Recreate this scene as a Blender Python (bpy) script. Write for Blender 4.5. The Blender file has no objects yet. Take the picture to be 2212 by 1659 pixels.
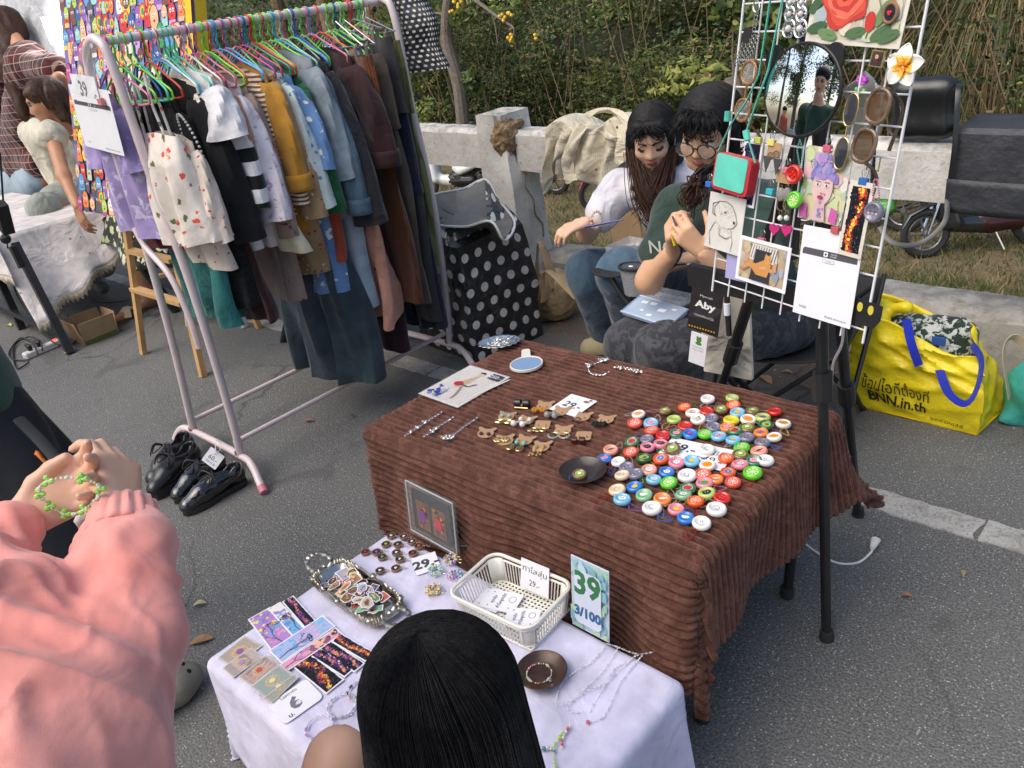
import bpy,math,random
import numpy as np
from mathutils import Vector as V,Matrix
rnd = random.Random(11); rng = np.random.default_rng(5)
D = bpy.data; SC = bpy.context.scene; COL = SC.collection
PI = math.pi
def rad(a): return a*PI/180
# ---------------------------------------------------------------- camera, sky, sun, exposure
F = 1700.; CC = (1106.,829.5); CAM = V((0,0,1.6))
def _axes(tilt,roll,yaw):
 t,r,y = rad(tilt),rad(roll),rad(yaw)
 fw = V((0,math.cos(t),-math.sin(t))); rt = V((1,0,0)); up = rt.cross(fw)
 rt,up = rt*math.cos(r)+up*math.sin(r),up*math.cos(r)-rt*math.sin(r)
 R = Matrix.Rotation(y,3,'Z'); return R@rt,R@up,R@fw
RT,UP,FW = _axes(26.1,-9.1,46.4)
cd = D.cameras.new('camera'); co = D.objects.new('camera',cd); COL.objects.link(co)
cd.sensor_width = 36; cd.lens = F/2212*36; cd.clip_end = 300; cd.clip_start = .02
co.matrix_world = Matrix(((RT.x,UP.x,-FW.x,0),(RT.y,UP.y,-FW.y,0),(RT.z,UP.z,-FW.z,CAM.z),(0,0,0,1)))
SC.camera = co
W = D.worlds.new('World'); SC.world = W; W.use_nodes = True
nt = W.node_tree; sk = nt.nodes.new('ShaderNodeTexSky'); sk.sky_type = 'NISHITA'; sk.sun_disc = False
SUN_EL,SUN_AZ = 52,200      # elevation, compass direction the light comes from (x=sin, y=cos)
sk.sun_elevation = rad(SUN_EL); sk.sun_rotation = rad(SUN_AZ); sk.air_density = 1.0; sk.dust_density = 3.0; sk.ozone_density = 1.0
bg = nt.nodes['Background']; bg.inputs[1].default_value = .125
nt.links.new(sk.outputs[0],bg.inputs[0])
sl = D.lights.new('sun','SUN'); sl.energy = 1.5; sl.angle = rad(70); sl.color = (1,.92,.80)
so = D.objects.new('sun',sl); COL.objects.link(so)
sd = V((math.sin(rad(SUN_AZ))*math.cos(rad(SUN_EL)),math.cos(rad(SUN_AZ))*math.cos(rad(SUN_EL)),math.sin(rad(SUN_EL))))
so.rotation_euler = sd.to_track_quat('Z','Y').to_euler()
SC.view_settings.view_transform = 'Standard'; SC.view_settings.look = 'None'; SC.view_settings.gamma = 1
SC.view_settings.exposure = .76
SC.cycles.max_bounces = 6; SC.cycles.transparent_max_bounces = 12; SC.cycles.use_denoising = True
# ---------------------------------------------------------------- placing helpers (a point of the photo to a point of the place)
def ray(u,v): return FW+RT*((u-CC[0])/F)-UP*((v-CC[1])/F)
def P(u,v,z=0.): r = ray(u,v); return CAM+r*((z-CAM.z)/r.z)
def PY(u,v,y): r = ray(u,v); return CAM+r*(y/r.y)
def PX(u,v,x): r = ray(u,v); return CAM+r*(x/r.x)
def PN(u,v,o,n): r = ray(u,v); n = V(n); return CAM+r*(((V(o)-CAM).dot(n))/r.dot(n))
def PD(u,v,d): return CAM+ray(u,v)*d
# ---------------------------------------------------------------- materials
MATS = {}
def srgb(h):
 if isinstance(h,str):
  h = h.lstrip('#'); c = [int(h[i:i+2],16)/255 for i in (0,2,4)]
  return tuple(x/12.92 if x <= .04045 else ((x+.055)/1.055)**2.4 for x in c)
 return tuple(h[:3])
def nn(t,ty,**k):
 n = t.nodes.new(ty)
 for a,b in k.items(): setattr(n,a,b)
 return n
def sock(t,n,i,v):
 if hasattr(v,'links') or hasattr(v,'is_linked'): t.links.new(v,n.inputs[i])
 else: n.inputs[i].default_value = v
def noise(t,co_,scale,detail=4,rough=.55,dist=0):
 n = nn(t,'ShaderNodeTexNoise'); sock(t,n,'Vector',co_); n.inputs['Scale'].default_value = scale
 n.inputs['Detail'].default_value = detail; n.inputs['Roughness'].default_value = rough; n.inputs['Distortion'].default_value = dist
 return n
def ramp(t,f,stops,interp='LINEAR'):
 n = nn(t,'ShaderNodeValToRGB'); t.links.new(f,n.inputs[0]); cr = n.color_ramp; cr.interpolation = interp
 while len(cr.elements) < len(stops): cr.elements.new(.5)
 for e,(p,c) in zip(cr.elements,stops):
  e.position = p; e.color = (c,c,c,1) if isinstance(c,(int,float)) else (*srgb(c),1)
 return n
def mixc(t,f,a,b,mode='MIX'):
 n = nn(t,'ShaderNodeMix',data_type='RGBA',blend_type=mode)
 sock(t,n,0,f)
 for i,c in ((6,a),(7,b)):
  if isinstance(c,(tuple,str,list)): n.inputs[i].default_value = (*srgb(c),1)
  else: t.links.new(c,n.inputs[i])
 return n.outputs[2]
def math_(t,op,a,b=0.):
 n = nn(t,'ShaderNodeMath',operation=op); sock(t,n,0,a); sock(t,n,1,b); return n.outputs[0]
def newmat(name):
 m = D.materials.new(name); m.use_nodes = True; t = m.node_tree
 return m,t,t.nodes['Principled BSDF'],nn(t,'ShaderNodeTexCoord').outputs['Object']
def bump(t,b,h,strength=.3,dist=.01):
 n = nn(t,'ShaderNodeBump'); n.inputs['Strength'].default_value = strength; n.inputs['Distance'].default_value = dist
 t.links.new(h,n.inputs['Height']); t.links.new(n.outputs[0],b.inputs['Normal']); return n
def mat(name,col,rough=.6,metal=0.,var=.12,vs=14.,bs=0.,bscale=60.,bd=.004,trans=0.,alpha=1.,sheen=0.,spec=.5,emit=0.,coat=0.,sss=0.):
 """plain surface: base colour with a little mottling and fine relief"""
 if name in MATS: return MATS[name]
 m,t,b,c = newmat(name); MATS[name] = m
 col = srgb(col)
 n = noise(t,c,vs,5)
 r = ramp(t,n.outputs[0],[(.25,tuple(x*(1-var) for x in col)),(.75,tuple(min(1,x*(1+var)) for x in col))])
 t.links.new(r.outputs[0],b.inputs['Base Color'])
 b.inputs['Roughness'].default_value = rough; b.inputs['Metallic'].default_value = metal
 b.inputs['Transmission Weight'].default_value = trans; b.inputs['Alpha'].default_value = alpha
 b.inputs['Sheen Weight'].default_value = sheen; b.inputs['Specular IOR Level'].default_value = spec
 b.inputs['Coat Weight'].default_value = coat
 if sss: b.inputs['Subsurface Weight'].default_value = sss; b.inputs['Subsurface Radius'].default_value = (.01,.004,.002)
 if emit: b.inputs['Emission Color'].default_value = (*col,1); b.inputs['Emission Strength'].default_value = emit
 if bs: bump(t,b,noise(t,c,bscale,6).outputs[0],bs,bd)
 return m
def vcmat(name,rough=.6,var=.1,bs=0.,bscale=80,bd=.002,coat=0.,sheen=0.,sss=0.,spec=.5,trans=0.,metal=0.):
 """colour comes from the mesh's own colour attribute (print, paint, skin)"""
 if name in MATS: return MATS[name]
 m,t,b,c = newmat(name); MATS[name] = m
 a = nn(t,'ShaderNodeAttribute',attribute_name='Col')
 n = noise(t,c,30,4); r = ramp(t,n.outputs[0],[(.3,1-var),(.7,1.)])
 t.links.new(mixc(t,1.,a.outputs[0],r.outputs[0],'MULTIPLY'),b.inputs['Base Color'])
 b.inputs['Roughness'].default_value = rough; b.inputs['Coat Weight'].default_value = coat; b.inputs['Sheen Weight'].default_value = sheen
 b.inputs['Specular IOR Level'].default_value = spec; b.inputs['Transmission Weight'].default_value = trans; b.inputs['Metallic'].default_value = metal
 if sss: b.inputs['Subsurface Weight'].default_value = sss; b.inputs['Subsurface Radius'].default_value = (.012,.005,.003)
 if bs: bump(t,b,noise(t,c,bscale,6).outputs[0],bs,bd)
 return m
def cloth(name,col,col2=None,pat=None,ps=30.,weave=.25,wrinkle=.35,rough=.85,thr=.5,sheen=.25,extra=None):
 """fabric: colour (with an optional print), weave and soft creases"""
 if name in MATS: return MATS[name]
 m,t,b,c = newmat(name); MATS[name] = m
 col = srgb(col); n = noise(t,c,9,5)
 base = ramp(t,n.outputs[0],[(.3,tuple(x*.72 for x in col)),(.7,tuple(min(1,x*1.14) for x in col))]).outputs[0]
 if pat == 'flower':
  vo = nn(t,'ShaderNodeTexVoronoi'); vo.inputs['Scale'].default_value = ps; vo.inputs['Randomness'].default_value = .85; t.links.new(c,vo.inputs['Vector'])
  n2 = noise(t,c,ps*2.6,2); d = math_(t,'ADD',vo.outputs['Distance'],math_(t,'MULTIPLY',math_(t,'SUBTRACT',n2.outputs[0],.25),.7))
  f = ramp(t,d,[(thr-.06,1.),(thr,0.)]).outputs[0]
  sel = ramp(t,math_(t,'FRACT',math_(t,'MULTIPLY',vo.outputs['Color'],1.)),[(0,col2),(.5,extra or col2)],'CONSTANT').outputs[0]
  base = mixc(t,f,base,sel)
 elif pat == 'stripe' or pat == 'stripex':
  sx = nn(t,'ShaderNodeSeparateXYZ'); t.links.new(c,sx.inputs[0])
  n2 = noise(t,c,8,2); z = math_(t,'ADD',sx.outputs[2 if pat == 'stripe' else 0],math_(t,'MULTIPLY',n2.outputs[0],.02))
  f = math_(t,'GREATER_THAN',math_(t,'FRACT',math_(t,'MULTIPLY',z,ps)),thr); base = mixc(t,f,base,col2)
 elif pat == 'blotch':
  n2 = noise(t,c,ps,5,.6,.6); f = ramp(t,n2.outputs[0],[(thr,0.),(thr+.05,1.)]).outputs[0]; base = mixc(t,f,base,col2)
 elif pat == 'denim':
  n2 = noise(t,c,ps,4,.6); f = ramp(t,n2.outputs[0],[(.35,0.),(.75,1.)]).outputs[0]; base = mixc(t,f,base,col2)
 elif pat == 'plaid':
  sx = nn(t,'ShaderNodeSeparateXYZ'); t.links.new(c,sx.inputs[0])
  for k,(ax,s_,th,cc) in enumerate(((2,ps,.72,'#2a1416'),(0,ps,.72,'#2a1416'),(2,ps*2,.9,'#b9a98f'),(0,ps*2,.9,'#b9a98f'))):
   f = math_(t,'GREATER_THAN',math_(t,'FRACT',math_(t,'MULTIPLY',sx.outputs[ax],s_)),th)
   base = mixc(t,math_(t,'MULTIPLY',f,.7),base,cc)
 t.links.new(base,b.inputs['Base Color']); b.inputs['Roughness'].default_value = rough
 b.inputs['Sheen Weight'].default_value = sheen; b.inputs['Sheen Roughness'].default_value = .5; b.inputs['Specular IOR Level'].default_value = .25
 w = noise(t,c,7,3,.5,.8); fi = noise(t,c,420,2)
 h = math_(t,'ADD',math_(t,'MULTIPLY',w.outputs[0],wrinkle*6),math_(t,'MULTIPLY',fi.outputs[0],weave*.35))
 bump(t,b,h,.8,.008)
 return m
# ---------------------------------------------------------------- mesh building
class MB:
 def __init__(s): s.v = []; s.f = []; s.c = []; s.M = None; s.col = None
 def add(s,vs,fs,col=None):
  k = len(s.v); M = s.M
  s.v += [tuple(M@V(p)) if M else tuple(p) for p in vs]
  s.f += [tuple(i+k for i in f) for f in fs]
  s.c += [col or s.col]*len(fs); return s
 def box(s,c,d,R=None,col=None,bev=0.):
  c = V(c); hx,hy,hz = (x/2 for x in d)
  if bev:
   b = min(bev,hx*.9,hy*.9,hz*.9); vs = []
   for sz in (-1,1):
    for q in range(3): pass
   # chamfered box: three loops bottom/top
   def loop(ix,iy,z):
    return [(-hx+ix,-hy+b+0*iy,z),(-hx+b,-hy+iy,z),(hx-b,-hy+iy,z),(hx-ix,-hy+b,z),(hx-ix,hy-b,z),(hx-b,hy-iy,z),(-hx+b,hy-iy,z),(-hx+ix,hy-b,z)]
   L = [loop(b,b,-hz),loop(0,0,-hz+b),loop(0,0,hz-b),loop(b,b,hz)]
   vs = [p for l in L for p in l]
   fs = [tuple(range(7,-1,-1)),tuple(range(24,32))]
   for j in range(3):
    for i in range(8): a = j*8+i; bb = j*8+(i+1) % 8; fs.append((a,bb,bb+8,a+8))
  else:
   vs = [(x,y,z) for z in (-hz,hz) for y in (-hy,hy) for x in (-hx,hx)]
   fs = [(0,2,3,1),(4,5,7,6),(0,1,5,4),(2,6,7,3),(0,4,6,2),(1,3,7,5)]
  vs = [c+(R@V(p) if R else V(p)) for p in vs]
  return s.add(vs,fs,col)
 def tube(s,pts,r,n=8,col=None,cap=True,flat=1.,up=None,closed=False):
  pts = [V(p) for p in pts]; m = len(pts); rs = r if isinstance(r,(list,tuple)) else [r]*m
  vs = []; fs = []; pu = None
  for i,p in enumerate(pts):
   if closed: d = pts[(i+1) % m]-pts[i-1]
   else: d = pts[min(i+1,m-1)]-pts[max(i-1,0)]
   d = d.normalized() if d.length > 1e-9 else V((0,0,1))
   if pu is None: pu = V(up) if up else (V((0,0,1)) if abs(d.z) < .9 else V((1,0,0)))
   a = pu-d*pu.dot(d)
   if a.length < 1e-6: a = d.orthogonal()
   a.normalize(); b = d.cross(a); pu = a
   for k in range(n):
    t = 2*PI*k/n; vs.append(p+(a*math.cos(t)*flat+b*math.sin(t))*rs[i])
  for i in range(m if closed else m-1):
   for k in range(n):
    a = i*n+k; b_ = i*n+(k+1) % n; c_ = ((i+1) % m)*n
    fs.append((a,b_,c_+(k+1) % n,c_+k))
  if cap and not closed: fs += [tuple(range(n-1,-1,-1)),tuple(range((m-1)*n,m*n))]
  return s.add(vs,fs,col)
 def lathe(s,prof,n=20,c=(0,0,0),col=None,R=None,sx=1.,sy=1.):
  vs = []; fs = []; c = V(c)
  for r,z in prof:
   for k in range(n):
    t = 2*PI*k/n; p = V((r*math.cos(t)*sx,r*math.sin(t)*sy,z)); vs.append(c+(R@p if R else p))
  for i in range(len(prof)-1):
   for k in range(n): a = i*n+k; b = i*n+(k+1) % n; fs.append((a,b,b+n,a+n))
  if prof[0][0] > 1e-6: fs.append(tuple(range(n-1,-1,-1)))
  if prof[-1][0] > 1e-6: fs.append(tuple(range((len(prof)-1)*n,len(prof)*n)))
  return s.add(vs,fs,col)
 def ball(s,c,r,n=10,col=None,R=None):
  r = r if isinstance(r,(tuple,list)) else (r,r,r); m = max(4,n//2+1); vs = []; fs = []; c = V(c)
  for i in range(m+1):
   a = PI*i/m
   for k in range(n): t = 2*PI*k/n; p = V((r[0]*math.sin(a)*math.cos(t),r[1]*math.sin(a)*math.sin(t),-r[2]*math.cos(a))); vs.append(c+(R@p if R else p))
  for i in range(m):
   for k in range(n): a = i*n+k; b = i*n+(k+1) % n; fs.append((a,b,b+n,a+n))
  return s.add(vs,fs,col)
 def prism(s,poly,z0,z1,col=None,fr=None,side=None):
  """poly: 2-D outline; fr=(o, ax, ay, az)"""
  o,ax,ay,az = fr or (V((0,0,0)),V((1,0,0)),V((0,1,0)),V((0,0,1))); n = len(poly)
  vs = [o+ax*p[0]+ay*p[1]+az*z for z in (z0,z1) for p in poly]
  s.add(vs,[tuple(range(n-1,-1,-1)),tuple(range(n,2*n))],col)
  s.add(vs,[(i,(i+1) % n,n+(i+1) % n,n+i) for i in range(n)],side or col); return s
 def poly(s,pts,col=None): return s.add(pts,[tuple(range(len(pts)))],col)
 def grid(s,fn,nu,nv,cu=False,cv=False,col=None):
  vs = [fn(i/(nu if cu else nu-1),j/(nv if cv else nv-1)) for j in range(nv) for i in range(nu)]; fs = []
  for j in range(nv if cv else nv-1):
   for i in range(nu if cu else nu-1):
    a = j*nu+i; b = j*nu+(i+1) % nu; c = ((j+1) % nv)*nu
    fs.append((a,b,c+(i+1) % nu,c+i))
  return s.add(vs,fs,col)
 def mesh(s,name,mt,smooth=True):
  me = D.meshes.new(name); me.from_pydata(s.v,[],s.f)
  if any(c is not None for c in s.c):
   at = me.color_attributes.new('Col','FLOAT_COLOR','CORNER'); arr = []
   for f,c in zip(s.f,s.c): arr += (list(srgb(c) if c else (.5,.5,.5))+[1.])*len(f)
   at.data.foreach_set('color',arr)
  if mt: me.materials.append(mt)
  if smooth: me.shade_smooth()
  return me
 def build(s,name,mt,parent=None,smooth=None,loc=None,edge=35,**tags):
  me = s.mesh(name,mt,smooth is not False)
  if smooth is None: me.set_sharp_from_angle(angle=rad(edge))
  return link(name,me,parent,loc,**tags)
def link(name,me,parent=None,loc=None,rot=None,**tags):
 o = D.objects.new(name,me); COL.objects.link(o)
 if parent:
  o.parent = parent
  if loc is None and 'world' in parent: o.matrix_parent_inverse = Matrix.Translation(parent.location).inverted()
 if loc is not None: o.location = loc
 if rot is not None: o.rotation_euler = rot
 for k,v in tags.items():
  if v: o[k] = v
 return o
def T(name,label,category,loc=(0,0,0),rot=None,group=None,world=False):
 """the Empty of a thing; world=True: its parts are given in world coordinates"""
 o = D.objects.new(name,None); COL.objects.link(o); o.location = loc; o.empty_display_size = .1
 if rot is not None: o.rotation_euler = rot if hasattr(rot,'__len__') else (0,0,rot)
 o['label'] = label; o['category'] = category
 if group: o['group'] = group
 if world: o['world'] = 1
 return o
def dup(root,loc,rot=None,**tags):
 def cp(o,par):
  c = o.copy(); COL.objects.link(c)
  if par: c.parent = par
  for ch in list(o.children): cp(ch,c)
  return c
 r = cp(root,None); r.location = loc
 if rot is not None: r.rotation_euler = rot if hasattr(rot,'__len__') else (0,0,rot)
 for k,v in tags.items(): r[k] = v
 return r
def solid(o,th,off=0.): m = o.modifiers.new('s','SOLIDIFY'); m.thickness = th; m.offset = off; return o
def subd(o,n=1): m = o.modifiers.new('d','SUBSURF'); m.levels = n; m.render_levels = n; return o
def spline(pts,n=6,closed=False):
 pts = [V(p) for p in pts]; out = []; m = len(pts)
 for i in range(m if closed else m-1):
  g = (lambda k: pts[k % m]) if closed else (lambda k: pts[max(0,min(m-1,k))])
  a,b,c,d = g(i-1),g(i),g(i+1),g(i+2)
  for k in range(n):
   t = k/n; out.append(.5*((2*b)+(c-a)*t+(2*a-5*b+4*c-d)*t*t+(3*b-a-3*c+d)*t**3))
 if not closed: out.append(pts[-1])
 return out
def arcpoly(cx,cy,rx,ry=None,n=20,a0=0,a1=2*PI):
 ry = ry or rx; full = abs(a1-a0-2*PI) < 1e-6
 return [(cx+rx*math.cos(a0+(a1-a0)*k/(n if full else n-1)),cy+ry*math.sin(a0+(a1-a0)*k/(n if full else n-1))) for k in range(n)]
def rrect(w,h,r,n=4,cx=0,cy=0):
 out = []
 for qx,qy,a in ((1,1,0),(-1,1,PI/2),(-1,-1,PI),(1,-1,1.5*PI)):
  for k in range(n+1): t = a+PI/2*k/n; out.append((cx+qx*(w/2-r)+r*math.cos(t),cy+qy*(h/2-r)+r*math.sin(t)))
 return out
def fbm(p,f=1.,seed=0,oct=3):
 """cheap smooth noise on an (n,3) array"""
 r = np.random.default_rng(seed); out = 0; amp = 1.; w = p*f
 for o in range(oct):
  A = r.normal(size=(4,3)); ph = r.uniform(0,6.28,4); q = w+np.sin(w[:,[1,2,0]]*1.3+ph[0])*.6
  out = out+amp*sum(np.sin(q@A[k]+ph[k]) for k in range(4))/4; w = w*2.03; amp *= .5
 return out
# ---------------------------------------------------------------- text and flat print
_txt = {}
def text_tris(s,bold=0.):
 if (s,bold) in _txt: return _txt[s,bold]
 cu = D.curves.new('t','FONT'); cu.body = s; cu.size = 1; cu.align_x = 'CENTER'; cu.align_y = 'CENTER'; cu.offset = bold; cu.resolution_u = 2
 o = D.objects.new('t',cu); COL.objects.link(o); bpy.context.view_layer.update()
 me = o.to_mesh(); vs = [(v.co.x,v.co.y) for v in me.vertices]; fs = [tuple(p.vertices) for p in me.polygons]; o.to_mesh_clear()
 D.objects.remove(o); D.curves.remove(cu); _txt[s,bold] = (vs,fs); return vs,fs
class Print(MB):
 """flat print on a surface: frame o, ax, ay, az; each layer lies a hair above the last"""
 def __init__(s,o=(0,0,0),ax=(1,0,0),ay=(0,1,0),step=.00012,lift=.0002):
  super().__init__(); s.o = V(o); s.ax = V(ax).normalized(); s.ay = V(ay).normalized(); s.az = s.ax.cross(s.ay); s.z = lift; s.step = step
 def pt(s,x,y): return s.o+s.ax*x+s.ay*y+s.az*s.z
 def shape(s,poly,col,hold=False):
  s.add([s.pt(*p) for p in poly],[tuple(range(len(poly)))],col)
  if not hold: s.z += s.step
  return s
 def rect(s,x0,y0,x1,y1,col): return s.shape([(x0,y0),(x1,y0),(x1,y1),(x0,y1)],col)
 def disc(s,x,y,r,col,ry=None,n=16): return s.shape(arcpoly(x,y,r,ry,n),col)
 def line(s,pts,w,col):
  for (x0,y0),(x1,y1) in zip(pts,pts[1:]):
   dx,dy = x1-x0,y1-y0; L = math.hypot(dx,dy) or 1; nx,ny = -dy/L*w/2,dx/L*w/2
   s.shape([(x0+nx,y0+ny),(x0-nx,y0-ny),(x1-nx,y1-ny),(x1+nx,y1+ny)],col,True)
  s.z += s.step; return s
 def text(s,t,x,y,h,col,w=None,bold=0.,ang=0.):
  vs,fs = text_tris(t,bold)
  if not vs: return s
  xs = [v[0] for v in vs]; ys = [v[1] for v in vs]; cx = (min(xs)+max(xs))/2; cy = (min(ys)+max(ys))/2
  k = h/max(1e-6,max(ys)-min(ys)); kx = k if w is None else w/max(1e-6,max(xs)-min(xs)); ca,sa = math.cos(ang),math.sin(ang)
  s.add([s.pt(x+(vx-cx)*kx*ca-(vy-cy)*k*sa,y+(vx-cx)*kx*sa+(vy-cy)*k*ca) for vx,vy in vs],fs,col); s.z += s.step; return s
 def blobs(s,n,x0,y0,x1,y1,r0,r1,cols,R=rnd,jag=.3,k=9):
  for _ in range(n):
   x,y,r = R.uniform(x0,x1),R.uniform(y0,y1),R.uniform(r0,r1); c = R.choice(cols)
   pl = []
   for i in range(k):
    q = r*(1+R.uniform(-jag,jag)); a = 2*PI*i/k
    pl.append((min(x1,max(x0,x+q*math.cos(a))),min(y1,max(y0,y+q*math.sin(a)))))
   s.shape(pl,c)
  return s
 def nebula(s,w,h,n,seed,cols,amp=.2,core=.3,rs=(.0012,.0042)):
  R = random.Random(seed); L = [srgb(c) for c in cols]; K = len(L)-1
  for k in range(n):
   x = R.uniform(-.5,.5); y = R.uniform(-.5,.5); d = abs(y-amp*math.sin(x*6+seed))/core+R.gauss(0,.16)+.25*math.sin(x*19+y*13+seed); t = max(0,min(.999,1-d))*K; i = int(t); f = t-i; c = tuple(L[i][q]*(1-f)+L[i+1][q]*f for q in range(3)); r = R.uniform(*rs)
   s.shape([(max(-w/2,min(w/2,x*w+r*R.uniform(.6,1.3)*math.cos(a))),max(-h/2,min(h/2,y*h+r*R.uniform(.6,1.3)*math.sin(a)))) for a in np.linspace(0,2*PI,7,endpoint=False)],c)
  for k in range(n//9): s.disc(R.uniform(-.48,.48)*w,R.uniform(-.48,.48)*h,R.uniform(.0002,.0006),'#e8e8f0',n=4)
  return s
 def build(s,name,parent=None,mt=None,**k): return MB.build(s,name,mt or vcmat('print_ink',.5,.06),parent,smooth=False,**k)
# ---------------------------------------------------------------- soft bodies: smooth union of tapered limbs, meshed by surface nets
def RC(a,b,ra,rb=None,col=0,k=None): return ('c',V(a),V(b),ra,ra if rb is None else rb,col,k)
def EL(c,r,R=None,col=0,k=None): return ('e',V(c),tuple(r),R,0,col,k)
def chain(pts,rs,col=0,k=None): return [RC(pts[i],pts[i+1],rs[i],rs[i+1],col,k) for i in range(len(pts)-1)]
def _sd(pr,X):
 if pr[0] == 'c':
  a = np.array(pr[1]); b = np.array(pr[2]); ab = b-a; L2 = ab@ab+1e-12
  t = np.clip(((X-a)@ab)/L2,0,1); return np.linalg.norm(X-a-t[...,None]*ab,axis=-1)-(pr[3]+(pr[4]-pr[3])*t)
 r = np.array(pr[2],float); Q = X-np.array(pr[1])
 if pr[3] is not None: Q = Q@np.array(pr[3])      # world -> local (R columns = axes)
 k0 = np.linalg.norm(Q/r,axis=-1); k1 = np.linalg.norm(Q/(r*r),axis=-1)+1e-9
 return k0*(k0-1)/k1
def sdf(prims,res=.01,k=.02,cut=(),disp=None,name='body',mt=None,parent=None,cols=None,smooth_it=1,cutk=.004,open_z=None,**tags):
 lo = np.full(3,1e9); hi = -lo; bb = []
 for pr in prims:
  if pr[0] == 'c': m = max(pr[3],pr[4]); l = np.minimum(pr[1],pr[2])-m; h = np.maximum(pr[1],pr[2])+m
  else: m = max(pr[2]); l = np.array(pr[1])-m; h = np.array(pr[1])+m
  bb.append((l,h)); lo = np.minimum(lo,l); hi = np.maximum(hi,h)
 pad = 3*res+(k*.5); lo = lo-pad; hi = hi+pad; n = np.ceil((hi-lo)/res).astype(int)+1
 G = np.full(n,1.)
 ax = [lo[i]+res*np.arange(n[i]) for i in range(3)]
 def sub(l,h,mg):
  s = [slice(max(0,int((l[i]-mg-lo[i])/res)),min(n[i],int((h[i]+mg-lo[i])/res)+2)) for i in range(3)]
  X = np.stack(np.meshgrid(ax[0][s[0]],ax[1][s[1]],ax[2][s[2]],indexing='ij'),-1); return tuple(s),X
 for pr,(l,h) in zip(prims,bb):
  kk = k if pr[6] is None else pr[6]; s,X = sub(l,h,kk+2.5*res)
  d = _sd(pr,X); g = G[s]; e = np.maximum(kk-np.abs(g-d),0)/max(kk,1e-6); G[s] = np.minimum(g,d)-e*e*kk*.25
 for pr in cut:
  m = max(pr[3],pr[4]) if pr[0] == 'c' else max(pr[2])
  l = (np.minimum(pr[1],pr[2]) if pr[0] == 'c' else np.array(pr[1]))-m; h = (np.maximum(pr[1],pr[2]) if pr[0] == 'c' else np.array(pr[1]))+m
  if np.any(h < lo) or np.any(l > hi): continue
  s,X = sub(l,h,cutk); g = G[s]
  if g.size == 0: continue
  d = -_sd(pr,X); e = np.maximum(cutk-np.abs(g-d),0)/cutk; G[s] = np.maximum(g,d)+e*e*cutk*.25
 if open_z is not None: G[:,:,ax[2] < open_z] = 1.
 G[0],G[-1] = 1,1; G[:,0],G[:,-1] = 1,1; G[:,:,0],G[:,:,-1] = 1,1
 I = G < 0; c8 = [G[dx:n[0]-1+dx,dy:n[1]-1+dy,dz:n[2]-1+dz] for dx in (0,1) for dy in (0,1) for dz in (0,1)]
 cnt = sum((c < 0).astype(np.int8) for c in c8); act = (cnt > 0) & (cnt < 8); idx = np.full(act.shape,-1); idx[act] = np.arange(act.sum())
 vals = [c[act] for c in c8]; pos = np.zeros((act.sum(),3)); w = np.zeros(act.sum())
 offs = [(dx,dy,dz) for dx in (0,1) for dy in (0,1) for dz in (0,1)]
 for a in range(8):
  for b in range(a+1,8):
   oa,ob = np.array(offs[a]),np.array(offs[b])
   if np.abs(oa-ob).sum() != 1: continue
   x = (vals[a] < 0) != (vals[b] < 0); t = np.where(x,vals[a]/(vals[a]-vals[b]+1e-12),0)
   pos += x[:,None]*(oa+t[:,None]*(ob-oa)); w += x
 ci = np.argwhere(act); Vt = lo+res*(ci+pos/w[:,None]); faces = []
 for axd in range(3):
  u,v = (axd+1) % 3,(axd+2) % 3
  a = I; sh = [slice(None)]*3; sh[axd] = slice(0,-1); s2 = [slice(None)]*3; s2[axd] = slice(1,None)
  A,B = a[tuple(sh)],a[tuple(s2)]; e = np.argwhere(A != B)
  e = e[(e[:,u] > 0) & (e[:,v] > 0)]; e = e[(e[:,u] < n[u]-1) & (e[:,v] < n[v]-1)]
  def g(du,dv): q = e.copy(); q[:,u] -= du; q[:,v] -= dv; return idx[q[:,0],q[:,1],q[:,2]]
  q = np.stack([g(1,1),g(0,1),g(0,0),g(1,0)],1); fl = ~A[e[:,0],e[:,1],e[:,2]]
  q[fl] = q[fl][:,::-1]; faces.append(q)
 Fc = np.concatenate(faces); Fc = Fc[(Fc >= 0).all(1)]
 ed = np.concatenate([Fc[:,[0,1]],Fc[:,[1,2]],Fc[:,[2,3]],Fc[:,[3,0]]])
 for _ in range(smooth_it):
  acc = np.zeros_like(Vt); c2 = np.zeros(len(Vt)); np.add.at(acc,ed[:,0],Vt[ed[:,1]]); np.add.at(acc,ed[:,1],Vt[ed[:,0]]); np.add.at(c2,ed[:,0],1); np.add.at(c2,ed[:,1],1)
  Vt = Vt*.5+acc/c2[:,None]*.5
 if disp:
  p4 = Vt[Fc]; fn = np.cross(p4[:,2]-p4[:,0],p4[:,3]-p4[:,1]); N = np.zeros_like(Vt)
  for j in range(4): np.add.at(N,Fc[:,j],fn)
  N /= np.linalg.norm(N,axis=1)[:,None]+1e-12; Vt = Vt+N*np.asarray(disp(Vt,N))[:,None]
 vc = None
 if cols:
  ds = np.stack([_sd(pr,Vt) for pr in prims],1); best = np.argmin(ds,1); pc = np.array([srgb(cols[pr[5]]) for pr in prims]); vc = pc[best]
 return Vt,Fc,vc
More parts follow.
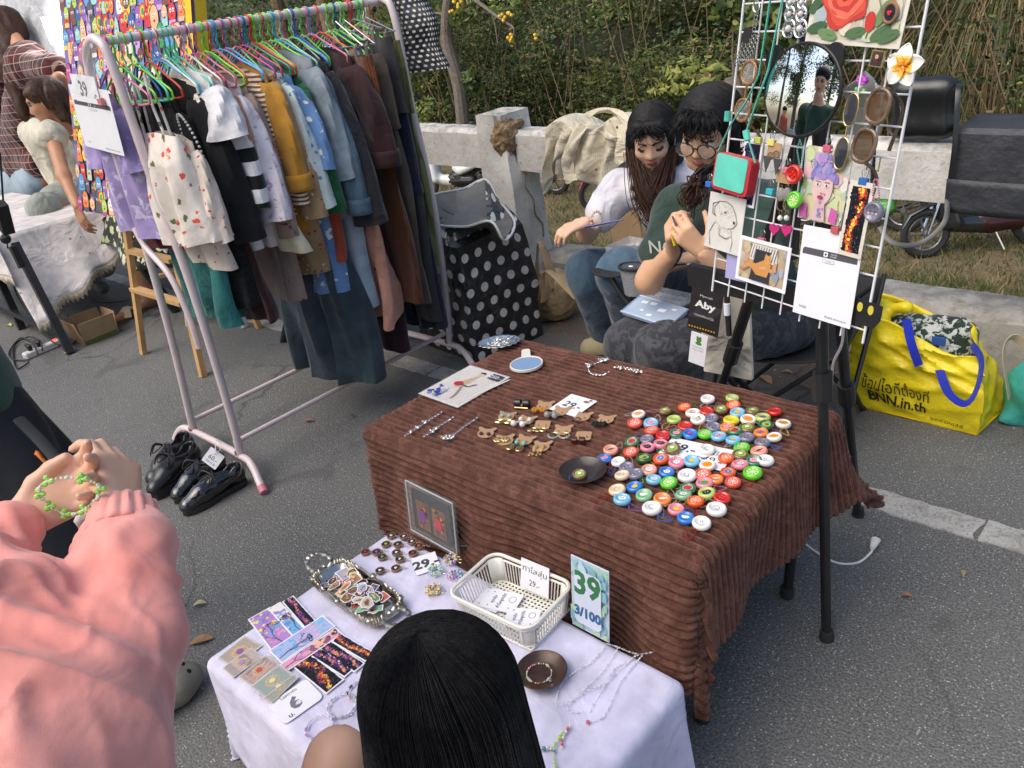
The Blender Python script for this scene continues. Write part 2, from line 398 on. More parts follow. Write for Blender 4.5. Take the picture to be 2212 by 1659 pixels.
def npmesh(name,Vt,Fc,vc=None,mt=None,smooth=True):
 me = D.meshes.new(name); Vt = np.asarray(Vt,np.float32); k = Fc.shape[1]
 me.vertices.add(len(Vt)); me.vertices.foreach_set('co',Vt.ravel()); me.loops.add(len(Fc)*k); me.loops.foreach_set('vertex_index',Fc.ravel().astype(np.int32))
 me.polygons.add(len(Fc)); me.polygons.foreach_set('loop_start',np.arange(0,len(Fc)*k,k,dtype=np.int32)); me.polygons.foreach_set('loop_total',np.full(len(Fc),k,np.int32))
 if vc is not None:
  at = me.color_attributes.new('Col','FLOAT_COLOR','POINT'); at.data.foreach_set('color',np.concatenate([vc,np.ones((len(vc),1))],1).astype(np.float32).ravel())
 me.update(); me.validate()
 if mt: me.materials.append(mt)
 if smooth: me.shade_smooth()
 return me
def join3(*ms):
 v = []; f = []; c = []; k = 0
 for a,b,d in ms: v.append(a); f.append(b+k); c.append(d if d is not None else np.zeros((len(a),3))+.5); k += len(a)
 return np.concatenate(v),np.concatenate(f),np.concatenate(c)
def soft(name,prims,mt,parent=None,res=.01,k=.02,cols=None,disp=None,cut=(),smooth_it=1,open_z=None,**tags):
 v,f,c = sdf(prims,res,k,cut,disp,cols=cols,smooth_it=smooth_it,open_z=open_z)
 return link(name,npmesh(name,v,f,c,mt),parent,**tags)
def folds(amp,f=9.,seed=1,dirv=(0,0,1),sq=.35):
 """crease displacement, elongated along dirv"""
 d = np.array(V(dirv).normalized())
 def g(X,N):
  q = X-np.outer(X@d,d)*(1-sq); a = fbm(q,f,seed,3); return amp*(np.abs(a)*-1.6+.5)*1.
 return g
# ================================================================ SETTING
def asphalt():
 m,t,b,c = newmat('asphalt')
 n1 = noise(t,c,1.1,5,.6); n2 = noise(t,c,160,3,.7); vo = nn(t,'ShaderNodeTexVoronoi'); vo.inputs['Scale'].default_value = 150; t.links.new(c,vo.inputs['Vector'])
 base = ramp(t,n1.outputs[0],[(.3,(.058,.059,.056)),(.5,(.092,.093,.088)),(.7,(.12,.12,.112))]).outputs[0]
 base = mixc(t,ramp(t,n2.outputs[0],[(.42,0.),(.62,1.)]).outputs[0],base,(.205,.205,.198))
 sp = ramp(t,vo.outputs['Color'],[(.72,0.),(.78,1.)]).outputs[0]; near = ramp(t,vo.outputs['Distance'],[(.22,1.),(.36,0.)]).outputs[0]
 base = mixc(t,math_(t,'MULTIPLY',sp,near),base,(.5,.49,.47))
 # brown dirt washed along the kerb
 sx = nn(t,'ShaderNodeSeparateXYZ'); t.links.new(c,sx.inputs[0]); n3 = noise(t,c,2.6,6,.65)
 d = math_(t,'ADD',sx.outputs[1],math_(t,'MULTIPLY',n3.outputs[0],.9))
 f = ramp(t,math_(t,'SUBTRACT',math_(t,'DIVIDE',d,3.),.72),[(.30,0.),(.42,.75)]).outputs[0]
 base = mixc(t,f,base,(.13,.09,.065))
 ce = nn(t,'ShaderNodeTexVoronoi',feature='DISTANCE_TO_EDGE'); ce.inputs['Scale'].default_value = .8; t.links.new(mixc(t,.25,c,noise(t,c,2.2,5).outputs[1]),ce.inputs['Vector']); base = mixc(t,math_(t,'MULTIPLY',ramp(t,ce.outputs['Distance'],[(0.,1.),(.006,0.)]).outputs[0],math_(t,'MULTIPLY',ramp(t,noise(t,c,.9,2).outputs[0],[(.45,0.),(.6,1.)]).outputs[0],.8)),base,(.03,.029,.028))
 base = mixc(t,ramp(t,noise(t,c,3.4,3,.5,1.).outputs[0],[(.62,0.),(.72,.35)]).outputs[0],base,(.045,.043,.041))
 t.links.new(base,b.inputs['Base Color']); b.inputs['Roughness'].default_value = .82
 h = math_(t,'ADD',n2.outputs[0],math_(t,'MULTIPLY',vo.outputs['Distance'],.8)); bump(t,b,h,.75,.004); return m
g = MB(); g.grid(lambda u,v: (-60+100*u,-40+43.3*v,0),40,30); o = g.build('road',asphalt()); o['kind'] = 'structure'
def white_line():
 m,t,b,c = newmat('road_paint'); n1 = noise(t,c,9,6,.7); n2 = noise(t,c,120,4,.7)
 base = ramp(t,n1.outputs[0],[(.3,(.2,.195,.18)),(.5,(.4,.39,.36)),(.7,(.5,.49,.455))]).outputs[0]
 base = mixc(t,ramp(t,n2.outputs[0],[(.5,0.),(.66,.75)]).outputs[0],base,(.1,.097,.09))
 t.links.new(base,b.inputs['Base Color']); b.inputs['Roughness'].default_value = .8; bump(t,b,n2.outputs[0],.6,.004); return m
wl = white_line(); r_ = random.Random(3); x = -9.
lr = link('road_edge_line',None); lr['kind'] = 'structure'; lr.empty_display_size = .1
while x < 3:
 L = r_.uniform(.22,.5); m = MB(); n = 14; j0 = [(x+.006*r_.random(),2.125),(x+.01*r_.random(),2.235)]
 top = [(x+L*i/n,2.235+r_.uniform(-.006,.004)) for i in range(n+1)]; bot = [(x+L*i/n,2.125+r_.uniform(-.004,.006)) for i in range(n+1)]
 cr = [(x+L+r_.uniform(-.012,.008),2.235-.11*k/5) for k in range(1,5)]
 m.prism(bot+list(reversed(cr))+list(reversed(top)),0,.005); m.build('painted_patch',wl,lr,smooth=False); x += L+.008
def concrete(name='whitewashed_concrete',dirt=0.):
 m,t,b,c = newmat(name); n1 = noise(t,c,5,6,.65); n2 = noise(t,c,38,5,.7,.5); n3 = noise(t,c,2.2,4)
 base = ramp(t,n1.outputs[0],[(.25,(.42,.4,.36)),(.5,(.62,.6,.56)),(.7,(.70,.69,.66))]).outputs[0]
 base = mixc(t,ramp(t,n2.outputs[0],[(.56,0.),(.7,.7)]).outputs[0],base,(.27,.25,.22))
 gm = nn(t,'ShaderNodeNewGeometry'); sx = nn(t,'ShaderNodeSeparateXYZ'); t.links.new(gm.outputs['Normal'],sx.inputs[0])
 up_ = ramp(t,sx.outputs[2],[(.4,0.),(.9,1.)]).outputs[0]
 base = mixc(t,math_(t,'MULTIPLY',up_,ramp(t,noise(t,c,16,6,.7).outputs[0],[(.42,0.),(.62,.8)]).outputs[0]),base,(.17,.155,.13))
 wv = nn(t,'ShaderNodeTexVoronoi',feature='DISTANCE_TO_EDGE'); wv.inputs['Scale'].default_value = 4.5; t.links.new(mixc(t,.12,c,n1.outputs[1]),wv.inputs['Vector'])
 crk = ramp(t,wv.outputs['Distance'],[(0.,1.),(.012,0.)]).outputs[0]; base = mixc(t,math_(t,'MULTIPLY',crk,.13),base,(.16,.14,.12)); base = mixc(t,math_(t,'MULTIPLY',ramp(t,n3.outputs[0],[(.3,.4),(.6,1.)]).outputs[0],dirt),base,(.2,.18,.15))
 t.links.new(base,b.inputs['Base Color']); b.inputs['Roughness'].default_value = .9
 bump(t,b,math_(t,'ADD',n2.outputs[0],math_(t,'MULTIPLY',n1.outputs[0],2.)),.7,.006); return m
CON = concrete(); BRK = mat('broken_rubble',(.3,.2,.11),.95,var=.6,vs=30,bs=1.,bscale=50,bd=.02)
def rough_box(m,x0,x1,y0,y1,z0a,z1a,z0b,z1b,nx,ch=.03,amp=.006,seed=1):
 """long beam along x with chamfered top and uneven faces"""
 prof = [(y0,0.),(y0,.35),(y0,.7),(y0,1.),(y0+ch,1.),((y0+y1)/2,1.),(y1-ch,1.),(y1,1.),(y1,.5),(y1,0.)]
 N = len(prof); vs = []
 for i in range(nx):
  t = i/(nx-1); x = x0+(x1-x0)*t; a = z0a+(z0b-z0a)*t; b = z1a+(z1b-z1a)*t
  for k,(y,q) in enumerate(prof):
   zz = a+(b-a)*q-(ch*.8 if k in (3,7) else 0); vs.append((x,y,zz))
 vs = np.array(vs); d = np.stack([fbm(vs,7,seed+j) for j in range(3)],1)*amp; vs = vs+d*[0,1,1]
 fs = [(i*N+k,i*N+(k+1) % N,(i+1)*N+(k+1) % N,(i+1)*N+k) for i in range(nx-1) for k in range(N)]
 fs = [f[::-1] for f in fs]+[tuple(range(N)),tuple(range(nx*N-1,(nx-1)*N-1,-1))]
 m.add([tuple(p) for p in vs],fs)
bar = T('roadside_barrier','whitewashed concrete barrier with cracked posts along the grass verge','barrier',(-2,3.2,0),world=True)
def slopez(x,z): return z+(-.028*(x+2.2) if z > .5 else 0)
posts = [-6.9,-3.06,.8,-10.8]
for i,(xa,xb) in enumerate([(-2.97,.7),(-6.8,-3.16),(-10.7,-7.0),(-22,-10.9)]):
 m = MB(); rough_box(m,xa,xb,3.13,3.28,slopez(xa,.725),slopez(xa,.935),slopez(xb,.725),slopez(xb,.935),60,.03,.005,3+i); m.build('rail',CON,bar)
m = MB(); rough_box(m,-22,4,3.17,3.42,0,.27,0,.27,240,.05,.014,9); m.build('kerb_beam',concrete('weathered_kerb',.62),bar)
for i,px in enumerate(posts):
 m = MB(); nz = 26; loops = []
 for j in range(nz+1):
  z = 1.03*j/nz; zz = slopez(px,z) if z > .5 else z; ch = .012 if j < nz else .03
  loops.append((zz,ch))
 w0,w1,d0,d1 = -.1,.1,3.05,3.27; vs = []
 for z,ch in loops:
  taper = .035*(1-z); x0,x1,y0,y1 = px+w0-taper,px+w1+taper*1.2,d0-taper,d1
  ring = []
  for (ax,ay),(bx,by) in (((x0,y0),(x1,y0)),((x1,y0),(x1,y1)),((x1,y1),(x0,y1)),((x0,y1),(x0,y0))):
   for k in range(6): ring.append((ax+(bx-ax)*k/6,ay+(by-ay)*k/6,z))
  vs += ring
 vs = np.array(vs);
 if i == 1:   # the broken corner and the split down the side facing the stall
  c = np.array([px+.12,3.06,.97]); r = np.linalg.norm((vs-c)*[1,.7,.62],axis=1); q = np.clip(1-r/.17,0,1)
  vs = vs+np.outer(q,(-.07,.05,-.02))*(1+.6*fbm(vs,40,3))[:,None]
 vs = vs+np.stack([fbm(vs,9,20+i+k) for k in range(3)],1)*[.006,.006,.004]
 fs = [(j*24+k,j*24+(k+1) % 24,(j+1)*24+(k+1) % 24,(j+1)*24+k) for j in range(nz) for k in range(24)]+[tuple(range(nz*24,nz*24+24))]
 m.add([tuple(p) for p in vs],fs); po = m.build('post',CON,bar)
v_,f_,_ = sdf([EL((-3.04,3.14,.92),(.08,.085,.12)),EL((-3.02,3.17,.975),(.055,.08,.045))],.008,.01,disp=lambda X,N: .010*fbm(X,70,4)+.006*fbm(X,190,5))
link('broken_core',npmesh('broken_core',v_,f_,None,BRK,False),bar)
m = MB(); pts = [(3.12,.80),(3.15,.74),(3.13,.66),(3.18,.58),(3.17,.5),(3.22,.43),(3.21,.36)]
for (ya,za),(yb,zb) in zip(pts,pts[1:]):
 xo = lambda z: -2.956+.035*1.2*(1-z)+.004
 wd = .002+.006*max(0,.8-abs(za-.5)*3); m.add([(xo(za),ya-wd,za),(xo(za),ya+wd,za),(xo(zb),yb+wd,zb),(xo(zb),yb-wd,zb),(xo(za)+.002,ya,za),(xo(zb)+.002,yb,zb)],[(0,4,5,3),(4,1,2,5)])
m.build('crack',BRK,bar,smooth=False)
# ---- verge and hillside
def soil():
 m,t,b,c = newmat('verge_soil'); n1 = noise(t,c,1.6,6,.65); n2 = noise(t,c,45,5,.7)
 base = ramp(t,n1.outputs[0],[(.3,(.10,.085,.035)),(.45,(.2,.155,.075)),(.6,(.27,.2,.11)),(.75,(.12,.12,.04))]).outputs[0]
 base = mixc(t,ramp(t,n2.outputs[0],[(.35,1.),(.6,0.)]).outputs[0],base,(.07,.06,.03))
 t.links.new(base,b.inputs['Base Color']); b.inputs['Roughness'].default_value = .95; bump(t,b,n2.outputs[0],1,.02); return m
VZ = lambda y: .04-1.8*min(1.,max(0.,(y-3.42)/5.4))
m = MB(); m.grid(lambda u,v: (-60+100*u,3.4+11.6*v,VZ(3.4+11.6*v)),60,40); o = m.build('verge',soil()); o['kind'] = 'structure'
hm = mat('hill_soil',(.035,.04,.018),.95,var=.5,vs=3,bs=1,bscale=8,bd=.1)
m = MB(); m.grid(lambda u,v: (-60+100*u,14.5+16*v,-1.9+18*v**.8+.8*math.sin(u*31)*v),60,12); o = m.build('hillside',hm); o['kind'] = 'structure'
m = MB(); m.grid(lambda u,v: (-60+100*u,-40-.01+v*29,.02+.0*u),6,3); o = m.build('far_verge',soil()); o['kind'] = 'structure'
def leafmat():
 m,t,b,c = newmat('leaf'); a = nn(t,'ShaderNodeAttribute',attribute_name='Col'); t.links.new(a.outputs[0],b.inputs['Base Color'])
 b.inputs['Roughness'].default_value = .55; b.inputs['Specular IOR Level'].default_value = .35
 tr = nn(t,'ShaderNodeBsdfTranslucent'); t.links.new(a.outputs[0],tr.inputs[0]); mx = nn(t,'ShaderNodeMixShader'); mx.inputs[0].default_value = .42
 out = t.nodes['Material Output']; t.links.new(b.outputs[0],mx.inputs[1]); t.links.new(tr.outputs[0],mx.inputs[2]); t.links.new(mx.outputs[0],out.inputs[0]); return m
LEAF = leafmat()
PAL = np.array([(.024,.042,.018),(.042,.072,.032),(.068,.105,.045),(.10,.14,.045),(.15,.19,.05),(.2,.21,.06),(.16,.11,.055),(.22,.15,.075)])*1.35
def leaves(cen,size,col,droop=.3,aspect=.42,seed=0,nrm=None):
 """folded leaf-shaped quads (6 corners) at the given centres"""
 R = np.random.default_rng(seed); n = len(cen); size = np.broadcast_to(size,n)
 d = R.normal(size=(n,3)); d[:,2] = d[:,2]*.6-droop; d /= np.linalg.norm(d,axis=1)[:,None]
 s = R.normal(size=(n,3));
 if nrm is not None: s = np.cross(d,nrm+R.normal(size=(n,3))*.5)
 s -= d*(s*d).sum(1)[:,None]; s /= np.linalg.norm(s,axis=1)[:,None]+1e-9; u = np.cross(d,s)
 a = size[:,None]; w = a*aspect
 v = np.stack([cen-d*a*.5,cen-d*a*.12+s*w*.5+u*a*.08,cen+d*a*.22+s*w*.4+u*a*.06,cen+d*a*.5-u*a*.1,cen+d*a*.22-s*w*.4+u*a*.06,cen-d*a*.12-s*w*.5+u*a*.08],1).reshape(-1,3)
 k = np.arange(n)[:,None]*6; f = np.concatenate([k+[0,1,2,3],k+[0,3,4,5]]); return v,f,np.repeat(col,6,0)
def blades(base,h,w,col,lean=.4,seed=0):
 R = np.random.default_rng(seed); n = len(base); a = R.uniform(0,2*PI,n); L = R.uniform(0,lean,n)*h; dx = np.cos(a)*L; dy = np.sin(a)*L
 sa = R.uniform(0,PI,n); sx,sy = np.cos(sa)*w/2,np.sin(sa)*w/2; z = np.zeros(n)
 S = np.stack([sx,sy,z],1); Dv = np.stack([dx,dy,z],1); Z = np.stack([z,z,h],1)
 p = [base-S,base+S,base+Dv*.35+Z*.55+S*.8,base+Dv*.35+Z*.55-S*.8,base+Dv+Z*.92+S*.1,base+Dv+Z*.92-S*.1]
 v = np.stack(p,1).reshape(-1,3); k = np.arange(n)[:,None]*6; f = np.concatenate([k+[0,1,2,3],k+[3,2,4,5]]); return v,f,np.repeat(col,6,0)
def pick(n,w,seed): R = np.random.default_rng(seed); w = np.array(w,float); c = PAL[R.choice(len(PAL),n,p=w/w.sum())]; return c*R.uniform(.7,1.25,(n,1))
def clumps(x0,x1,y0,y1,z0,zf,N,per,seed,w,size,rad_=(.25,.7)):
 R = np.random.default_rng(seed); cs = []; ns = []; cl = []; sz = []
 for i in range(N):
  x = R.uniform(x0,x1)
  if x > -5.5 and R.random() < .72: continue
  y = R.uniform(y0,y1); z = R.uniform(z0,1)*zf(y); r = R.uniform(*rad_); n = int(per*(.5+r))
  d = R.normal(size=(n,3)); d /= np.linalg.norm(d,axis=1)[:,None]; d[:,1] = -np.abs(d[:,1])*R.choice([1,1,-1]); d[:,2] = np.abs(d[:,2]+.25)*R.uniform(.6,1.5)
  p = np.array([x,y,z-1.7])+d*r*R.uniform(.75,1.1,(n,1))*[1.15,.8,.8]; cs.append(p); ns.append(d)
  ww = np.array(w,float)*R.uniform(.05,1.6,len(w))**1.5; cl.append(pick(n,ww,seed*1000+i)*R.choice([.45,.7,1,1.25,1.6])); sz.append(R.uniform(.6,1.3,n)*size*R.uniform(.6,1.3)*(1+max(0,-x-20)*.015))
 cs,ns,cl,sz = map(np.concatenate,(cs,ns,cl,sz)); return leaves(cs,sz,cl,seed=seed,nrm=ns)
L1 = clumps(-21,2.5,12.8,20,.0,lambda y: .8+(y-12.5)*1.15,620,380,31,[4,6,6,4,2,1.2,2.4,1.8],.088,(.3,1.5))
L2 = clumps(-75,-20,13.4,24,.0,lambda y: 2.5+(y-12.5)*.9,420,130,32,[4,6,5,4,1.5,.7,.6,.3],.11,(1,2.4))
L3 = clumps(-19,-5,12.2,15,.1,lambda y: .8+(y-12)*1.3,95,120,33,[0,0,1,4,6,5,0,.5],.17,(.25,.8))
v,f,c = join3(L1,L2,L3); o = link('undergrowth',npmesh('undergrowth',v,f,c,LEAF,False)); o['kind'] = 'stuff'; o['label'] = 'dense leafy undergrowth covering the slope behind the barrier'; o['category'] = 'undergrowth'
# dry creepers, twigs and straw
R = np.random.default_rng(8)
def straw(n,x0,x1,y0,y1,z0,z1,h0,h1,seed,cols,lean=.7,w=.006,sl=.7):
 R = np.random.default_rng(seed); b = np.stack([R.uniform(x0,x1,n),R.uniform(y0,y1,n),np.zeros(n)],1); b[:,2] = -1.75+(b[:,1]-y0)*sl*R.random(n)**.5
 cc = np.array(cols)[R.integers(0,len(cols),n)]*R.uniform(.6,1.25,(n,1)); return blades(b,R.uniform(h0,h1,n),w,cc,lean,seed)
ST = [(.36,.26,.12),(.27,.19,.09),(.2,.14,.07),(.44,.34,.18),(.14,.17,.05)]
parts = [straw(10000,-6.0,3.5,12.2,17.5,0,1,.4,1.3,41,ST+[(.12,.16,.05)]*2,2.3,.014,.85),straw(1500,-10.5,-5,12.2,14,0,1,.3,1.0,42,ST+[(.1,.14,.04)]*3,1.5,.014,.45),straw(3500,-19,-10.5,12.4,14.2,0,1,.3,.8,43,[(.08,.14,.04),(.1,.17,.05),(.2,.2,.08)],1.3,.016,.3)]
v,f,c = join3(*parts); o = link('dry_grass',npmesh('dry_grass',v,f,c,LEAF,False)); o['kind'] = 'stuff'; o['label'] = 'tall dry straw-coloured grass at the foot of the slope'; o['category'] = 'grass'
n = 90000; X = np.stack([-20+22*R.random(n)**.7,3.42+8.5*R.random(n)**1.5,np.zeros(n)],1); X[:,2] = .035-1.8*np.clip((X[:,1]-3.42)/5.4,0,1); nz = fbm(X*[1,1,0],2.2,6)
keep = R.random(n) < np.clip(.6+.7*nz,.15,1); X = X[keep]; n = len(X); nz = nz[keep]
gc = np.where((nz+R.normal(size=n)*.5 > .05)[:,None],np.array([.1,.135,.04]),np.array([.33,.25,.12]))*R.uniform(.55,1.3,(n,1))
v,f,c = blades(X,R.uniform(.02,.08,n)*(1+(X[:,1]-3.4)*.12),.006*(1+(X[:,1]-3.4)*.15),gc,1.6,9); o = link('verge_grass',npmesh('verge_grass',v,f,c,LEAF,False)); o['kind'] = 'stuff'; o['label'] = 'short patchy half-dry grass on the verge behind the kerb'; o['category'] = 'grass'
m = MB(); r_ = random.Random(15)
for i in range(1500):
 x = r_.uniform(-7,1.5); y = 3.15-abs(r_.gauss(0,.28)) if i % 3 else r_.uniform(.2,3.1); q = r_.uniform(.002,.007) if i % 3 else r_.uniform(.0015,.0035); m.ball((x,y,q*.4),(q*r_.uniform(.7,1.4),q,q*.6),5)
o = m.build('grit',mat('grit_stone',(.27,.24,.2),.9,var=.5,vs=3)); o['kind'] = 'stuff'; o['label'] = 'small grit and pebbles scattered over the road beside the kerb'; o['category'] = 'gravel'
m = MB(); r_ = random.Random(5)
for i in range(130):
 x = r_.uniform(-17,2); y = r_.uniform(12.3,13.2); z = -1.7; h = r_.uniform(1.6,4.6); p = [(x,y,z)]; dx = r_.uniform(-.25,.25)
 for k in range(5): x += dx*h/5*2+r_.uniform(-.08,.08); z += h/5; y += r_.uniform(-.03,.1); p.append((x,y,z))
 m.tube(spline(p,3),[.014*(1-.7*k/15) for k in range(16)],4,cap=False)
o = m.build('dead_vines',mat('dead_vine',(.2,.14,.08),.9,var=.3)); o['kind'] = 'stuff'; o['label'] = 'thin dead vines climbing out of the undergrowth'; o['category'] = 'vines'
# ---- trees
BARK = mat('bark',(.17,.145,.115),.92,var=.35,vs=18,bs=.9,bscale=40,bd=.012); BARK2 = mat('brown_bark',(.2,.13,.075),.92,var=.4,vs=14,bs=.9,bscale=30,bd=.015)
def tree(label,trunk,rs,branches,crown,bark=BARK,csize=.06,w=(1,4,6,5,3,1,.3,.2),per=90,seed=0,group=None,cat='tree',name='tree',spread=1.):
 b = V(trunk[0]); t = T(name,label,cat,b,world=True,group=group)
 sp = spline(trunk,4); n = len(sp); m = MB(); m.tube(sp,[rs[0]+(rs[1]-rs[0])*i/(n-1) for i in range(n)],10); m.build('trunk',bark,t)
 for k,(pts,ra,rb) in enumerate(branches):
  s2 = spline(pts,4); m = MB(); m.tube(s2,[ra+(rb-ra)*i/(len(s2)-1) for i in range(len(s2))],7); m.build('branch',bark,t)
 if crown:
  R = np.random.default_rng(seed+70); cs = []; cl = []
  for (c0,r,nn_) in crown:
   d = R.normal(size=(nn_,3)); d /= np.linalg.norm(d,axis=1)[:,None]; cs.append(np.array(c0)+d*r*R.uniform(.3,1.05,(nn_,1))*[1,1,.7]); cl.append(pick(nn_,np.array(w)*R.uniform(.2,1.5,8),seed*77+len(cs)))
  cs = np.concatenate(cs); cl = np.concatenate(cl); v,f,c = leaves(cs,R.uniform(.7,1.3,len(cs))*csize,cl,.5,.5,seed)
  link('crown',npmesh('crown',v,f,c,LEAF,False),t)
 return t
def at(u,v,y): return PY(u,v,y*2.1)
t1 = tree('slim pale grey forked tree with yellow fruit behind the barrier left of the broken post',[at(1003,290,5.6),at(992,190,5.6),at(968,100,5.6),at(965,40,5.6),at(975,-40,5.6)],(.15,.1),
 [([at(975,130,5.6),at(958,90,5.58),at(962,60,5.57)],.09,.06),([at(975,-30,5.6),at(1010,-10,5.5),at(1080,40,5.45),at(1110,62,5.4),at(1105,88,5.4)],.035,.01),([at(965,35,5.6),at(935,30,5.6),at(915,70,5.6)],.025,.01),([at(1010,-10,5.5),at(1060,25,5.5),at(1075,95,5.45)],.02,.008)],
 [(at(900,60,5.7),0.44,130),(at(1000,42,5.5),0.28,60),(at(915,75,5.6),0.32,70),(at(1020,165,5.5),0.24,60),(at(880,20,5.7),0.6,160),(at(1025,190,5.5),0.2,40),(at(870,110,5.9),0.5,120)],csize=.2,seed=1,w=(0,1,4,6,5,2,0,0))
YF = mat('yellow_fruit',(.75,.48,.03),.4)
for (u,v) in ((982,5),(990,14),(975,20),(995,2),(1090,34),(1098,28),(1084,40),(1104,84),(1108,80),(1106,92),(1160,78)):
 m = MB(); q = at(u,v,5.42)
 for k in range(3): m.ball(q+V((rnd.uniform(-.045,.045),rnd.uniform(-.045,.045),rnd.uniform(-.045,.045))),.034,7)
 m.build('fruit_cluster',YF,t1)
tree('cut grey trunk with leafy sprouts behind the woman in glasses',[at(1600,270,5.4),at(1592,210,5.4),at(1585,165,5.4)],(.2,.14),[([at(1585,168,5.4),at(1583,110,5.4),at(1584,40,5.4)],.025,.012),([at(1590,166,5.4),at(1600,100,5.4),at(1606,20,5.4)],.025,.012),([at(1600,200,5.4),at(1640,90,5.3),at(1660,10,5.3)],.03,.015)],
 [(at(1580,20,5.4),0.32,60),(at(1612,0,5.4),0.28,50),(at(1613,90,5.4),0.16,30),(at(1700,30,5.3),0.6,160),(at(1740,80,5.3),0.5,120),(at(1660,20,5.3),0.5,100)],csize=.2,seed=2,w=(0,1,4,6,6,2,0,0))
tree('leaning brown trunk seen above the middle of the clothes rack',[at(770,330,6.2),at(735,120,6.2),at(715,60,6.2),at(690,-40,6.2)],(.27,.2),[],[(at(730,-60,6.2),1.2,300)],BARK2,.18,seed=3)
tree('brown trunk seen above the left half of the clothes rack',[at(660,300,6.6),at(640,150,6.6),at(612,70,6.6),at(590,-50,6.6)],(.27,.18),[],[(at(560,-30,6.6),1.2,300),(at(460,60,7),1.4,500)],BARK2,.18,seed=4)
for i,(x,y,h) in enumerate([(-9,-6.5,6),(-13,-5.5,7),(-6,-7.5,6.5),(-18,-6.5,8),(-3,-8,7),(-24,-7,9),(-31,-6,10),(1,-8,7),(-11,-10,9),(-40,-8,11),(-16,-11,10),(5,-9,8)]):
 r_ = random.Random(i); cr = [((x+r_.uniform(-1.6,1.6),y+r_.uniform(-1.4,1.4),h*r_.uniform(.3,1.05)),r_.uniform(.5,1.1),260) for k in range(17)]
 tree(f'tall roadside tree across the road, number {i+1} reflected in the mirror' if 0 else 'tall roadside tree standing across the road behind the camera',[(x,y,0),(x+.2,y,h*.4),(x-.1,y+.1,h*.8)],(.18,.07),[([(x,y,h*.35),(x+1,y+.3,h*.6)],.07,.03),([(x,y,h*.5),(x-1.1,y-.3,h*.75)],.06,.02)],cr,BARK,.15,seed=20+i,group='trees across the road',w=(5,5,3,1,1,1,.5,.3))
m = MB(); m.box((-15,-3.2,.75),(30,.12,.14)); m.box((-15,-3.2,.4),(30,.1,.1))
fr = T('guard_rail','white guard rail along the opposite road edge','barrier',(-15,-3.2,0),world=True); m.build('rail',CON,fr)
for k in range(11):
 m = MB(); m.box((-29+k*2.8,-3.2,.45),(.16,.16,.9),bev=.01); m.build('post',CON,fr)
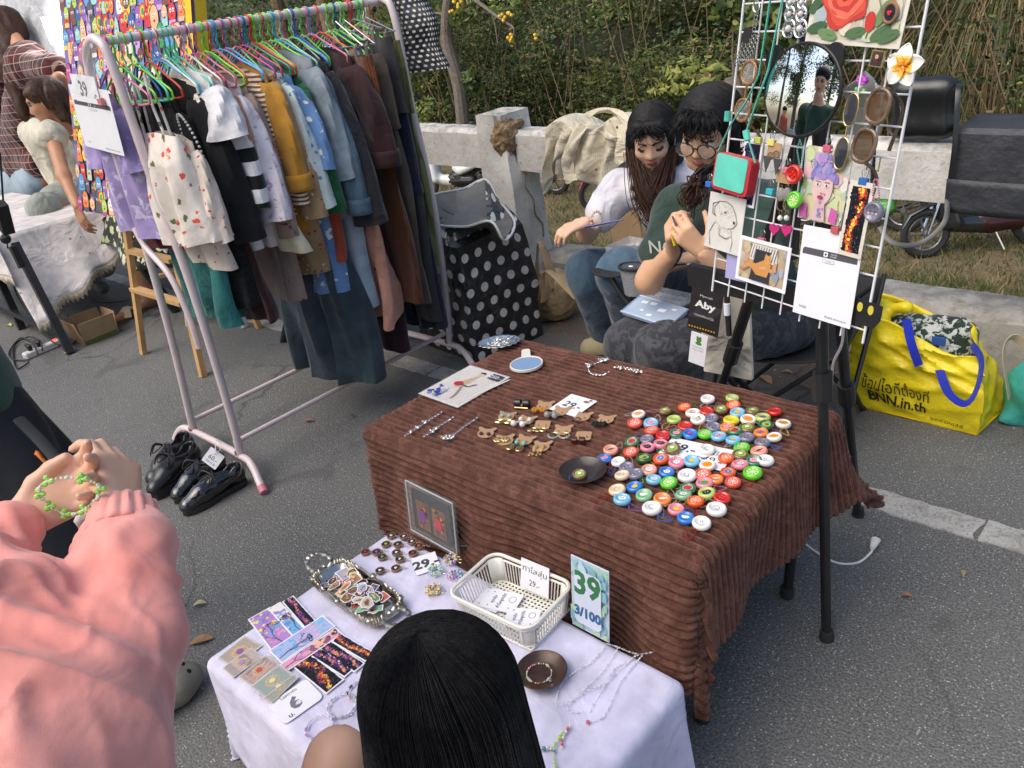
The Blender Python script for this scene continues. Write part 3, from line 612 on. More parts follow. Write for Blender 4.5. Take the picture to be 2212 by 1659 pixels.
# ---- motorbikes parked on the verge
BLK = mat('black_plastic',(.018,.018,.02),.45,var=.2); RUB = mat('tyre_rubber',(.022,.022,.022),.85,bs=.5,bscale=90); CHR = mat('chrome',(.75,.75,.76),.18,1.); GREYM = mat('grey_metal',(.25,.25,.26),.4,.8)
GLS = mat('headlamp_glass',(.8,.82,.85),.08,0,trans=.6)
def motorbike(label,loc,head,c1,c2=(.02,.02,.022),lean=6,scooter=True):
 t = T('motorbike',label,'motorbike',loc,(rad(lean),0,head),group='motorbikes parked on the verge'); 0
 M1 = mat('bike_paint_'+str(round(c1[0]*999)),c1,.22,coat=.6,var=.04); M2 = mat('bike_trim_'+str(round(c2[0]*999)),c2,.35)
 for x,r in ((.62,.27),(-.6,.27)):
  w = T('wheel','','',(x,0,r)); del w['label'],w['category']; w.parent = t
  m = MB(); m.tube([(r*.88*math.cos(a),0,r*.88*math.sin(a)) for a in np.linspace(0,2*PI,28,endpoint=False)],.042,8,closed=True,up=(0,1,0)); m.build('tyre',RUB,w)
  m = MB(); m.tube([(r*.7*math.cos(a),0,r*.7*math.sin(a)) for a in np.linspace(0,2*PI,24,endpoint=False)],.014,6,closed=True,up=(0,1,0))
  for k in range(5): a = 2*PI*k/5; m.tube([(0,0,0),(r*.7*math.cos(a),0,r*.7*math.sin(a))],.013,5)
  m.tube([(0,-.05,0),(0,.05,0)],.035,10); m.build('rim',GREYM,w)
 for s in (-1,1):
  m = MB(); m.tube([(.62,s*.07,.27),(.44,s*.06,.74)],.02,8); m.build('fork',CHR if not scooter else BLK,t)
 m = MB(); m.tube([(.62,0,.57),(.8,0,.5),(.88,0,.36)],[.05,.055,.03],8,flat=.4); m.tube([(.62,0,.57),(.5,0,.6),(.38,0,.5)],[.05,.05,.04],8,flat=.4); m.build('mudguard',M1,t)
 soft('fairing',[RC((.42,0,.82),(.4,0,.48),.10,.11),RC((.4,.09,.7),(.34,.12,.36),.05,.06),RC((.4,-.09,.7),(.34,-.12,.36),.05,.06),RC((.34,0,.35),(-.1,0,.3),.1,.12),EL((.5,0,.9),(.13,.1,.1))],M1,t,res=.025,k=.08)
 soft('tail_body',[RC((-.12,0,.55),(-.78,0,.74),.12,.07),RC((-.2,.08,.48),(-.6,.09,.6),.07,.05),RC((-.2,-.08,.48),(-.6,-.09,.6),.07,.05)],M1 if scooter else M2,t,res=.025,k=.07)
 soft('seat',[RC((.02,0,.72),(-.66,0,.8),.10,.075),EL((-.2,0,.745),(.22,.13,.05))],BLK,t,res=.025,k=.06)
 soft('engine',[RC((.02,0,.33),(-.4,0,.3),.12,.11),RC((-.1,0,.3),(-.1,0,.5),.12,.1)],M2,t,res=.03,k=.06,disp=lambda X,N: .008*np.sin(X[:,2]*160))
 m = MB(); m.tube([(-.1,-.12,.22),(-.5,-.17,.24),(-.85,-.17,.36)],[.025,.04,.045],10); m.build('exhaust',CHR,t)
 m = MB(); m.tube([(.38,-.33,.98),(.4,-.15,.97),(.42,0,.93),(.4,.15,.97),(.38,.33,.98)],.014,8); m.build('handlebar',BLK,t)
 for s in (-1,1):
  mr = T('mirror','','',(.4,s*.24,.98)); del mr['label'],mr['category']; mr.parent = t
  m = MB(); m.tube([(0,0,0),(.0,s*.03,.1),(-.02,s*.06,.2)],.006,6); m.build('stalk',BLK,mr)
  m = MB(); m.ball((-.02,s*.08,.22),(.014,.055,.04),12); m.build('mirror_head',BLK if c1[0] < .5 else M1,mr)
 m = MB(); m.ball((.6,0,.88),(.05,.08,.065),12); m.build('headlight',GLS,t)
 m = MB(); m.ball((-.84,0,.74),(.03,.06,.035),10); m.build('tail_light',mat('red_lens',(.5,.02,.02),.15),t)
 m = MB(); m.tube([(-.1,.12,.2),(-.12,.26,.02)],.012,6); m.build('kickstand',GREYM,t)
 return t
def park(label,px,hd,wheel,c1,c2=(.02,.02,.022),lean=6,scooter=True):
 c = P(*px,-1.76); d = V((math.cos(rad(hd)),math.sin(rad(hd)),0)); motorbike(label,c-d*wheel,rad(hd),c1,c2,lean,scooter)
park('white and black scooter behind the left rail, beyond the polka-dot bag',(925,428),200,.62,(.7,.7,.68)); park('black scooter with a clear headlamp showing just left of the broken post',(1012,412),-62,.62,(.02,.022,.025))
park('light blue scooter showing just right of the broken post',(1203,420),25,.62,(.25,.5,.6)); park('red and black motorbike whose front wheel shows beneath the cream jacket',(1290,457),215,.62,(.4,.02,.025),scooter=False)
park('black motorbike with a green stripe showing behind the display easel',(1948,500),185,-.6,(.03,.03,.03),(.1,.35,.08)); park('black and red motorbike under the dark folded sheet',(1998,556),222,.62,(.02,.012,.012),(.045,.012,.012),10,False)
# ================================================================ FIGURES
SKIN = vcmat('skin',.5,.08,.15,120,.001,sss=.12)
def frame(fwd,up=(0,0,1)):
 f = V(fwd).normalized(); u = V(up); r = f.cross(u).normalized(); u = r.cross(f); return Matrix((r,f,u)).transposed()
def headprims(c,R,s=1.,skin=0,lip=1,white=2,dark=3,down=False,mouth_open=0):
 c = V(c); L = lambda x,y,z: c+R@V((x*s,y*s,z*s)); e = lambda p,r,col=skin,k=None: EL(L(*p),tuple(q*s for q in r),R,col,k)
 pr = [e((0,-.012,.03),(.074,.092,.088)),e((0,.02,-.02),(.066,.068,.075)),e((0,.03,-.058),(.05,.05,.045)),RC(L(0,.06,-.088),L(0,.055,-.075),.017*s,.022*s,skin),
    RC(L(-.03,.055,-.07),L(.03,.055,-.07),.016*s,None,skin),RC(L(0,.078,.02),L(0,.094,-.022),.007*s,.0115*s,skin,.012),EL(L(-.012,.086,-.024),(.008*s,)*3,None,skin,.008),EL(L(.012,.086,-.024),(.008*s,)*3,None,skin,.008),
    e((-.036,.058,-.02),(.026,.02,.024)),e((.036,.058,-.02),(.026,.02,.024)),RC(L(-.03,.07,.035),L(.03,.07,.035),.014*s,None,skin),
    e((-.078,-.008,-.005),(.009,.018,.03),skin,.006),e((.078,-.008,-.005),(.009,.018,.03),skin,.006),RC(L(0,-.022,-.06),L(0,-.035,-.15),.047*s,.05*s,skin)]
 pr += [e((0,.083,-.048),(.017,.009,.0036),lip,.004),e((0,.082,-.0545),(.013,.009,.004),lip,.004)]
 for q in (-1,1):
  if down: pr += [RC(L(q*.018,.0775,.004),L(q*.031,.0795,0.),.0032*s,None,dark,.001),RC(L(q*.031,.0795,0.),L(q*.044,.070,.003),.0032*s,None,dark,.001)]
  else: pr += [e((q*.031,.074,.008),(.0135,.009,.0066),white,.001),e((q*.031,.0795,.008),(.0062,.0055,.0062),dark,.0005),RC(L(q*.018,.077,.0145),L(q*.032,.0815,.0175),.0022*s,None,dark,.0005),RC(L(q*.032,.0815,.0175),L(q*.045,.072,.014),.0022*s,None,dark,.0005)]
  pr += [RC(L(q*.016,.0815,.030),L(q*.034,.0835,.035),.0034*s,None,dark,.001),RC(L(q*.034,.0835,.035),L(q*.05,.071,.031),.0026*s,None,dark,.001)]
 return pr
def handprims(w,d,n,side=1,curl=.6,s=1.,skin=0,spread=.12,curls=None,thumb=None):
 """w wrist, d direction of the fingers, n out of the back of the hand; side=+1: thumb on the d x n side"""
 w = V(w); d = V(d).normalized(); n = V(n); n = (n-d*n.dot(d)).normalized(); t = d.cross(n)*side; s = s*.001; pr = []
 for i,(off,ml,pl) in enumerate(((26,82,(40,25,20)),(9,86,(44,28,21)),(-9,82,(41,26,20)),(-25,74,(32,20,18)))):
  a = w+t*off*.45*s; kn = w+d*ml*s+t*off*s; pr.append(RC(a,kn,14*s,10.5*s,skin,12*s))
  cu = (curls[i] if curls else curl); ang = 0; p = kn; dd = (d+t*(off*spread/26)).normalized()
  for j,L in enumerate(pl):
   ang += cu*(.9,1.15,.8)[j]; q = p+(dd*math.cos(ang)-n*math.sin(ang))*L*s
   pr.append(RC(p,q,(9.6-.9*j-(.9 if i == 3 else 0))*s,(8.8-.9*j-(.9 if i == 3 else 0))*s,skin,3.5*s)); p = q
 tp = thumb or ((.45,.8,-.35),(.75,.45,-.55),(.85,.3,-.5)); p = w+t*18*s+d*12*s; pr.append(RC(w+d*8*s,p,16*s,15*s,skin,14*s))
 for j,(q,L) in enumerate(zip(tp,(42,32,26))):
  v = (d*q[0]+t*q[1]+n*q[2]).normalized(); e = p+v*L*s; pr.append(RC(p,e,(15,11.5,10)[j]*s,(11.5,10,8)[j]*s,skin,6*s)); p = e
 return pr
def figure(label,loc,bodysets,cols,parts=(),cat='person',group=None):
 """bodysets: [(prims, res, k)] merged into one skin mesh; parts: (name, prims, mat, res, k, disp, cols)"""
 t = T('person',label,cat,loc,world=True,group=group); out = []
 for pr,res,k in bodysets: out.append(sdf(pr,res,k,cols=cols))
 v,f,c = join3(*out); link('body',npmesh('body',v,f,c,SKIN),t)
 for (nm,pr,mt,res,k,disp,cc) in parts: soft(nm,pr,mt,t,res=res,k=k,disp=disp,cols=cc)
 return t
def strands(name,root,tip,n,mt,parent,w=.004,spread=.03,seed=0,sag=0.,mid=None,wave=.01,seg=7,taper=.5):
 """hair: many tapered ribbons running from around root to around tip"""
 R = random.Random(seed); m = MB(); root,tip = V(root),V(tip)
 for i in range(n):
  j = V((R.gauss(0,1),R.gauss(0,1),R.gauss(0,1)))*spread; a = root+j*.6; b = tip+j*1.1+V((R.gauss(0,1),R.gauss(0,1),R.gauss(0,1.6)))*spread*.6
  md = (V(mid) if mid else (a+b)/2)+j+V((R.gauss(0,1),R.gauss(0,1),0))*wave
  pts = spline([a,md,b],seg); m.tube(pts,[w*(1-taper*k/(len(pts)-1)) for k in range(len(pts))],4,cap=False)
 return m.build(name,mt,parent)
def comb(L,n,par,mt=None,w=.0009,end=(1.9,2.5),fall=.19,a=.09,b=.105,seed=3,fr=.085,back=3):
 m = MB(); r_ = random.Random(seed)
 for k in range(n):
  y0 = r_.uniform(-.075,fr) if k % back else -.075; u0 = max(-.95,min(.95,(y0+.025)/.106)); p0 = V((0,u0,math.sqrt(1-u0*u0))); th = (0 if k % 2 else PI)+r_.uniform(-.25,.25) if k % back else r_.uniform(PI*1.0,PI*2.0)
  tg_ = V((math.cos(th),math.sin(th),0)); tg_ = (tg_-p0*tg_.dot(p0)).normalized(); en = r_.uniform(*end); off = 1.025+.03*r_.random(); pts = []
  for j in range(8):
   f_ = j/7*en; q = p0*math.cos(min(f_,PI/2))+tg_*math.sin(min(f_,PI/2)); e_ = max(0,f_-PI/2); pts.append(L(q.x*a*off+q.x*.012*e_,-.025+q.y*b*off-.01*e_,.04+q.z*(a+.001)*off-e_*fall))
  m.tube(spline(pts,2),w,3,cap=False)
 return m.build('hair_strands',mt or HBLK,par)
def hairmat(name,col,tint):
 if name in MATS: return MATS[name]
 m,t,b,c = newmat(name); MATS[name] = m; n = noise(t,c,60,4,.6); n2 = noise(t,c,260,2)
 t.links.new(ramp(t,n.outputs[0],[(.35,col),(.75,tint)]).outputs[0],b.inputs['Base Color']); b.inputs['Roughness'].default_value = .5; b.inputs['Specular IOR Level'].default_value = .18
 b.inputs['Anisotropic'].default_value = .5; bump(t,b,n2.outputs[0],.5,.002); return m
HBLK = hairmat('black_hair',(.008,.008,.009),(.02,.019,.02)); HBRN = hairmat('brown_hair',(.035,.018,.012),(.09,.045,.03)); HBOB = hairmat('chestnut_hair',(.06,.035,.025),(.13,.08,.055))
# ================================================================ CLOTHES RACK
PINKM = mat('pink_enamel',(.72,.6,.6),.35,var=.08,coat=.3,bs=.2,bscale=50,bd=.001); PTIP = mat('pink_cap',(.62,.22,.28),.5); RUST = mat('rust',(.22,.09,.04),.8)
rack = T('clothes_rack','long pale pink tubular clothes rack loaded with garments','clothes rack',(-2.9,1.7,0),world=True)
BX,BZ = -2.87,1.65
def tubepart(pts,r,name='tube',mt=PINKM,par=rack,n=12,sm=6):
 m = MB(); m.tube(spline(pts,sm),r,n); return m.build(name,mt,par)
tubepart([(BX,1.12,BZ),(BX,1.7,BZ+.001),(BX,2.32,BZ)],.0145,'rail')
for y,sg in ((1.13,-1),(2.32,1)):
 tubepart([(-3.25,y,.09),(-3.12,y,.55),(-3.03,y,1.04),(-3.0,y,1.45),(-2.97,y,1.6),(-2.9,y,1.655),(-2.83,y,1.655),(-2.785,y,1.58),(-2.78,y,1.22),(-2.76,y,.8),(-2.8,y,.3),(-2.84,y,.08)],.0155,'end_frame')
 tubepart([(-3.42,y-.03,.012),(-3.36,y-.01,.07),(-3.25,y,.085),(-2.84,y,.085),(-2.74,y-.01,.075),(-2.66,y-.035,.035),(-2.625,y-.045,.014)],.0155,'foot_bar')
 m = MB(); m.tube([(-2.645,y-.04,.025),(-2.618,y-.047,.010)],.0175,12); m.build('end_cap',PTIP,rack)
 m = MB()
 for q in ((-3.25,y,.1),(-2.845,y,.1)): m.lathe([(.018,-.006),(.018,.006)],12,q)
 m.build('weld_ring',RUST,rack)
tubepart([(-3.03,1.11,1.03),(-2.99,1.11,.96),(-2.86,1.11,.86),(-2.82,1.11,.7),(-2.83,1.11,.58)],.012,'brace')
for x in (-3.235,-2.86): tubepart([(x,1.13,.14),(x,1.7,.14),(x,2.32,.14)],.0105,'stretcher')
# ---- hangers: one bent plastic wire each
HC = {'green': '#6fd34c','red': '#c8372f','blue': '#5aa6d8','teal': '#48c4a8','pink': '#d8769b','white': '#e6e4de','orange': '#e0602c','lime': '#86dc3a','sea green': '#3f8f74','royal blue': '#2d5fc0','magenta': '#c23a70','pale green': '#9be0a0'}
HM = {k: mat('hanger_'+k.replace(' ','_'),srgb(v),.38,coat=.2,var=.06) for k,v in HC.items()}
_hang = {}
def hanger(colr,y,label,yaw=0.,tilt=0.,drop=0.,wide=.2):
 key = (colr,wide)
 if key not in _hang:
  m = MB(); hook = [(.018*math.cos(a)-.0,0,.018*math.sin(a)) for a in np.linspace(-.35*PI,1.05*PI,9)][::-1]
  m.tube(spline([V(p) for p in hook]+[V((.012,0,-.028)),V((0,0,-.045)),V((0,0,-.06))],2),.0028,6)
  m.tube([V((.0035*math.cos(a*9),.0035*math.sin(a*9),-.028-.05*a)) for a in np.linspace(0,1,24)],.0028,5)
  w = wide; m.tube(spline([(0,0,-.078),(-w*.55,0,-.125),(-w*.97,0,-.165),(-w,0,-.185),(-w*.9,0,-.2),(0,0,-.2),(w*.9,0,-.2),(w,0,-.185),(w*.97,0,-.165),(w*.55,0,-.125)],3,True),.0036,6,closed=True)
  _hang[key] = m.mesh('hanger',HM[colr])
 return link('hanger',_hang[key],None,(BX,y,BZ-drop),(rnd.uniform(-.05,.05),tilt,yaw),label=label,category='hanger',group='plastic hangers on the rack rail')
# ---- garments
def garment(label,cat,mt,y,zh,zt=1.52,wt=.19,wh=.2,th=.022,sleeves=None,seed=0,xo=0.,ripple=.012,yaw=0.,neck=.07,slope=.3,hemwave=.01,cuff=None,straps=False,hanger_c=None,hang=True,buttons=None,name=None):
 R = random.Random(seed*7+3); yaw += R.uniform(-.12,.12); x0 = BX+xo; t = T(name or cat.replace(' ','_'),label,cat,(x0,y,0),yaw,group='garments hanging on the rack')
 p1,p2,p3 = R.uniform(0,6),R.uniform(0,6),R.uniform(0,6); k1,k2 = R.uniform(22,34),R.uniform(50,70); nu,nv = 64,40
 def fn(a,s):
  A = a*2*PI; ca,sa = math.cos(A),math.sin(A); w = wt+(wh-wt)*s**.8; x = w*math.copysign(abs(ca)**.8,ca)
  nk = max(0,1-abs(x)/neck) if neck else 0
  zt_ = zt-slope*max(abs(x)-.03,0)-nk*(.05 if sa < 0 else .015)*(1 if not straps else 0); z = zt_+(zh-zt_)*s+math.sin(x*k1*.5+p1)*hemwave*s
  thick = th*(.35+.65*min(1,s*4))*(1+.5*s); yy = thick*math.copysign(abs(sa)**.6,sa)
  rp = ripple*(.25+.75*s)*(1.5-2.2*abs(math.sin(x*k1*.6+p1+s*1.1))+.6*math.sin(x*k2+p2-s*2))*(1. if sa > 0 else .85)
  yy += rp+.008*math.sin(s*7+p3+x*9)*s
  return (x+.006*math.sin(s*9+p2)*s,yy,z)
 m = MB(); m.grid(fn,nu,nv,cu=True); b = m.build('bodice',mt,t); b.name = 'garment_body'
 if sleeves:
  L,r0,r1 = sleeves[:3]; out = sleeves[3] if len(sleeves) > 3 else .05; fwd = sleeves[4] if len(sleeves) > 4 else .02
  for sg in (-1,1):
   a = V((sg*(wt-.03),0,zt-slope*(wt-.03)-.03)); b2 = V((sg*(wt+out*.6),-fwd*.5,a.z-L*.45)); c2 = V((sg*(wt+out),-fwd,a.z-L)); sp = spline([a,b2,c2],9); n = len(sp); q1 = R.uniform(0,6)
   m = MB()
   def sf(u,s,sp=sp,n=n,sg=sg,q1=q1):
    p = sp[min(n-1,int(s*(n-1)+.5))]; r = r0+(r1-r0)*s; A = u*2*PI; w = 1+.12*math.sin(A*3+q1+s*6)+.07*math.sin(A*5+s*9+q1)+.05*abs(math.sin(s*13+A+q1))
    if s < .12: r *= .6+.4*s/.12
    return p+V((math.cos(A)*r*w,math.sin(A)*r*.62*w,math.sin(A*2+q1)*.004))
   m.grid(sf,20,n,cu=True); m.build('sleeve',mt,t)
   if cuff:
    p = sp[-1]; m = MB(); m.grid(lambda u,s: p+V((math.cos(u*2*PI)*(r1*1.08+.004),math.sin(u*2*PI)*(r1*.7+.004),-.012+s*.06)),20,4,cu=True); solid(m.build('cuff',cuff,t),.004)
 if straps:
  m = MB()
  for q in (-.075,.075): m.tube([(q,-.01,zt-.02),(q*.8,-.012,(zt+BZ-.13)/2),(q*.6,0,BZ-.115)],.0045,6); m.tube([(q,.01,zt-.02),(q*.8,.012,(zt+BZ-.13)/2),(q*.6,0,BZ-.115)],.0045,6)
  m.build('strap',mt,t)
 if buttons:
  m = MB()
  for k in range(buttons): m.ball((.02,-th-.006-ripple,zt-.12-k*.09),(.006,.003,.006),8)
  m.build('button',mat('dark_button',(.05,.03,.02),.3),t)
 if hang and hanger_c: hanger(hanger_c,y,' '.join(f'{hanger_c} wire hanger holding the {label.split(",")[0]}'.split()[:15]),yaw)
 return t
def trousers(label,mt,y,zh,wt=.17,seed=0,hanger_c='green',zt=1.47,legr=.085,xo=0.,cat='trousers'):
 R = random.Random(seed); t = T('trousers',label,cat,(BX+xo,y,0),R.uniform(-.1,.1),group='garments hanging on the rack')
 m = MB(); m.grid(lambda a,s: (wt*math.copysign(abs(math.cos(a*2*PI))**.7,math.cos(a*2*PI))*(1+.08*s),.02*math.sin(a*2*PI)*(1+s)+.006*math.sin(a*40+s*3),zt-.28*s),48,12,cu=True); m.build('waist',mt,t)
 for sg in (-1,1):
  m = MB(); p1 = R.uniform(0,6)
  m.grid(lambda a,s: (sg*wt*.5+legr*(1-.12*s)*math.copysign(abs(math.cos(a*2*PI))**.8,math.cos(a*2*PI))+.01*math.sin(s*8+p1),sg*.004+.026*math.sin(a*2*PI)*(1+.3*math.sin(s*11+p1))+.006*math.sin(a*25+s*5+p1),zt-.24+(zh-zt+.24)*s),32,30,cu=True); m.build('leg',mt,t)
 for q in (-.11,.11):
  m = MB(); m.box((q,-.012,zt+.005),(.018,.006,.06),bev=.002); m.box((q,.012,zt+.005),(.018,.006,.06),bev=.002); m.tube([(q,-.014,zt+.03),(q,0,zt+.045),(q,.014,zt+.03)],.003,5); c = m.build('clip',mat('grey_clip',(.16,.15,.14),.5),t)
 m = MB(); m.tube([(-.16,0,zt+.035),(.16,0,zt+.035)],.003,6); m.tube([(-.15,0,zt+.035),(0,0,BZ-.05),(.15,0,zt+.035)],.003,6); m.build('clip_bar',CHR,t)
 hanger(hanger_c,y,f'{hanger_c} hanger hook above the {label.split(",")[0]}'); return t
lav = cloth('lavender','#a493c8','#c9bfe0','blotch',22,thr=.56); flo = cloth('cream_floral','#ece2d6','#d8573a','flower',24,thr=.44,extra='#5d6a3e')
blk = cloth('black_lace','#121213','#1d1d1f','blotch',60,sheen=.1); blk2 = cloth('black_cotton','#17171a',sheen=.1); teal = cloth('teal_velour','#22625f','#3a8583','denim',6,wrinkle=.8)
garment('lavender ruffled top with lace trim, nearest on the rack','top',lav,1.155,1.0,1.5,.12,.17,.03,(.2,.06,.07,.03,.02),1,xo=-.16,ripple=.022,hanger_c='pink')
garment('cream strappy dress with red and peach flowers, second on the rack','dress',flo,1.185,.99,1.36,.13,.2,.045,None,2,straps=True,xo=.12,ripple=.02,hanger_c='green',neck=0,slope=.15,cuff=None)
garment('dark red lace slip showing below the lavender top','slip',cloth('maroon_lace','#7d2f2c','#4a1716','blotch',40),1.2,.94,1.3,.12,.16,.02,None,3,xo=-.12,hang=False,ripple=.02)
garment('teal crinkled skirt hanging lowest at the near end','skirt',teal,1.25,.66,1.05,.2,.24,.035,None,4,xo=-.02,ripple=.028,hanger_c='teal',neck=0,slope=.05)
garment('cream smocked sleeve blouse with tiny red flowers behind the floral dress','blouse',cloth('smock','#e0d2c4','#b5523a','flower',34,thr=.36),1.225,.88,1.35,.14,.13,.02,(.3,.05,.055,.02),5,xo=.12,ripple=.01,hanger_c='lime')
garment('black lace dress with white bead straps, first of the black ones','dress',blk,1.285,.72,1.42,.15,.2,.03,None,6,straps=True,hanger_c='red',xo=.04)
garment('black shirt with shoulders of lace beside the bead-strap dress','shirt',blk2,1.315,.80,1.52,.2,.2,.025,(.48,.06,.07,.06),7,hanger_c='blue')
garment('dark maroon skirt hem showing beneath the black shirts','skirt',cloth('maroon','#3d1a1b'),1.335,.63,1.0,.17,.2,.02,None,8,xo=.06,hanger_c='white',neck=0,slope=.05)
garment('thin cream braided knit cardigan before the white T-shirt','cardigan',cloth('cream_knit','#dfd9c0','#f2eeda','stripe',45),1.36,1.08,1.53,.2,.21,.02,(.3,.035,.035,.03),9,hanger_c='teal')
whi = cloth('white_cotton','#e4e2e4',wrinkle=.6); strp = cloth('bold_stripe','#e6e4e4','#131315','stripe',11)
garment('white T-shirt with wide flared short sleeves','T-shirt',whi,1.395,.9,1.55,.21,.22,.03,(.16,.075,.09,.06,.03),10,hanger_c='teal',ripple=.02)
garment('white and black wide-striped top behind the white T-shirt','top',strp,1.425,1.0,1.52,.2,.21,.024,(.38,.06,.065,.07,.02),11,hanger_c='white')
garment('tan brown collared shirt edge behind the striped top','shirt',cloth('tan','#b28463'),1.448,1.1,1.53,.21,.2,.02,(.25,.05,.05,.05),12,hanger_c='magenta')
garment('white and lilac print blouse with gathered cuffs','blouse',cloth('lilac_print','#e6dde2','#b99cc4','blotch',30,thr=.58),1.475,.88,1.5,.2,.19,.03,(.42,.06,.075,.08,.035),13,hanger_c='pink')
garment('cream canvas skirt with metal snap at the hem','skirt',cloth('cream_canvas','#e3d8b8'),1.508,.86,1.15,.16,.22,.03,None,14,hanger_c='lime',xo=.08,neck=0,slope=.05)
garment('long mauve taupe top with dark red scroll print','top',cloth('mauve_scroll','#9b8478','#6b3236','blotch',14,thr=.6),1.53,.64,1.5,.2,.19,.022,(.5,.055,.05,.05),15,hanger_c='orange')
garment('brown and cream thin striped knit top','top',cloth('thin_stripe','#e7dcc3','#7a4a34','stripe',60),1.555,.98,1.52,.2,.2,.022,(.42,.055,.05,.06),16,hanger_c='blue')
must = cloth('mustard','#b8842c'); garment('mustard yellow shirt with turned-up cuffs','shirt',must,1.59,.9,1.53,.21,.21,.026,(.36,.06,.06,.07,.03),17,hanger_c='blue',cuff=must)
garment('long tan dress dotted with tiny red flowers','dress',cloth('ditsy','#a98c68','#a33a26','flower',40,thr=.42,extra='#e2d3b5'),1.62,.71,1.52,.2,.2,.026,(.48,.06,.06,.07),18,hanger_c='magenta')
garment('pale blue flowered shirt with white ruffle cuffs','shirt',cloth('blue_sprig','#c6d3d0','#5a8f9c','flower',30,thr=.42),1.65,.78,1.51,.2,.19,.024,(.44,.055,.065,.08),19,hanger_c='magenta')
bf = cloth('blue_daisy','#6a90bf','#e3e2da','flower',22,thr=.42); garment('cornflower blue dress with white daisies','dress',bf,1.675,.61,1.5,.2,.22,.026,(.3,.055,.06,.08),20,hanger_c='sea green')
garment('rust red long top hanging beside the blue daisy dress','top',cloth('rust_red','#a8452f'),1.695,.74,1.4,.19,.23,.026,None,21,hanger_c='red',slope=.25,xo=.02)
garment('lime green camisole behind the rust red top','camisole',cloth('lime_cloth','#8db545'),1.715,.67,1.45,.17,.18,.02,None,22,hanger_c='green',straps=True)
garment('bottle green blouse with gathered sleeve','blouse',cloth('bottle_green','#1f5a35',wrinkle=.7),1.74,.79,1.5,.2,.18,.024,(.46,.055,.06,.07),23,hanger_c='green')
dn = cloth('light_denim','#78858f','#a3adb2','denim',9); garment('faded light blue denim jacket with stitched collar','denim jacket',dn,1.77,.9,1.55,.22,.21,.03,(.4,.06,.06,.05),24,hanger_c='lime',buttons=4)
garment('pale grey-blue jeans leg with frayed raw hem','jeans',cloth('pale_denim','#8fa3b5','#b3c0c6','denim',7),1.8,.5,1.3,.17,.12,.035,None,25,xo=.1,hanger_c='blue',neck=0,slope=.1)
dd = cloth('dark_denim','#27343d','#41525b','denim',8); garment('very wide dark denim skirt reaching almost to the ground','denim skirt',dd,1.7,.2,.95,.19,.27,.05,None,26,xo=0,hanger_c='orange',ripple=.03,neck=0,slope=.02)
mdn = cloth('mid_denim','#3f5566','#5c7586','denim',10); garment('mid blue denim shirt with buttoned cuffs','denim shirt',mdn,1.825,.92,1.52,.21,.2,.028,(.5,.062,.055,.09,.03),27,hanger_c='pale green',cuff=mdn)
garment('black blouse with puffed sleeves gathered at the wrist','blouse',cloth('black_crepe','#26262a',wrinkle=.8),1.865,.85,1.52,.21,.2,.028,(.56,.06,.085,.09,.03),28,hanger_c='green')
garment('black dress with tiny cream dots and navy floral hem','dress',cloth('navy_paisley','#17182b','#a98e66','flower',30,thr=.45,extra='#8a3548'),1.89,.66,1.5,.19,.2,.024,(.4,.03,.035,.05),29,hanger_c='royal blue')
garment('peach long-sleeved top with ragged fringe at the end','top',cloth('peach','#d69a80',wrinkle=.8),1.88,.40,.9,.12,.13,.03,None,30,xo=.14,hanger_c='royal blue',hemwave=.04,ripple=.03,neck=0,slope=.02)
plum = cloth('plum_wool','#33191d'); garment('long plum coat with wide turned-back cuffs','coat',plum,1.95,.24,1.53,.22,.19,.035,(.36,.07,.065,.1,.03),31,hanger_c='pink',cuff=plum)
trousers('brown corduroy trousers clipped at the waist',cloth('brown_cord','#6a3d22','#512c18','stripex',120),2.0,.47,.19,32,'orange',legr=.11,xo=.12)
trousers('grey-brown slim trousers beside the brown corduroys',cloth('greybrown','#554b42'),2.05,.44,.19,33,'green',xo=.11)
garment('narrow off-white top between the trousers','top',cloth('offwhite','#d9cdc4'),2.075,.6,1.5,.19,.2,.016,None,34,hanger_c='green',xo=.03)
trousers('charcoal trousers with folded waistband held by a peg',cloth('charcoal','#3a3839'),2.11,.33,.2,35,'pale green',zt=1.52,xo=.09)
garment('long navy blue dress near the far end of the rack','dress',cloth('navy','#181b31'),2.155,.28,1.5,.21,.26,.03,(.5,.05,.05,.05),36,hanger_c='red')
trousers('olive green rough cotton trousers, last on the rack',cloth('olive','#565a34','#6f7348','stripex',60),2.2,.55,.17,37,'green',xo=.05,zt=1.5)
for i,(c_,y,yaw,lb) in enumerate([('pale green',2.255,.9,'empty pale green hanger swung outward at the far end of the rail'),('orange',2.27,1.0,'empty orange hanger behind the pale green one at the far end'),('pink',2.24,.5,'empty pink hanger hanging lowest at the far end of the rail'),('lime',2.23,.35,'empty lime hanger beside the pink one at the far end')]): hanger(c_,y,lb,-yaw,.05 if i < 2 else .35)
HT = [('pink','red'),('green','sea green'),('lime','teal'),('red','orange'),('white','blue')]
k = 0
for y in np.linspace(1.16,2.2,26):
 c_ = ['magenta','pale green','royal blue','lime','red','teal','pink','white','green','blue'][k % 10]; k += 1
 hanger(c_,float(y)+.008,f'{c_} hanger packed among the clothes in the {"near" if y < 1.5 else "middle" if y < 1.9 else "far"} third',rnd.uniform(-.3,.3),wide=.11)
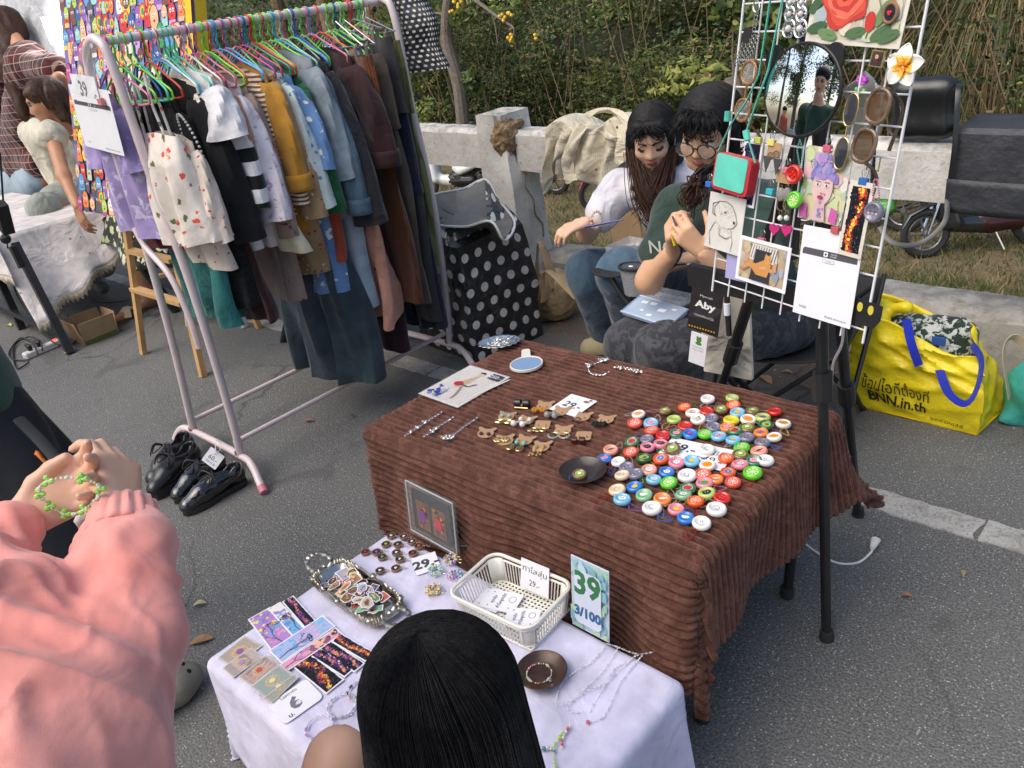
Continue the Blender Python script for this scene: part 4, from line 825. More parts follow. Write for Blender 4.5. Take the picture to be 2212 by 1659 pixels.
for y,lb in ((1.2,'thick glossy lime green hanger hooked nearest to the front'),(1.235,'second thick lime green hanger just behind the nearest one'),(1.86,'thick bright green hanger standing high in the middle of the rail')):
 m = MB(); m.tube(spline([(.022*math.cos(a),0,.022*math.sin(a)) for a in np.linspace(1.1*PI,-.3*PI,9)]+[(.014,0,-.035),(0,0,-.06),(0,0,-.085)],2),.0055,8); w = .2
 m.tube(spline([(0,0,-.08),(-w*.5,0,-.11),(-w,0,-.17),(-w,0,-.195),(-w*.9,0,-.2),(w*.9,0,-.2),(w,0,-.195),(w,0,-.17),(w*.5,0,-.11)],3,True),.0065,8,closed=True)
 o = m.build('hanger',HM['lime'],None,(BX+.03,y,BZ)); o.rotation_euler = (0,.12,.25 if y < 1.22 else -.1); o['label'] = lb; o['category'] = 'hanger'; o['group'] = 'plastic hangers on the rack rail'
# white bead chain on the black dress
m = MB()
for k in range(46): a = k/45*2*PI; m.ball((-2.72+.04*math.sin(a)*(1+.2*math.sin(a))+.06*(1-math.cos(a))*.5,1.262,1.4-.22*(1-math.cos(a))*.5),.005,6)
tg = m.build('bead_chain',mat('pearl',(.75,.72,.66),.25)); tg['label'] = 'white beaded chain looped over the front of the black lace dress'; tg['category'] = 'bead chain'
# shiny polka-dot bag hung at the far end
PD_ = None
def polka(scale=9.,name='polka_vinyl'):
 m,t,b,c = newmat(name); uv = nn(t,'ShaderNodeUVMap'); vm = nn(t,'ShaderNodeVectorMath',operation='MULTIPLY'); vm.inputs[1].default_value = (scale,scale,1)
 t.links.new(uv.outputs[0],vm.inputs[0]); sx = nn(t,'ShaderNodeSeparateXYZ'); t.links.new(vm.outputs[0],sx.inputs[0])
 row = math_(t,'FLOOR',sx.outputs[1]); xs = math_(t,'ADD',sx.outputs[0],math_(t,'MULTIPLY',row,.5))
 fx = math_(t,'SUBTRACT',math_(t,'FRACT',xs),.5); fy = math_(t,'SUBTRACT',math_(t,'FRACT',sx.outputs[1]),.5)
 d = math_(t,'SQRT',math_(t,'ADD',math_(t,'MULTIPLY',fx,fx),math_(t,'MULTIPLY',fy,fy))); f = math_(t,'LESS_THAN',d,.26)
 t.links.new(mixc(t,f,(.012,.013,.018),(.72,.71,.66)),b.inputs['Base Color']); b.inputs['Roughness'].default_value = .28; b.inputs['Coat Weight'].default_value = .4
 n = noise(t,c,14,6,.65,1.2); bump(t,b,n.outputs[0],.9,.03); return m
POLKA = polka()
def uvgrid(name,fn,nu,nv,mt,parent=None,cu=True,us=1.,vs=1.,**tags):
 m = MB(); m.grid(fn,nu,nv,cu=False); me = m.mesh(name,mt,True); uv = me.uv_layers.new(name='UVMap'); k = 0
 for j in range(nv-1):
  for i in range(nu-1):
   for a,b in ((i,j),(i+1,j),(i+1,j+1),(i,j+1)): uv.data[k].uv = (a/(nu-1)*us,b/(nv-1)*vs); k += 1
 return link(name,me,parent,**tags)
ub = T('folded_bag','small crumpled black polka-dot plastic bag tied to the far end of the rail','bag',(-2.84,2.36,1.5),world=True)
uvgrid('pouch',lambda a,s: (-2.78+.13*math.cos(a*2*PI)*(.5+s*.6)+.015*math.sin(s*14),2.42+.05*math.sin(a*2*PI)*(1+.4*math.sin(a*19)),1.78-.42*s),50,20,POLKA,ub,us=2.9,vs=2.4)
# ---- price sheets in the clear pouch on the near end
PAPER = mat('paper',(.8,.8,.84),.7,var=.03); DK = '#2a2a30'
so_ = PY(205,240,1.08); sheet = T('price_sheet','white payment sheet with grey header hung on the near end of the rack','sign',so_,world=True)
tl,tr,bl = PY(151,183,1.09),PY(237,197,1.09),PY(180,313,1.08)
ax = (tr-tl).normalized(); ay = (tl-bl).normalized(); o0 = (tl+tr+bl+bl+tr-tl)/4; w_,h_ = (tr-tl).length,(tl-bl).length
az = ax.cross(ay).normalized(); ay = az.cross(ax)
m = MB(); m.prism(rrect(w_,h_,.002,1),-.0008,0,fr=(o0,ax,ay,az)); m.build('paper',PAPER,sheet,smooth=False)
def payprint(o,ax,ay,w,h,par):
 p = Print(o,ax,ay); p.shape([(-.46*w,.19*h),(-.46*w,.245*h),(-.43*w,.265*h),(.43*w,.265*h),(.46*w,.245*h),(.46*w,.19*h)],'#55555a')
 p.shape(rrect(.07*w,.05*h,.01*w,3,-.06*w,.228*h),'#f0f0f4'); p.disc(-.06*w,.228*h,.018*w,'#55555a'); p.text('THAI QR',.075*w,.238*h,.016*h,'#f0f0f4'); p.text('PAYMENT',.075*w,.215*h,.013*h,'#f0f0f4')
 p.shape(rrect(.2*w,.036*h,.002,2,0,.155*h),'#8a8a92'); p.shape(rrect(.19*w,.03*h,.002,2,0,.155*h),'#e8e8ee'); p.text('PromptPay',0,.155*h,.016*h,'#34343c')
 p.text('ชื่อบัญชี',-.33*w,-.40*h,.032*h,'#2c2c34'); p.text('ศิริฉัตร์ กุหลาบหอม',.25*w,-.445*h,.03*h,'#2c2c34',.36*w); return p.build('printing',par)
payprint(o0,ax,ay,w_,h_,sheet)
o1 = o0+ay*h_*.47-V((0,.004,0))-ax*.01; tg = T('price_tag','white card reading 39 in hatched numerals above the payment sheet','price tag',o1,world=True)
m = MB(); m.prism(rrect(w_*.62,h_*.42,.002,1),-.0008,0,fr=(o1,ax,ay,az)); m.build('card',PAPER,tg,smooth=False)
p = Print(o1,ax,ay); p.text('39',-.014,.0,h_*.25,'#33343f',bold=.03); p.text('.-',w_*.22,-.02,h_*.07,'#33343f',bold=.04); p.build('printing',tg)
CLR = mat('clear_film',(.9,.9,.92),.12,alpha=.22,var=.02)
pb = T('plastic_pouch','clear plastic pouch hanging over the near end of the rail','plastic pouch',so_+V((0,0,.2)),world=True)
m = MB(); a_,b_ = PY(176,100,1.10),PY(206,90,1.10); q0 = o1+ax*-w_*.36-ay*.02; q1 = o1+ax*w_*.36-ay*.02
m.grid(lambda u,s: (a_+(b_-a_)*u)*(1-s)+(q0+(q1-q0)*u)*s+V((0,.012*math.sin(u*14+s*5)*(1-s)-.006,0)),18,12); m.build('film',CLR,pb)
cl = T('binder_clip','pink binder clip holding the price card to the sheet','clip',o1+ax*w_*.33,world=True); m = MB(); m.box(o1+ax*w_*.38-ay*.03+V((0,-.006,0)),(.03,.012,.02)); m.build('clip_body',mat('pink_clip',(.6,.2,.2),.4),cl)
# ---- shoes beneath the near foot
LEA = mat('black_leather',(.012,.012,.013),.3,coat=.3,var=.2,bs=.25,bscale=40,bd=.004); PAT = mat('patent_leather',(.01,.01,.011),.08,coat=1.,var=.2,bs=.35,bscale=22,bd=.006); SOL = mat('black_sole',(.02,.019,.018),.7); INS = mat('insole',(.05,.045,.04),.8)
def shoe(label,toe,heel,mt,h=.085,side=1,platform=.018,bow=False,idx=0):
 toe,heel = V(toe),V(heel); d = heel-toe; ang = math.atan2(d.y,d.x); L = d.length; t = T('shoe',label,'shoe',toe,ang,group='black shoes for sale under the rack')
 s = L/.27; pl = platform; X = lambda x,y,z: (x*s,y*s,z*s+pl)
 body = [RC(X(.035,0,.018),X(.09,0,.03),.026*s,.036*s),RC(X(.09,0,.03),X(.15,0,.042),.036*s,.036*s),RC(X(.15,0,.04),X(.235,0,.045),.034*s,.031*s),RC(X(.235,0,.03),X(.24,0,.068),.03*s,.024*s),EL(X(.03,0,.014),(.034*s,.028*s,.02*s))]
 cut = [RC(X(.165,0,.1),X(.235,0,.088),.020*s,.019*s),RC(X(.17,0,.075),X(.235,0,.065),.019*s,.019*s)]
 v,f,_ = sdf(body,.005,.03,cut); v[:,2] = np.maximum(v[:,2],pl); link('upper',npmesh('upper',v,f,None,mt),t)
 ol = [(x*s,y*s) for x,y in [(0,0),(.008,.02),(.03,.034),(.07,.042),(.11,.038),(.16,.031),(.22,.033),(.255,.026),(.27,0),(.255,-.026),(.22,-.033),(.16,-.031),(.11,-.038),(.07,-.042),(.03,-.034),(.008,-.02)]]
 m = MB(); m.prism(ol,pl*.3,pl+.008); m.prism([(x,y) for x,y in ol if x > .18*s],0,pl*.35) if pl > .01 else None; m.prism([(x,y) for x,y in ol if x < .13*s],0,pl*.4); m.build('sole',SOL,t)
 m = MB(); m.prism([(x,y) for x,y in [(.16*s,-.022),(.25*s,-.02),(.255*s,0),(.25*s,.02),(.16*s,.022)]],pl+.022,pl+.03); m.build('insole',INS,t)
 m = MB()
 for k in range(4): x = .1+.016*k; z = .06+.008*k; m.tube(spline([X(x,-.018,z-.005),X(x+.004,0,z+.012),X(x,.018,z-.005)],3),.0022*s,5)
 for sg in (-1,1): m.tube(spline([X(.145,0,.09),X(.13,sg*.035,.1),X(.11,sg*.045,.07),X(.14,sg*.02,.085)],4),.0022*s,5); m.tube(spline([X(.14,0,.088),X(.1,sg*.02,.07),X(.07,sg*.04,.03)],4),.0018*s,5)
 m.build('laces',BLK,t)
 if bow:
  m = MB()
  for sg in (-1,1): m.grid(lambda u,q: V(X(.13-.03*u,sg*(.005+.045*u),.095+.02*math.sin(u*3)-.03*u*u+.012*(q-.5))),6,3)
  o = m.build('bow',mat('ribbon',(.015,.015,.016),.5),t); solid(o,.002)
  m = MB();
  for sg in (-1,1): m.ball(X(.1,sg*.024,.052),(.004,.003,.004),8)
  m.build('eyelet',mat('brass',(.6,.42,.16),.25,1.),t)
 return t
shoe('matte black shoe with ribbon bow, farthest left of the four',P(330,1058),P(420,975),LEA,bow=True,platform=.022)
shoe('matte black platform shoe with gold eyelets and ribbon bow, second from left',P(332,1083),P(437,1000),LEA,bow=True,platform=.03)
shoe('patent black lace-up shoe partly hidden behind the front one',P(380,1090),P(490,1010),PAT)
shoe('patent black lace-up shoe with pointed toe, nearest to the camera',P(397,1115),P(535,1040),PAT)
tpx = [PD(u,v,2.86) for u,v in ((461,957),(491,984),(461,1019),(428,1000))]; o = sum(tpx,V())/4; ax = (tpx[1]-tpx[0]+tpx[2]-tpx[3]).normalized(); az = ax.cross(tpx[0]-tpx[3]).normalized(); ay = az.cross(ax)
tg = T('price_tag','small white tag reading 60 tied to the rack foot above the shoes','price tag',o,world=True); m = MB(); m.prism(rrect(.062,.060,.003,2),-.0006,0,fr=(o,ax,ay,az)); m.build('card',PAPER,tg,smooth=False)
p = Print(o,ax,ay); p.text('คู่ละ',0,.017,.010,DK); p.text('60.-',0,0,.017,DK); p.text('SIZE 37-38',0,-.018,.006,DK); p.build('printing',tg)
m = MB(); m.tube(spline([o+ay*.024,o+ay*.036+V((.0,-.01,.012)),P(468,950,.1),o+ay*.03+V((0,.012,.008)),o+ay*.024],5),.0014,5); m.build('string',mat('white_thread',(.8,.8,.8),.6),tg)
# ================================================================ LEFT NEIGHBOUR'S STALL
WOOD = mat('pine_wood',(.55,.33,.14),.6,var=.25,vs=6,bs=.3,bscale=30); IRON = mat('black_iron',(.015,.015,.016),.4,var=.2); CABLE = mat('black_cable',(.012,.012,.012),.5)
def bar_(m,a,b,w,h=None,up=(0,1,0)):
 a,b = V(a),V(b); d = (b-a).normalized(); x = V(up).cross(d).normalized(); y = d.cross(x); R = Matrix((x,y,d)).transposed(); m.box((a+b)/2,(w,h or w,(b-a).length),R)
# wooden easel and the doodle canvas
ez = T('wooden_easel','pine A-frame easel carrying the crowded doodle painting','easel',(-4.35,1.6,0),world=True)
for a,b in (((-4.71,1.52,0),(-4.46,1.86,2.0)),((-4.0,1.54,0),(-4.25,1.86,2.0)),((-4.35,2.1,0),(-4.35,1.88,1.9))):
 m = MB(); bar_(m,a,b,.04,.03); m.build('leg',WOOD,ez,smooth=False)
for z,x0,x1,y in ((.62,-4.64,-4.08,1.625),(.40,-4.67,-4.04,1.585),(.83,-4.75,-3.95,1.64)):
 m = MB(); bar_(m,(x0,y,z),(x1,y,z),.05,.022,(0,0,1)); m.build('crossbar',WOOD,ez,smooth=False)
m = MB(); bar_(m,(-4.35,1.62,.5),(-4.35,2.02,.46),.035,.02,(0,0,1)); m.build('brace',WOOD,ez,smooth=False)
pw,ph = 1.5,1.3; up = V((0,.27,1)).normalized(); o = V((-4.12,1.535,.86))+up*ph/2; nrm = V((1,0,0)).cross(up)
pt = T('painting','large canvas crowded with colourful cartoon creatures and a yellow edge','painting',o,world=True)
m = MB(); R = Matrix(((1,0,0),tuple(up),tuple(nrm))).transposed(); m.box(o-nrm*.026,(pw,ph,.05),R); m.build('canvas',mat('yellow_canvas_side',(.8,.52,.02),.7),pt,smooth=False)
p = Print(o,(1,0,0),up,step=.000006); r_ = random.Random(12); p.rect(-pw/2,-ph/2,pw/2,ph/2,'#7f6fb5')
CC_ = ['#d8322e','#e9a0b4','#f3d23a','#5fa0d8','#3f9a55','#8d63b8','#e8813a','#7c4a2c','#efe6da','#9fd6d0','#c14f8a','#2f5fa8','#b8d25a','#f0b98a','#58595e','#c9a4dc']
def creature(p,x,y,s,r):
 c = r.choice(CC_); k = r.randrange(6); ol = '#2a2230'
 def both(poly,cc): cx = sum(q[0] for q in poly)/len(poly); cy = sum(q[1] for q in poly)/len(poly); p.shape([(cx+(a-cx)*1.1,cy+(b-cy)*1.08) for a,b in poly],ol); p.shape(poly,cc)
 if k == 0: both(arcpoly(x,y,s*.45,s*.6,14),c)
 elif k == 1: both(rrect(s*.8,s*1.2,s*.3,4,x,y),c)
 elif k == 2: both([(x-s*.5,y-s*.6),(x+s*.5,y-s*.6),(x+s*.3,y+s*.4),(x,y+s*.8),(x-s*.3,y+s*.4)],c)
 elif k == 3:
  both(arcpoly(x-s*.2,y+s*.7,s*.12,s*.35,8),c); both(arcpoly(x+s*.2,y+s*.7,s*.12,s*.35,8),c); both(arcpoly(x,y,s*.45,s*.5,14),c)
 elif k == 4: both(rrect(s*.9,s*.9,s*.1,2,x,y-s*.2),r.choice(CC_)); both(arcpoly(x,y+s*.25,s*.42,s*.42,12),c)
 else:
  both([(x+s*.5*(1+.2*(i % 2))*math.cos(i*PI/6),y+s*.5*(1+.2*(i % 2))*math.sin(i*PI/6)) for i in range(12)],c)
 e = s*r.uniform(.08,.13)
 for q in (-1,1): p.disc(x+q*s*.16,y+s*.15,e,'#f5f3ee',n=8); p.disc(x+q*s*.16,y+s*.13,e*.5,'#16141a',n=6)
 if r.random() < .5: p.disc(x,y-s*.12,s*.12,'#8e1f2c',s*.07,8)
 else: p.line([(x-s*.12,y-s*.1),(x,y-s*.16),(x+s*.12,y-s*.1)],s*.04,'#241a22')
 if r.random() < .35:
  for i,cc in enumerate(('#d8322e','#e8813a','#f3d23a','#3f9a55')): p.disc(x+s*.5,y+s*.3,s*(.42-.08*i),cc,n=10)
 if r.random() < .5: p.rect(x-s*.4,y-s*.62,x+s*.4,y-s*.35,r.choice(CC_))
rows = 15
for j in range(rows):
 for i in range(17):
  s = .072*r_.uniform(.85,1.3); x = -pw/2+.045+(i+(j % 2)*.5)*(pw-.09)/16.8+r_.uniform(-.012,.012); y = ph/2-.06-(j)*(ph-.11)/(rows-1)+r_.uniform(-.012,.012)
  if x < pw/2-.045: creature(p,x,y,s,r_)
p.rect(pw/2-.055,-ph/2,pw/2,ph/2,'#f4c400'); p.build('picture',pt)
# banner, lamp and pole
bo = V((-6.7,2.45,1.6)); WH = cloth('banner_cloth','#c9ccd0',wrinkle=1.)
bn = T('banner','sagging white cloth banner with faint grey lettering at the upper left','banner',bo,world=True)
c0,c1,c2,c3 = PY(-60,-40,2.45),PY(158,-30,2.45),PY(215,262,2.45),PY(-80,240,2.45)
fb = lambda u,s: ((c0*(1-u)+c1*u)*(1-s)+(c3*(1-u)+c2*u)*s)+V((0,.05*math.sin(s*5+u*3)+.03*math.sin(u*9+s*4),-.08*math.sin(u*PI)*(1-s)))
m = MB(); m.grid(fb,30,24); solid(m.build('sheet',WH,bn),.004)
vs,fs = text_tris('TWINS',.0); m = MB(); m.add([fb(.46+v[0]*.17,.62-v[1]*.3)+V((0,-.012,0)) for v in vs],fs); m.build('lettering',mat('faded_grey_ink',(.36,.38,.40),.8),bn,smooth=False)
lp = T('lamp','bright white LED panel lamp shining behind the banner','lamp',PY(135,70,2.4),world=True); m = MB(); q = [PY(88,38,2.36),PY(186,30,2.36),PY(196,92,2.36),PY(110,96,2.36)]
m.add(q+[a+V((0,.03,0)) for a in q],[(3,2,1,0),(4,5,6,7),(0,1,5,4),(1,2,6,5),(2,3,7,6),(3,0,4,7)]); m.build('light_panel',mat('lamp_glow',(1,1,1),emit=9.),lp,smooth=False)
pl = T('pole','thin wooden pole wound with a string of fairy lights','pole',PY(290,330,2.3),world=True); a,b = PY(160,-40,2.3),PY(300,350,2.3)
b2 = V((b.x+(b.x-a.x)*1.0,2.3,0)); m = MB(); m.tube([a,b,V((b.x,2.3,0))],[.02,.022,.024],8); m.build('stick',BARK2,pl)
m = MB();
for k in range(26): s = k/25; q = a*(1-s)+b*s; m.ball(q+V((.024*math.cos(k*1.7),-.024*abs(math.sin(k*1.7))-.004,0)),.009,6)
m.build('fairy_lights',mat('bulb',(.9,.85,.7),.2,emit=.6),pl)
# cherry table
CH = cloth('cherry_cloth','#d9d2ce','#b13040','flower',14,thr=.27,extra='#d9d2ce',wrinkle=.7); LACE = cloth('lace','#cfc2a8','#a99c84','blotch',60)
ct = T('folding_table','black iron framed table under the cherry-print cloth at the left edge','table',(-6.3,1.5,0),world=True)
for a,b in (((-5.24,1.282,0),(-5.62,1.33,.66)),((-6.18,1.287,0),(-6.4,1.33,.66)),((-5.26,2.0,0),(-5.62,1.9,.66))):
 m = MB(); bar_(m,a,b,.045); m.build('leg',IRON,ct,smooth=False)
for z in (.12,): m = MB(); bar_(m,(-5.3,1.29,z),(-7.2,1.29,z),.04,.04,(0,0,1)); m.build('crossbar',IRON,ct,smooth=False)
m = MB(); bar_(m,(-6.25,1.3,.3),(-7.2,1.3,.3),.03,.03,(0,0,1)); m.build('crossbar',IRON,ct,smooth=False)
m = MB(); m.box((-6.75,1.62,.68),(2.0,.7,.03)); m.build('tabletop',IRON,ct,smooth=False)
tc = T('tablecloth','off-white cherry-print tablecloth with lace trim at the left edge','tablecloth',(-6.3,1.5,.7),world=True)
def ctop(u,s):   # drapes over the front-right corner and hangs in a long point
 x = -7.8+u*2.05; z = .705; y = 1.98-s*.72
 return (x,y,z)
m = MB(); m.grid(ctop,20,8); m.build('top',CH,tc)
def cside(u,s):
 L = .22+.1*(1-u)+.015*math.sin(u*26); return (-7.8+u*2.07+.16*s*u**2+.01*math.sin(u*40),1.255-.05*s-.022*math.sin(u*30)*s,.705-L*s)
m = MB(); m.grid(cside,70,16); solid(m.build('front_drop',CH,tc),.002)
def cend(u,s):
 L = .5-.25*u+.02*math.sin(u*18); return (-5.74+.16*s+.03*math.sin(u*15)*s+.2*s*s*(1-u),1.255+u*.7-.05*s*(1-u),.705-L*s)
m = MB(); m.grid(cend,40,16); solid(m.build('end_drop',CH,tc),.002)
for nm,f in (('front',cside),('end',cend)):
 m = MB(); m.grid(lambda u,s: V(f(u,1.))+V((.002,-.003,-.045*s*(1+.25*math.sin(u*160)))),160,3); solid(m.build('lace_trim',LACE,tc),.003)
pst = T('power_strip','white power strip with a glowing red switch lying by the table leg','power strip',(-5.48,1.21,0),rad(100)); m = MB(); m.box((0,0,.022),(.26,.055,.04),bev=.006); m.build('housing',mat('white_plastic',(.72,.7,.66),.4),pst,smooth=False)
m = MB(); m.box((.075,0,.045),(.02,.014,.008)); m.build('switch',mat('red_glow',(1,.05,.02),emit=3.),pst)
m = MB(); m.ball((.11,0,.042),(.012,.012,.004),8); m.build('dot',mat('blue_dot',(.1,.2,.6)),pst)
for k,x in enumerate((-.02,-.08)): m = MB(); m.tube([(x,0,.04),(x,0,.07),(x-.01,.02,.085)],[.013,.016,.008],8); m.build('plug',CABLE,pst)
for pts,lb in (([PY(0,330,1.25),PY(12,490,1.25),P(30,620,.2),P(75,700,.05),P(110,735,.05),P(128,745,.05)],'black lamp cord hanging from the cherry-print table to the power strip'),
    ([P(82,765,.08),P(70,742,.05),P(45,730,0.01),P(20,760,.01),P(28,776,.01),P(62,778,.01)],'black cord looping on the road beside the power strip'),([P(92,757,.09),P(85,735,.06),P(60,728,.02),P(30,750,.01),P(35,795,.01),P(62,783,.01)],'second black cord looping left of the power strip'),
    ([P(140,745,.03),P(158,742,.01),P(165,725,.01),P(150,700,.02),P(146,680,.05)],'black cord curling round the foot of the table leg'),([P(200,652),P(240,654),P(280,648),P(330,630)],'thin black cord lying on the road behind the sandal')):
 m = MB(); m.tube(spline(pts,6),.005,6); o = m.build('cord',CABLE); o['label'] = lb; o['category'] = 'cord'
sw = T('inline_switch','black inline dimmer box on the hanging lamp cord','switch',PY(34,540,1.2),world=True); m = MB(); bar_(m,PY(26,532,1.2),PY(46,552,1.2) and PY(48,578,1.2),.05,.03); m.build('casing',CABLE,sw,smooth=False)
sp2 = T('clamp','black lamp clamp gripping the corner of the cherry-print table','clamp',PY(8,480,1.2),world=True); m = MB(); bar_(m,PY(0,440,1.2),PY(16,500,1.2),.06,.06); m.ball(PY(12,516,1.2),.03,8); m.build('jaw',CABLE,sp2,smooth=False)
CARD = mat('cardboard',(.36,.24,.13),.85,var=.15,bs=.2,bscale=40)
bx = T('cardboard_box','open worn cardboard box on the road under the cherry cloth','box',(-5.37,1.5,0),world=True)
A_,B_,C_ = V((-5.274,1.387,0)),V((-5.274,1.606,0)),V((-5.50,1.387,0)); D__ = V((-5.50,1.606,0)); U_ = V((0,0,.15))
for a,b,nm in ((A_,B_,'side_panel'),(A_,C_,'side_panel'),(C_,D__,'side_panel'),(B_,D__,'side_panel')):
 m = MB(); d = (b-a).normalized(); n = V((-d.y,d.x,0)); c = (A_+D__)/2; o_ = n*(.005 if n.dot(c-a) > 0 else -.005); f = V((n.x,n.y,0))*(.02 if n.dot(c-a) < 0 else -.02)
 m.add([a,b,b+U_+f,a+U_+f,a+o_,b+o_,b+U_+f+o_,a+U_+f+o_],[(0,1,2,3),(7,6,5,4),(3,2,6,7),(0,4,5,1),(0,3,7,4),(1,5,6,2)]); m.build(nm,CARD,bx,smooth=False)
m = MB(); m.box((-5.387,1.497,.006),(.22,.21,.01)); m.build('base',CARD,bx,smooth=False)
m = MB(); m.add([(-5.270,1.39,.004),(-5.270,1.60,.004),(-5.267,1.60,.035),(-5.267,1.39,.03)],[(0,1,2,3)]); m.build('printed_edge',cloth('box_print','#6f6a30','#3d6a3a','blotch',40),bx,smooth=False)
# white plastic chair behind
WP = mat('white_resin',(.68,.7,.73),.35,var=.05)
def plastic_chair(label,loc,rot):
 t = T('plastic_chair',label,'chair',loc,rot,group='white plastic chairs at the next stall')
 for x,y in ((-.2,-.2),(.2,-.2),(-.2,.2),(.2,.2)):
  m = MB(); m.tube([(x*1.15,y*1.15,0),(x,y,.2),(x*.9,y*.9,.42)],[.028,.03,.035],8,flat=.6); m.build('leg',WP,t)
 m = MB(); m.grid(lambda u,s: (-.23+.46*u,-.22+.44*s,.43-.02*math.sin(u*PI)*math.sin(s*PI)),10,10); solid(m.build('seat',WP,t),.012)
 m = MB(); m.grid(lambda u,s: (-.22+.44*u,.21+.08*s+.04*math.sin(u*PI),.43+.42*s),10,8); solid(m.build('backrest',WP,t),.012)
 for q in (-1,1): m = MB(); m.tube([(q*.24,-.2,.44),(q*.26,-.18,.62),(q*.26,.1,.66),(q*.22,.26,.7)],.02,8); m.build('armrest',WP,t)
 return t
plastic_chair('white plastic chair under the seated woman in the cream blouse',(-6.0,2.35,0),rad(60)); plastic_chair('white plastic chair standing behind the wooden easel',(-4.75,2.2,0),rad(20))
gb = soft('reusable_bag',[RC((-3.75,2.45,.12),(-3.45,2.35,.12),.12,.12),RC((-3.6,2.4,.1),(-3.6,2.4,.22),.17,.12)],mat('green_fabric',(.07,.32,.03),.7),res=.02,k=.08,disp=folds(.012,9)); gb['label'] = 'bright green bag slumped on the road behind the hanging clothes'; gb['category'] = 'bag'
tk = T('side_table','small black legged table behind the hanging clothes','table',(-3.4,2.1,0),world=True)
for a,b in ((P(612,738),V((-3.5,2.0,.55))),(V((-3.0,2.5,0)),V((-3.1,2.4,.55))),(V((-3.9,2.5,0)),V((-3.8,2.4,.55)))): m = MB(); m.tube([a,b],.02,8); m.build('leg',IRON,tk)
m = MB(); m.box((-3.45,2.25,.56),(.7,.5,.02)); m.build('tabletop',IRON,tk)
# ---- people of the next stall.  C: skin, lip, white, dark
CS = ['#c08a68','#a8564e','#d8d4cc','#2a1a16','#b98a6a']
J = lambda u,v,y: PY(u,v,y)
DENM = cloth('grey_jeans','#8b9189','#a9aea4','denim',7,wrinkle=.9); CREAM = cloth('cream_blouse','#d9d2be',wrinkle=.9)
# seated woman with bobbed hair, looking left
hd = J(98,222,1.95); Rh = frame((-.42,-.86,-.22)); s_ = 1.15
sh_n,sh_f = J(112,292,1.88),J(70,288,2.15); hip = J(170,418,2.1); el,hn = J(138,380,1.78),J(168,448,1.72)
knee = J(98,452,1.75); ank = J(190,590,1.9); toe = J(222,622,1.85)
chs = (sh_n+sh_f)/2+V((.02,0,-.02))
hp = headprims(hd,Rh,s_); nk = hd+Rh@V((0,-.03,-.16))*s_
bodyp = [RC(nk,chs,.055,.07),RC(sh_n,sh_f,.055,.055),RC(chs,hip,.11,.12),RC(sh_n,el,.05,.042),RC(el,hn,.04,.03),RC(hip,knee,.1,.085),RC(knee,ank,.075,.05)]
figure('seated woman with chestnut bob, cream frilled blouse and grey jeans',hip*1,[(hp,.008,.02),(bodyp,.015,.04),(handprims(hn,(.3,-.1,-.9),(.3,-.9,0),1,.4,1.1),.007,.01)],CS,[
 ('blouse',[RC(sh_n,sh_f,.075,.075),RC(chs,hip+V((0,0,.04)),.135,.155),EL(sh_n,(.1,.09,.1)),EL(sh_f,(.1,.09,.1))],CREAM,.014,.05,folds(.016,11,3),None),
 ('jeans',[RC(hip,knee,.125,.11),RC(hip+V((0,.1,0)),knee+V((-.1,.1,.02)),.12,.1),RC(knee,ank,.1,.1),RC(knee+V((-.1,.1,0)),ank+V((-.1,.15,0)),.1,.09)],DENM,.016,.05,folds(.02,8,4),None),
 ('hair',[EL(hd+Rh@V((0,-.04,.05)),(.094*s_,.105*s_,.094*s_),Rh),RC(hd+Rh@V((.07,-.075,.03)),hd+Rh@V((.08,-.075,-.12)),.045*s_,.03*s_),RC(hd+Rh@V((-.075,-.065,.03)),hd+Rh@V((-.085,-.06,-.12)),.045*s_,.03*s_),RC(hd+Rh@V((0,-.09,.0)),hd+Rh@V((0,-.1,-.14)),.07*s_,.06*s_),RC(hd+Rh@V((-.05,.05,.085)),hd+Rh@V((.05,.05,.085)),.035*s_)],HBOB,.009,.03,folds(.008,26,5,sq=.1),None)]+[
 ('shoe',[RC(ank+V((.04,0,-.08)),toe,.06,.045),EL(ank+V((.02,0,-.05)),(.07,.06,.06))],mat('grey_sneaker',(.12,.12,.11),.6,var=.4,vs=30),.012,.03,None,None)])
comb(lambda x,y,z: hd+Rh@V((x,y,z))*s_,700,[o for o in D.objects if o.name.startswith('person')][-1],HBOB,.0016,(1.7,2.2),.14,.092,.108,5,.05)
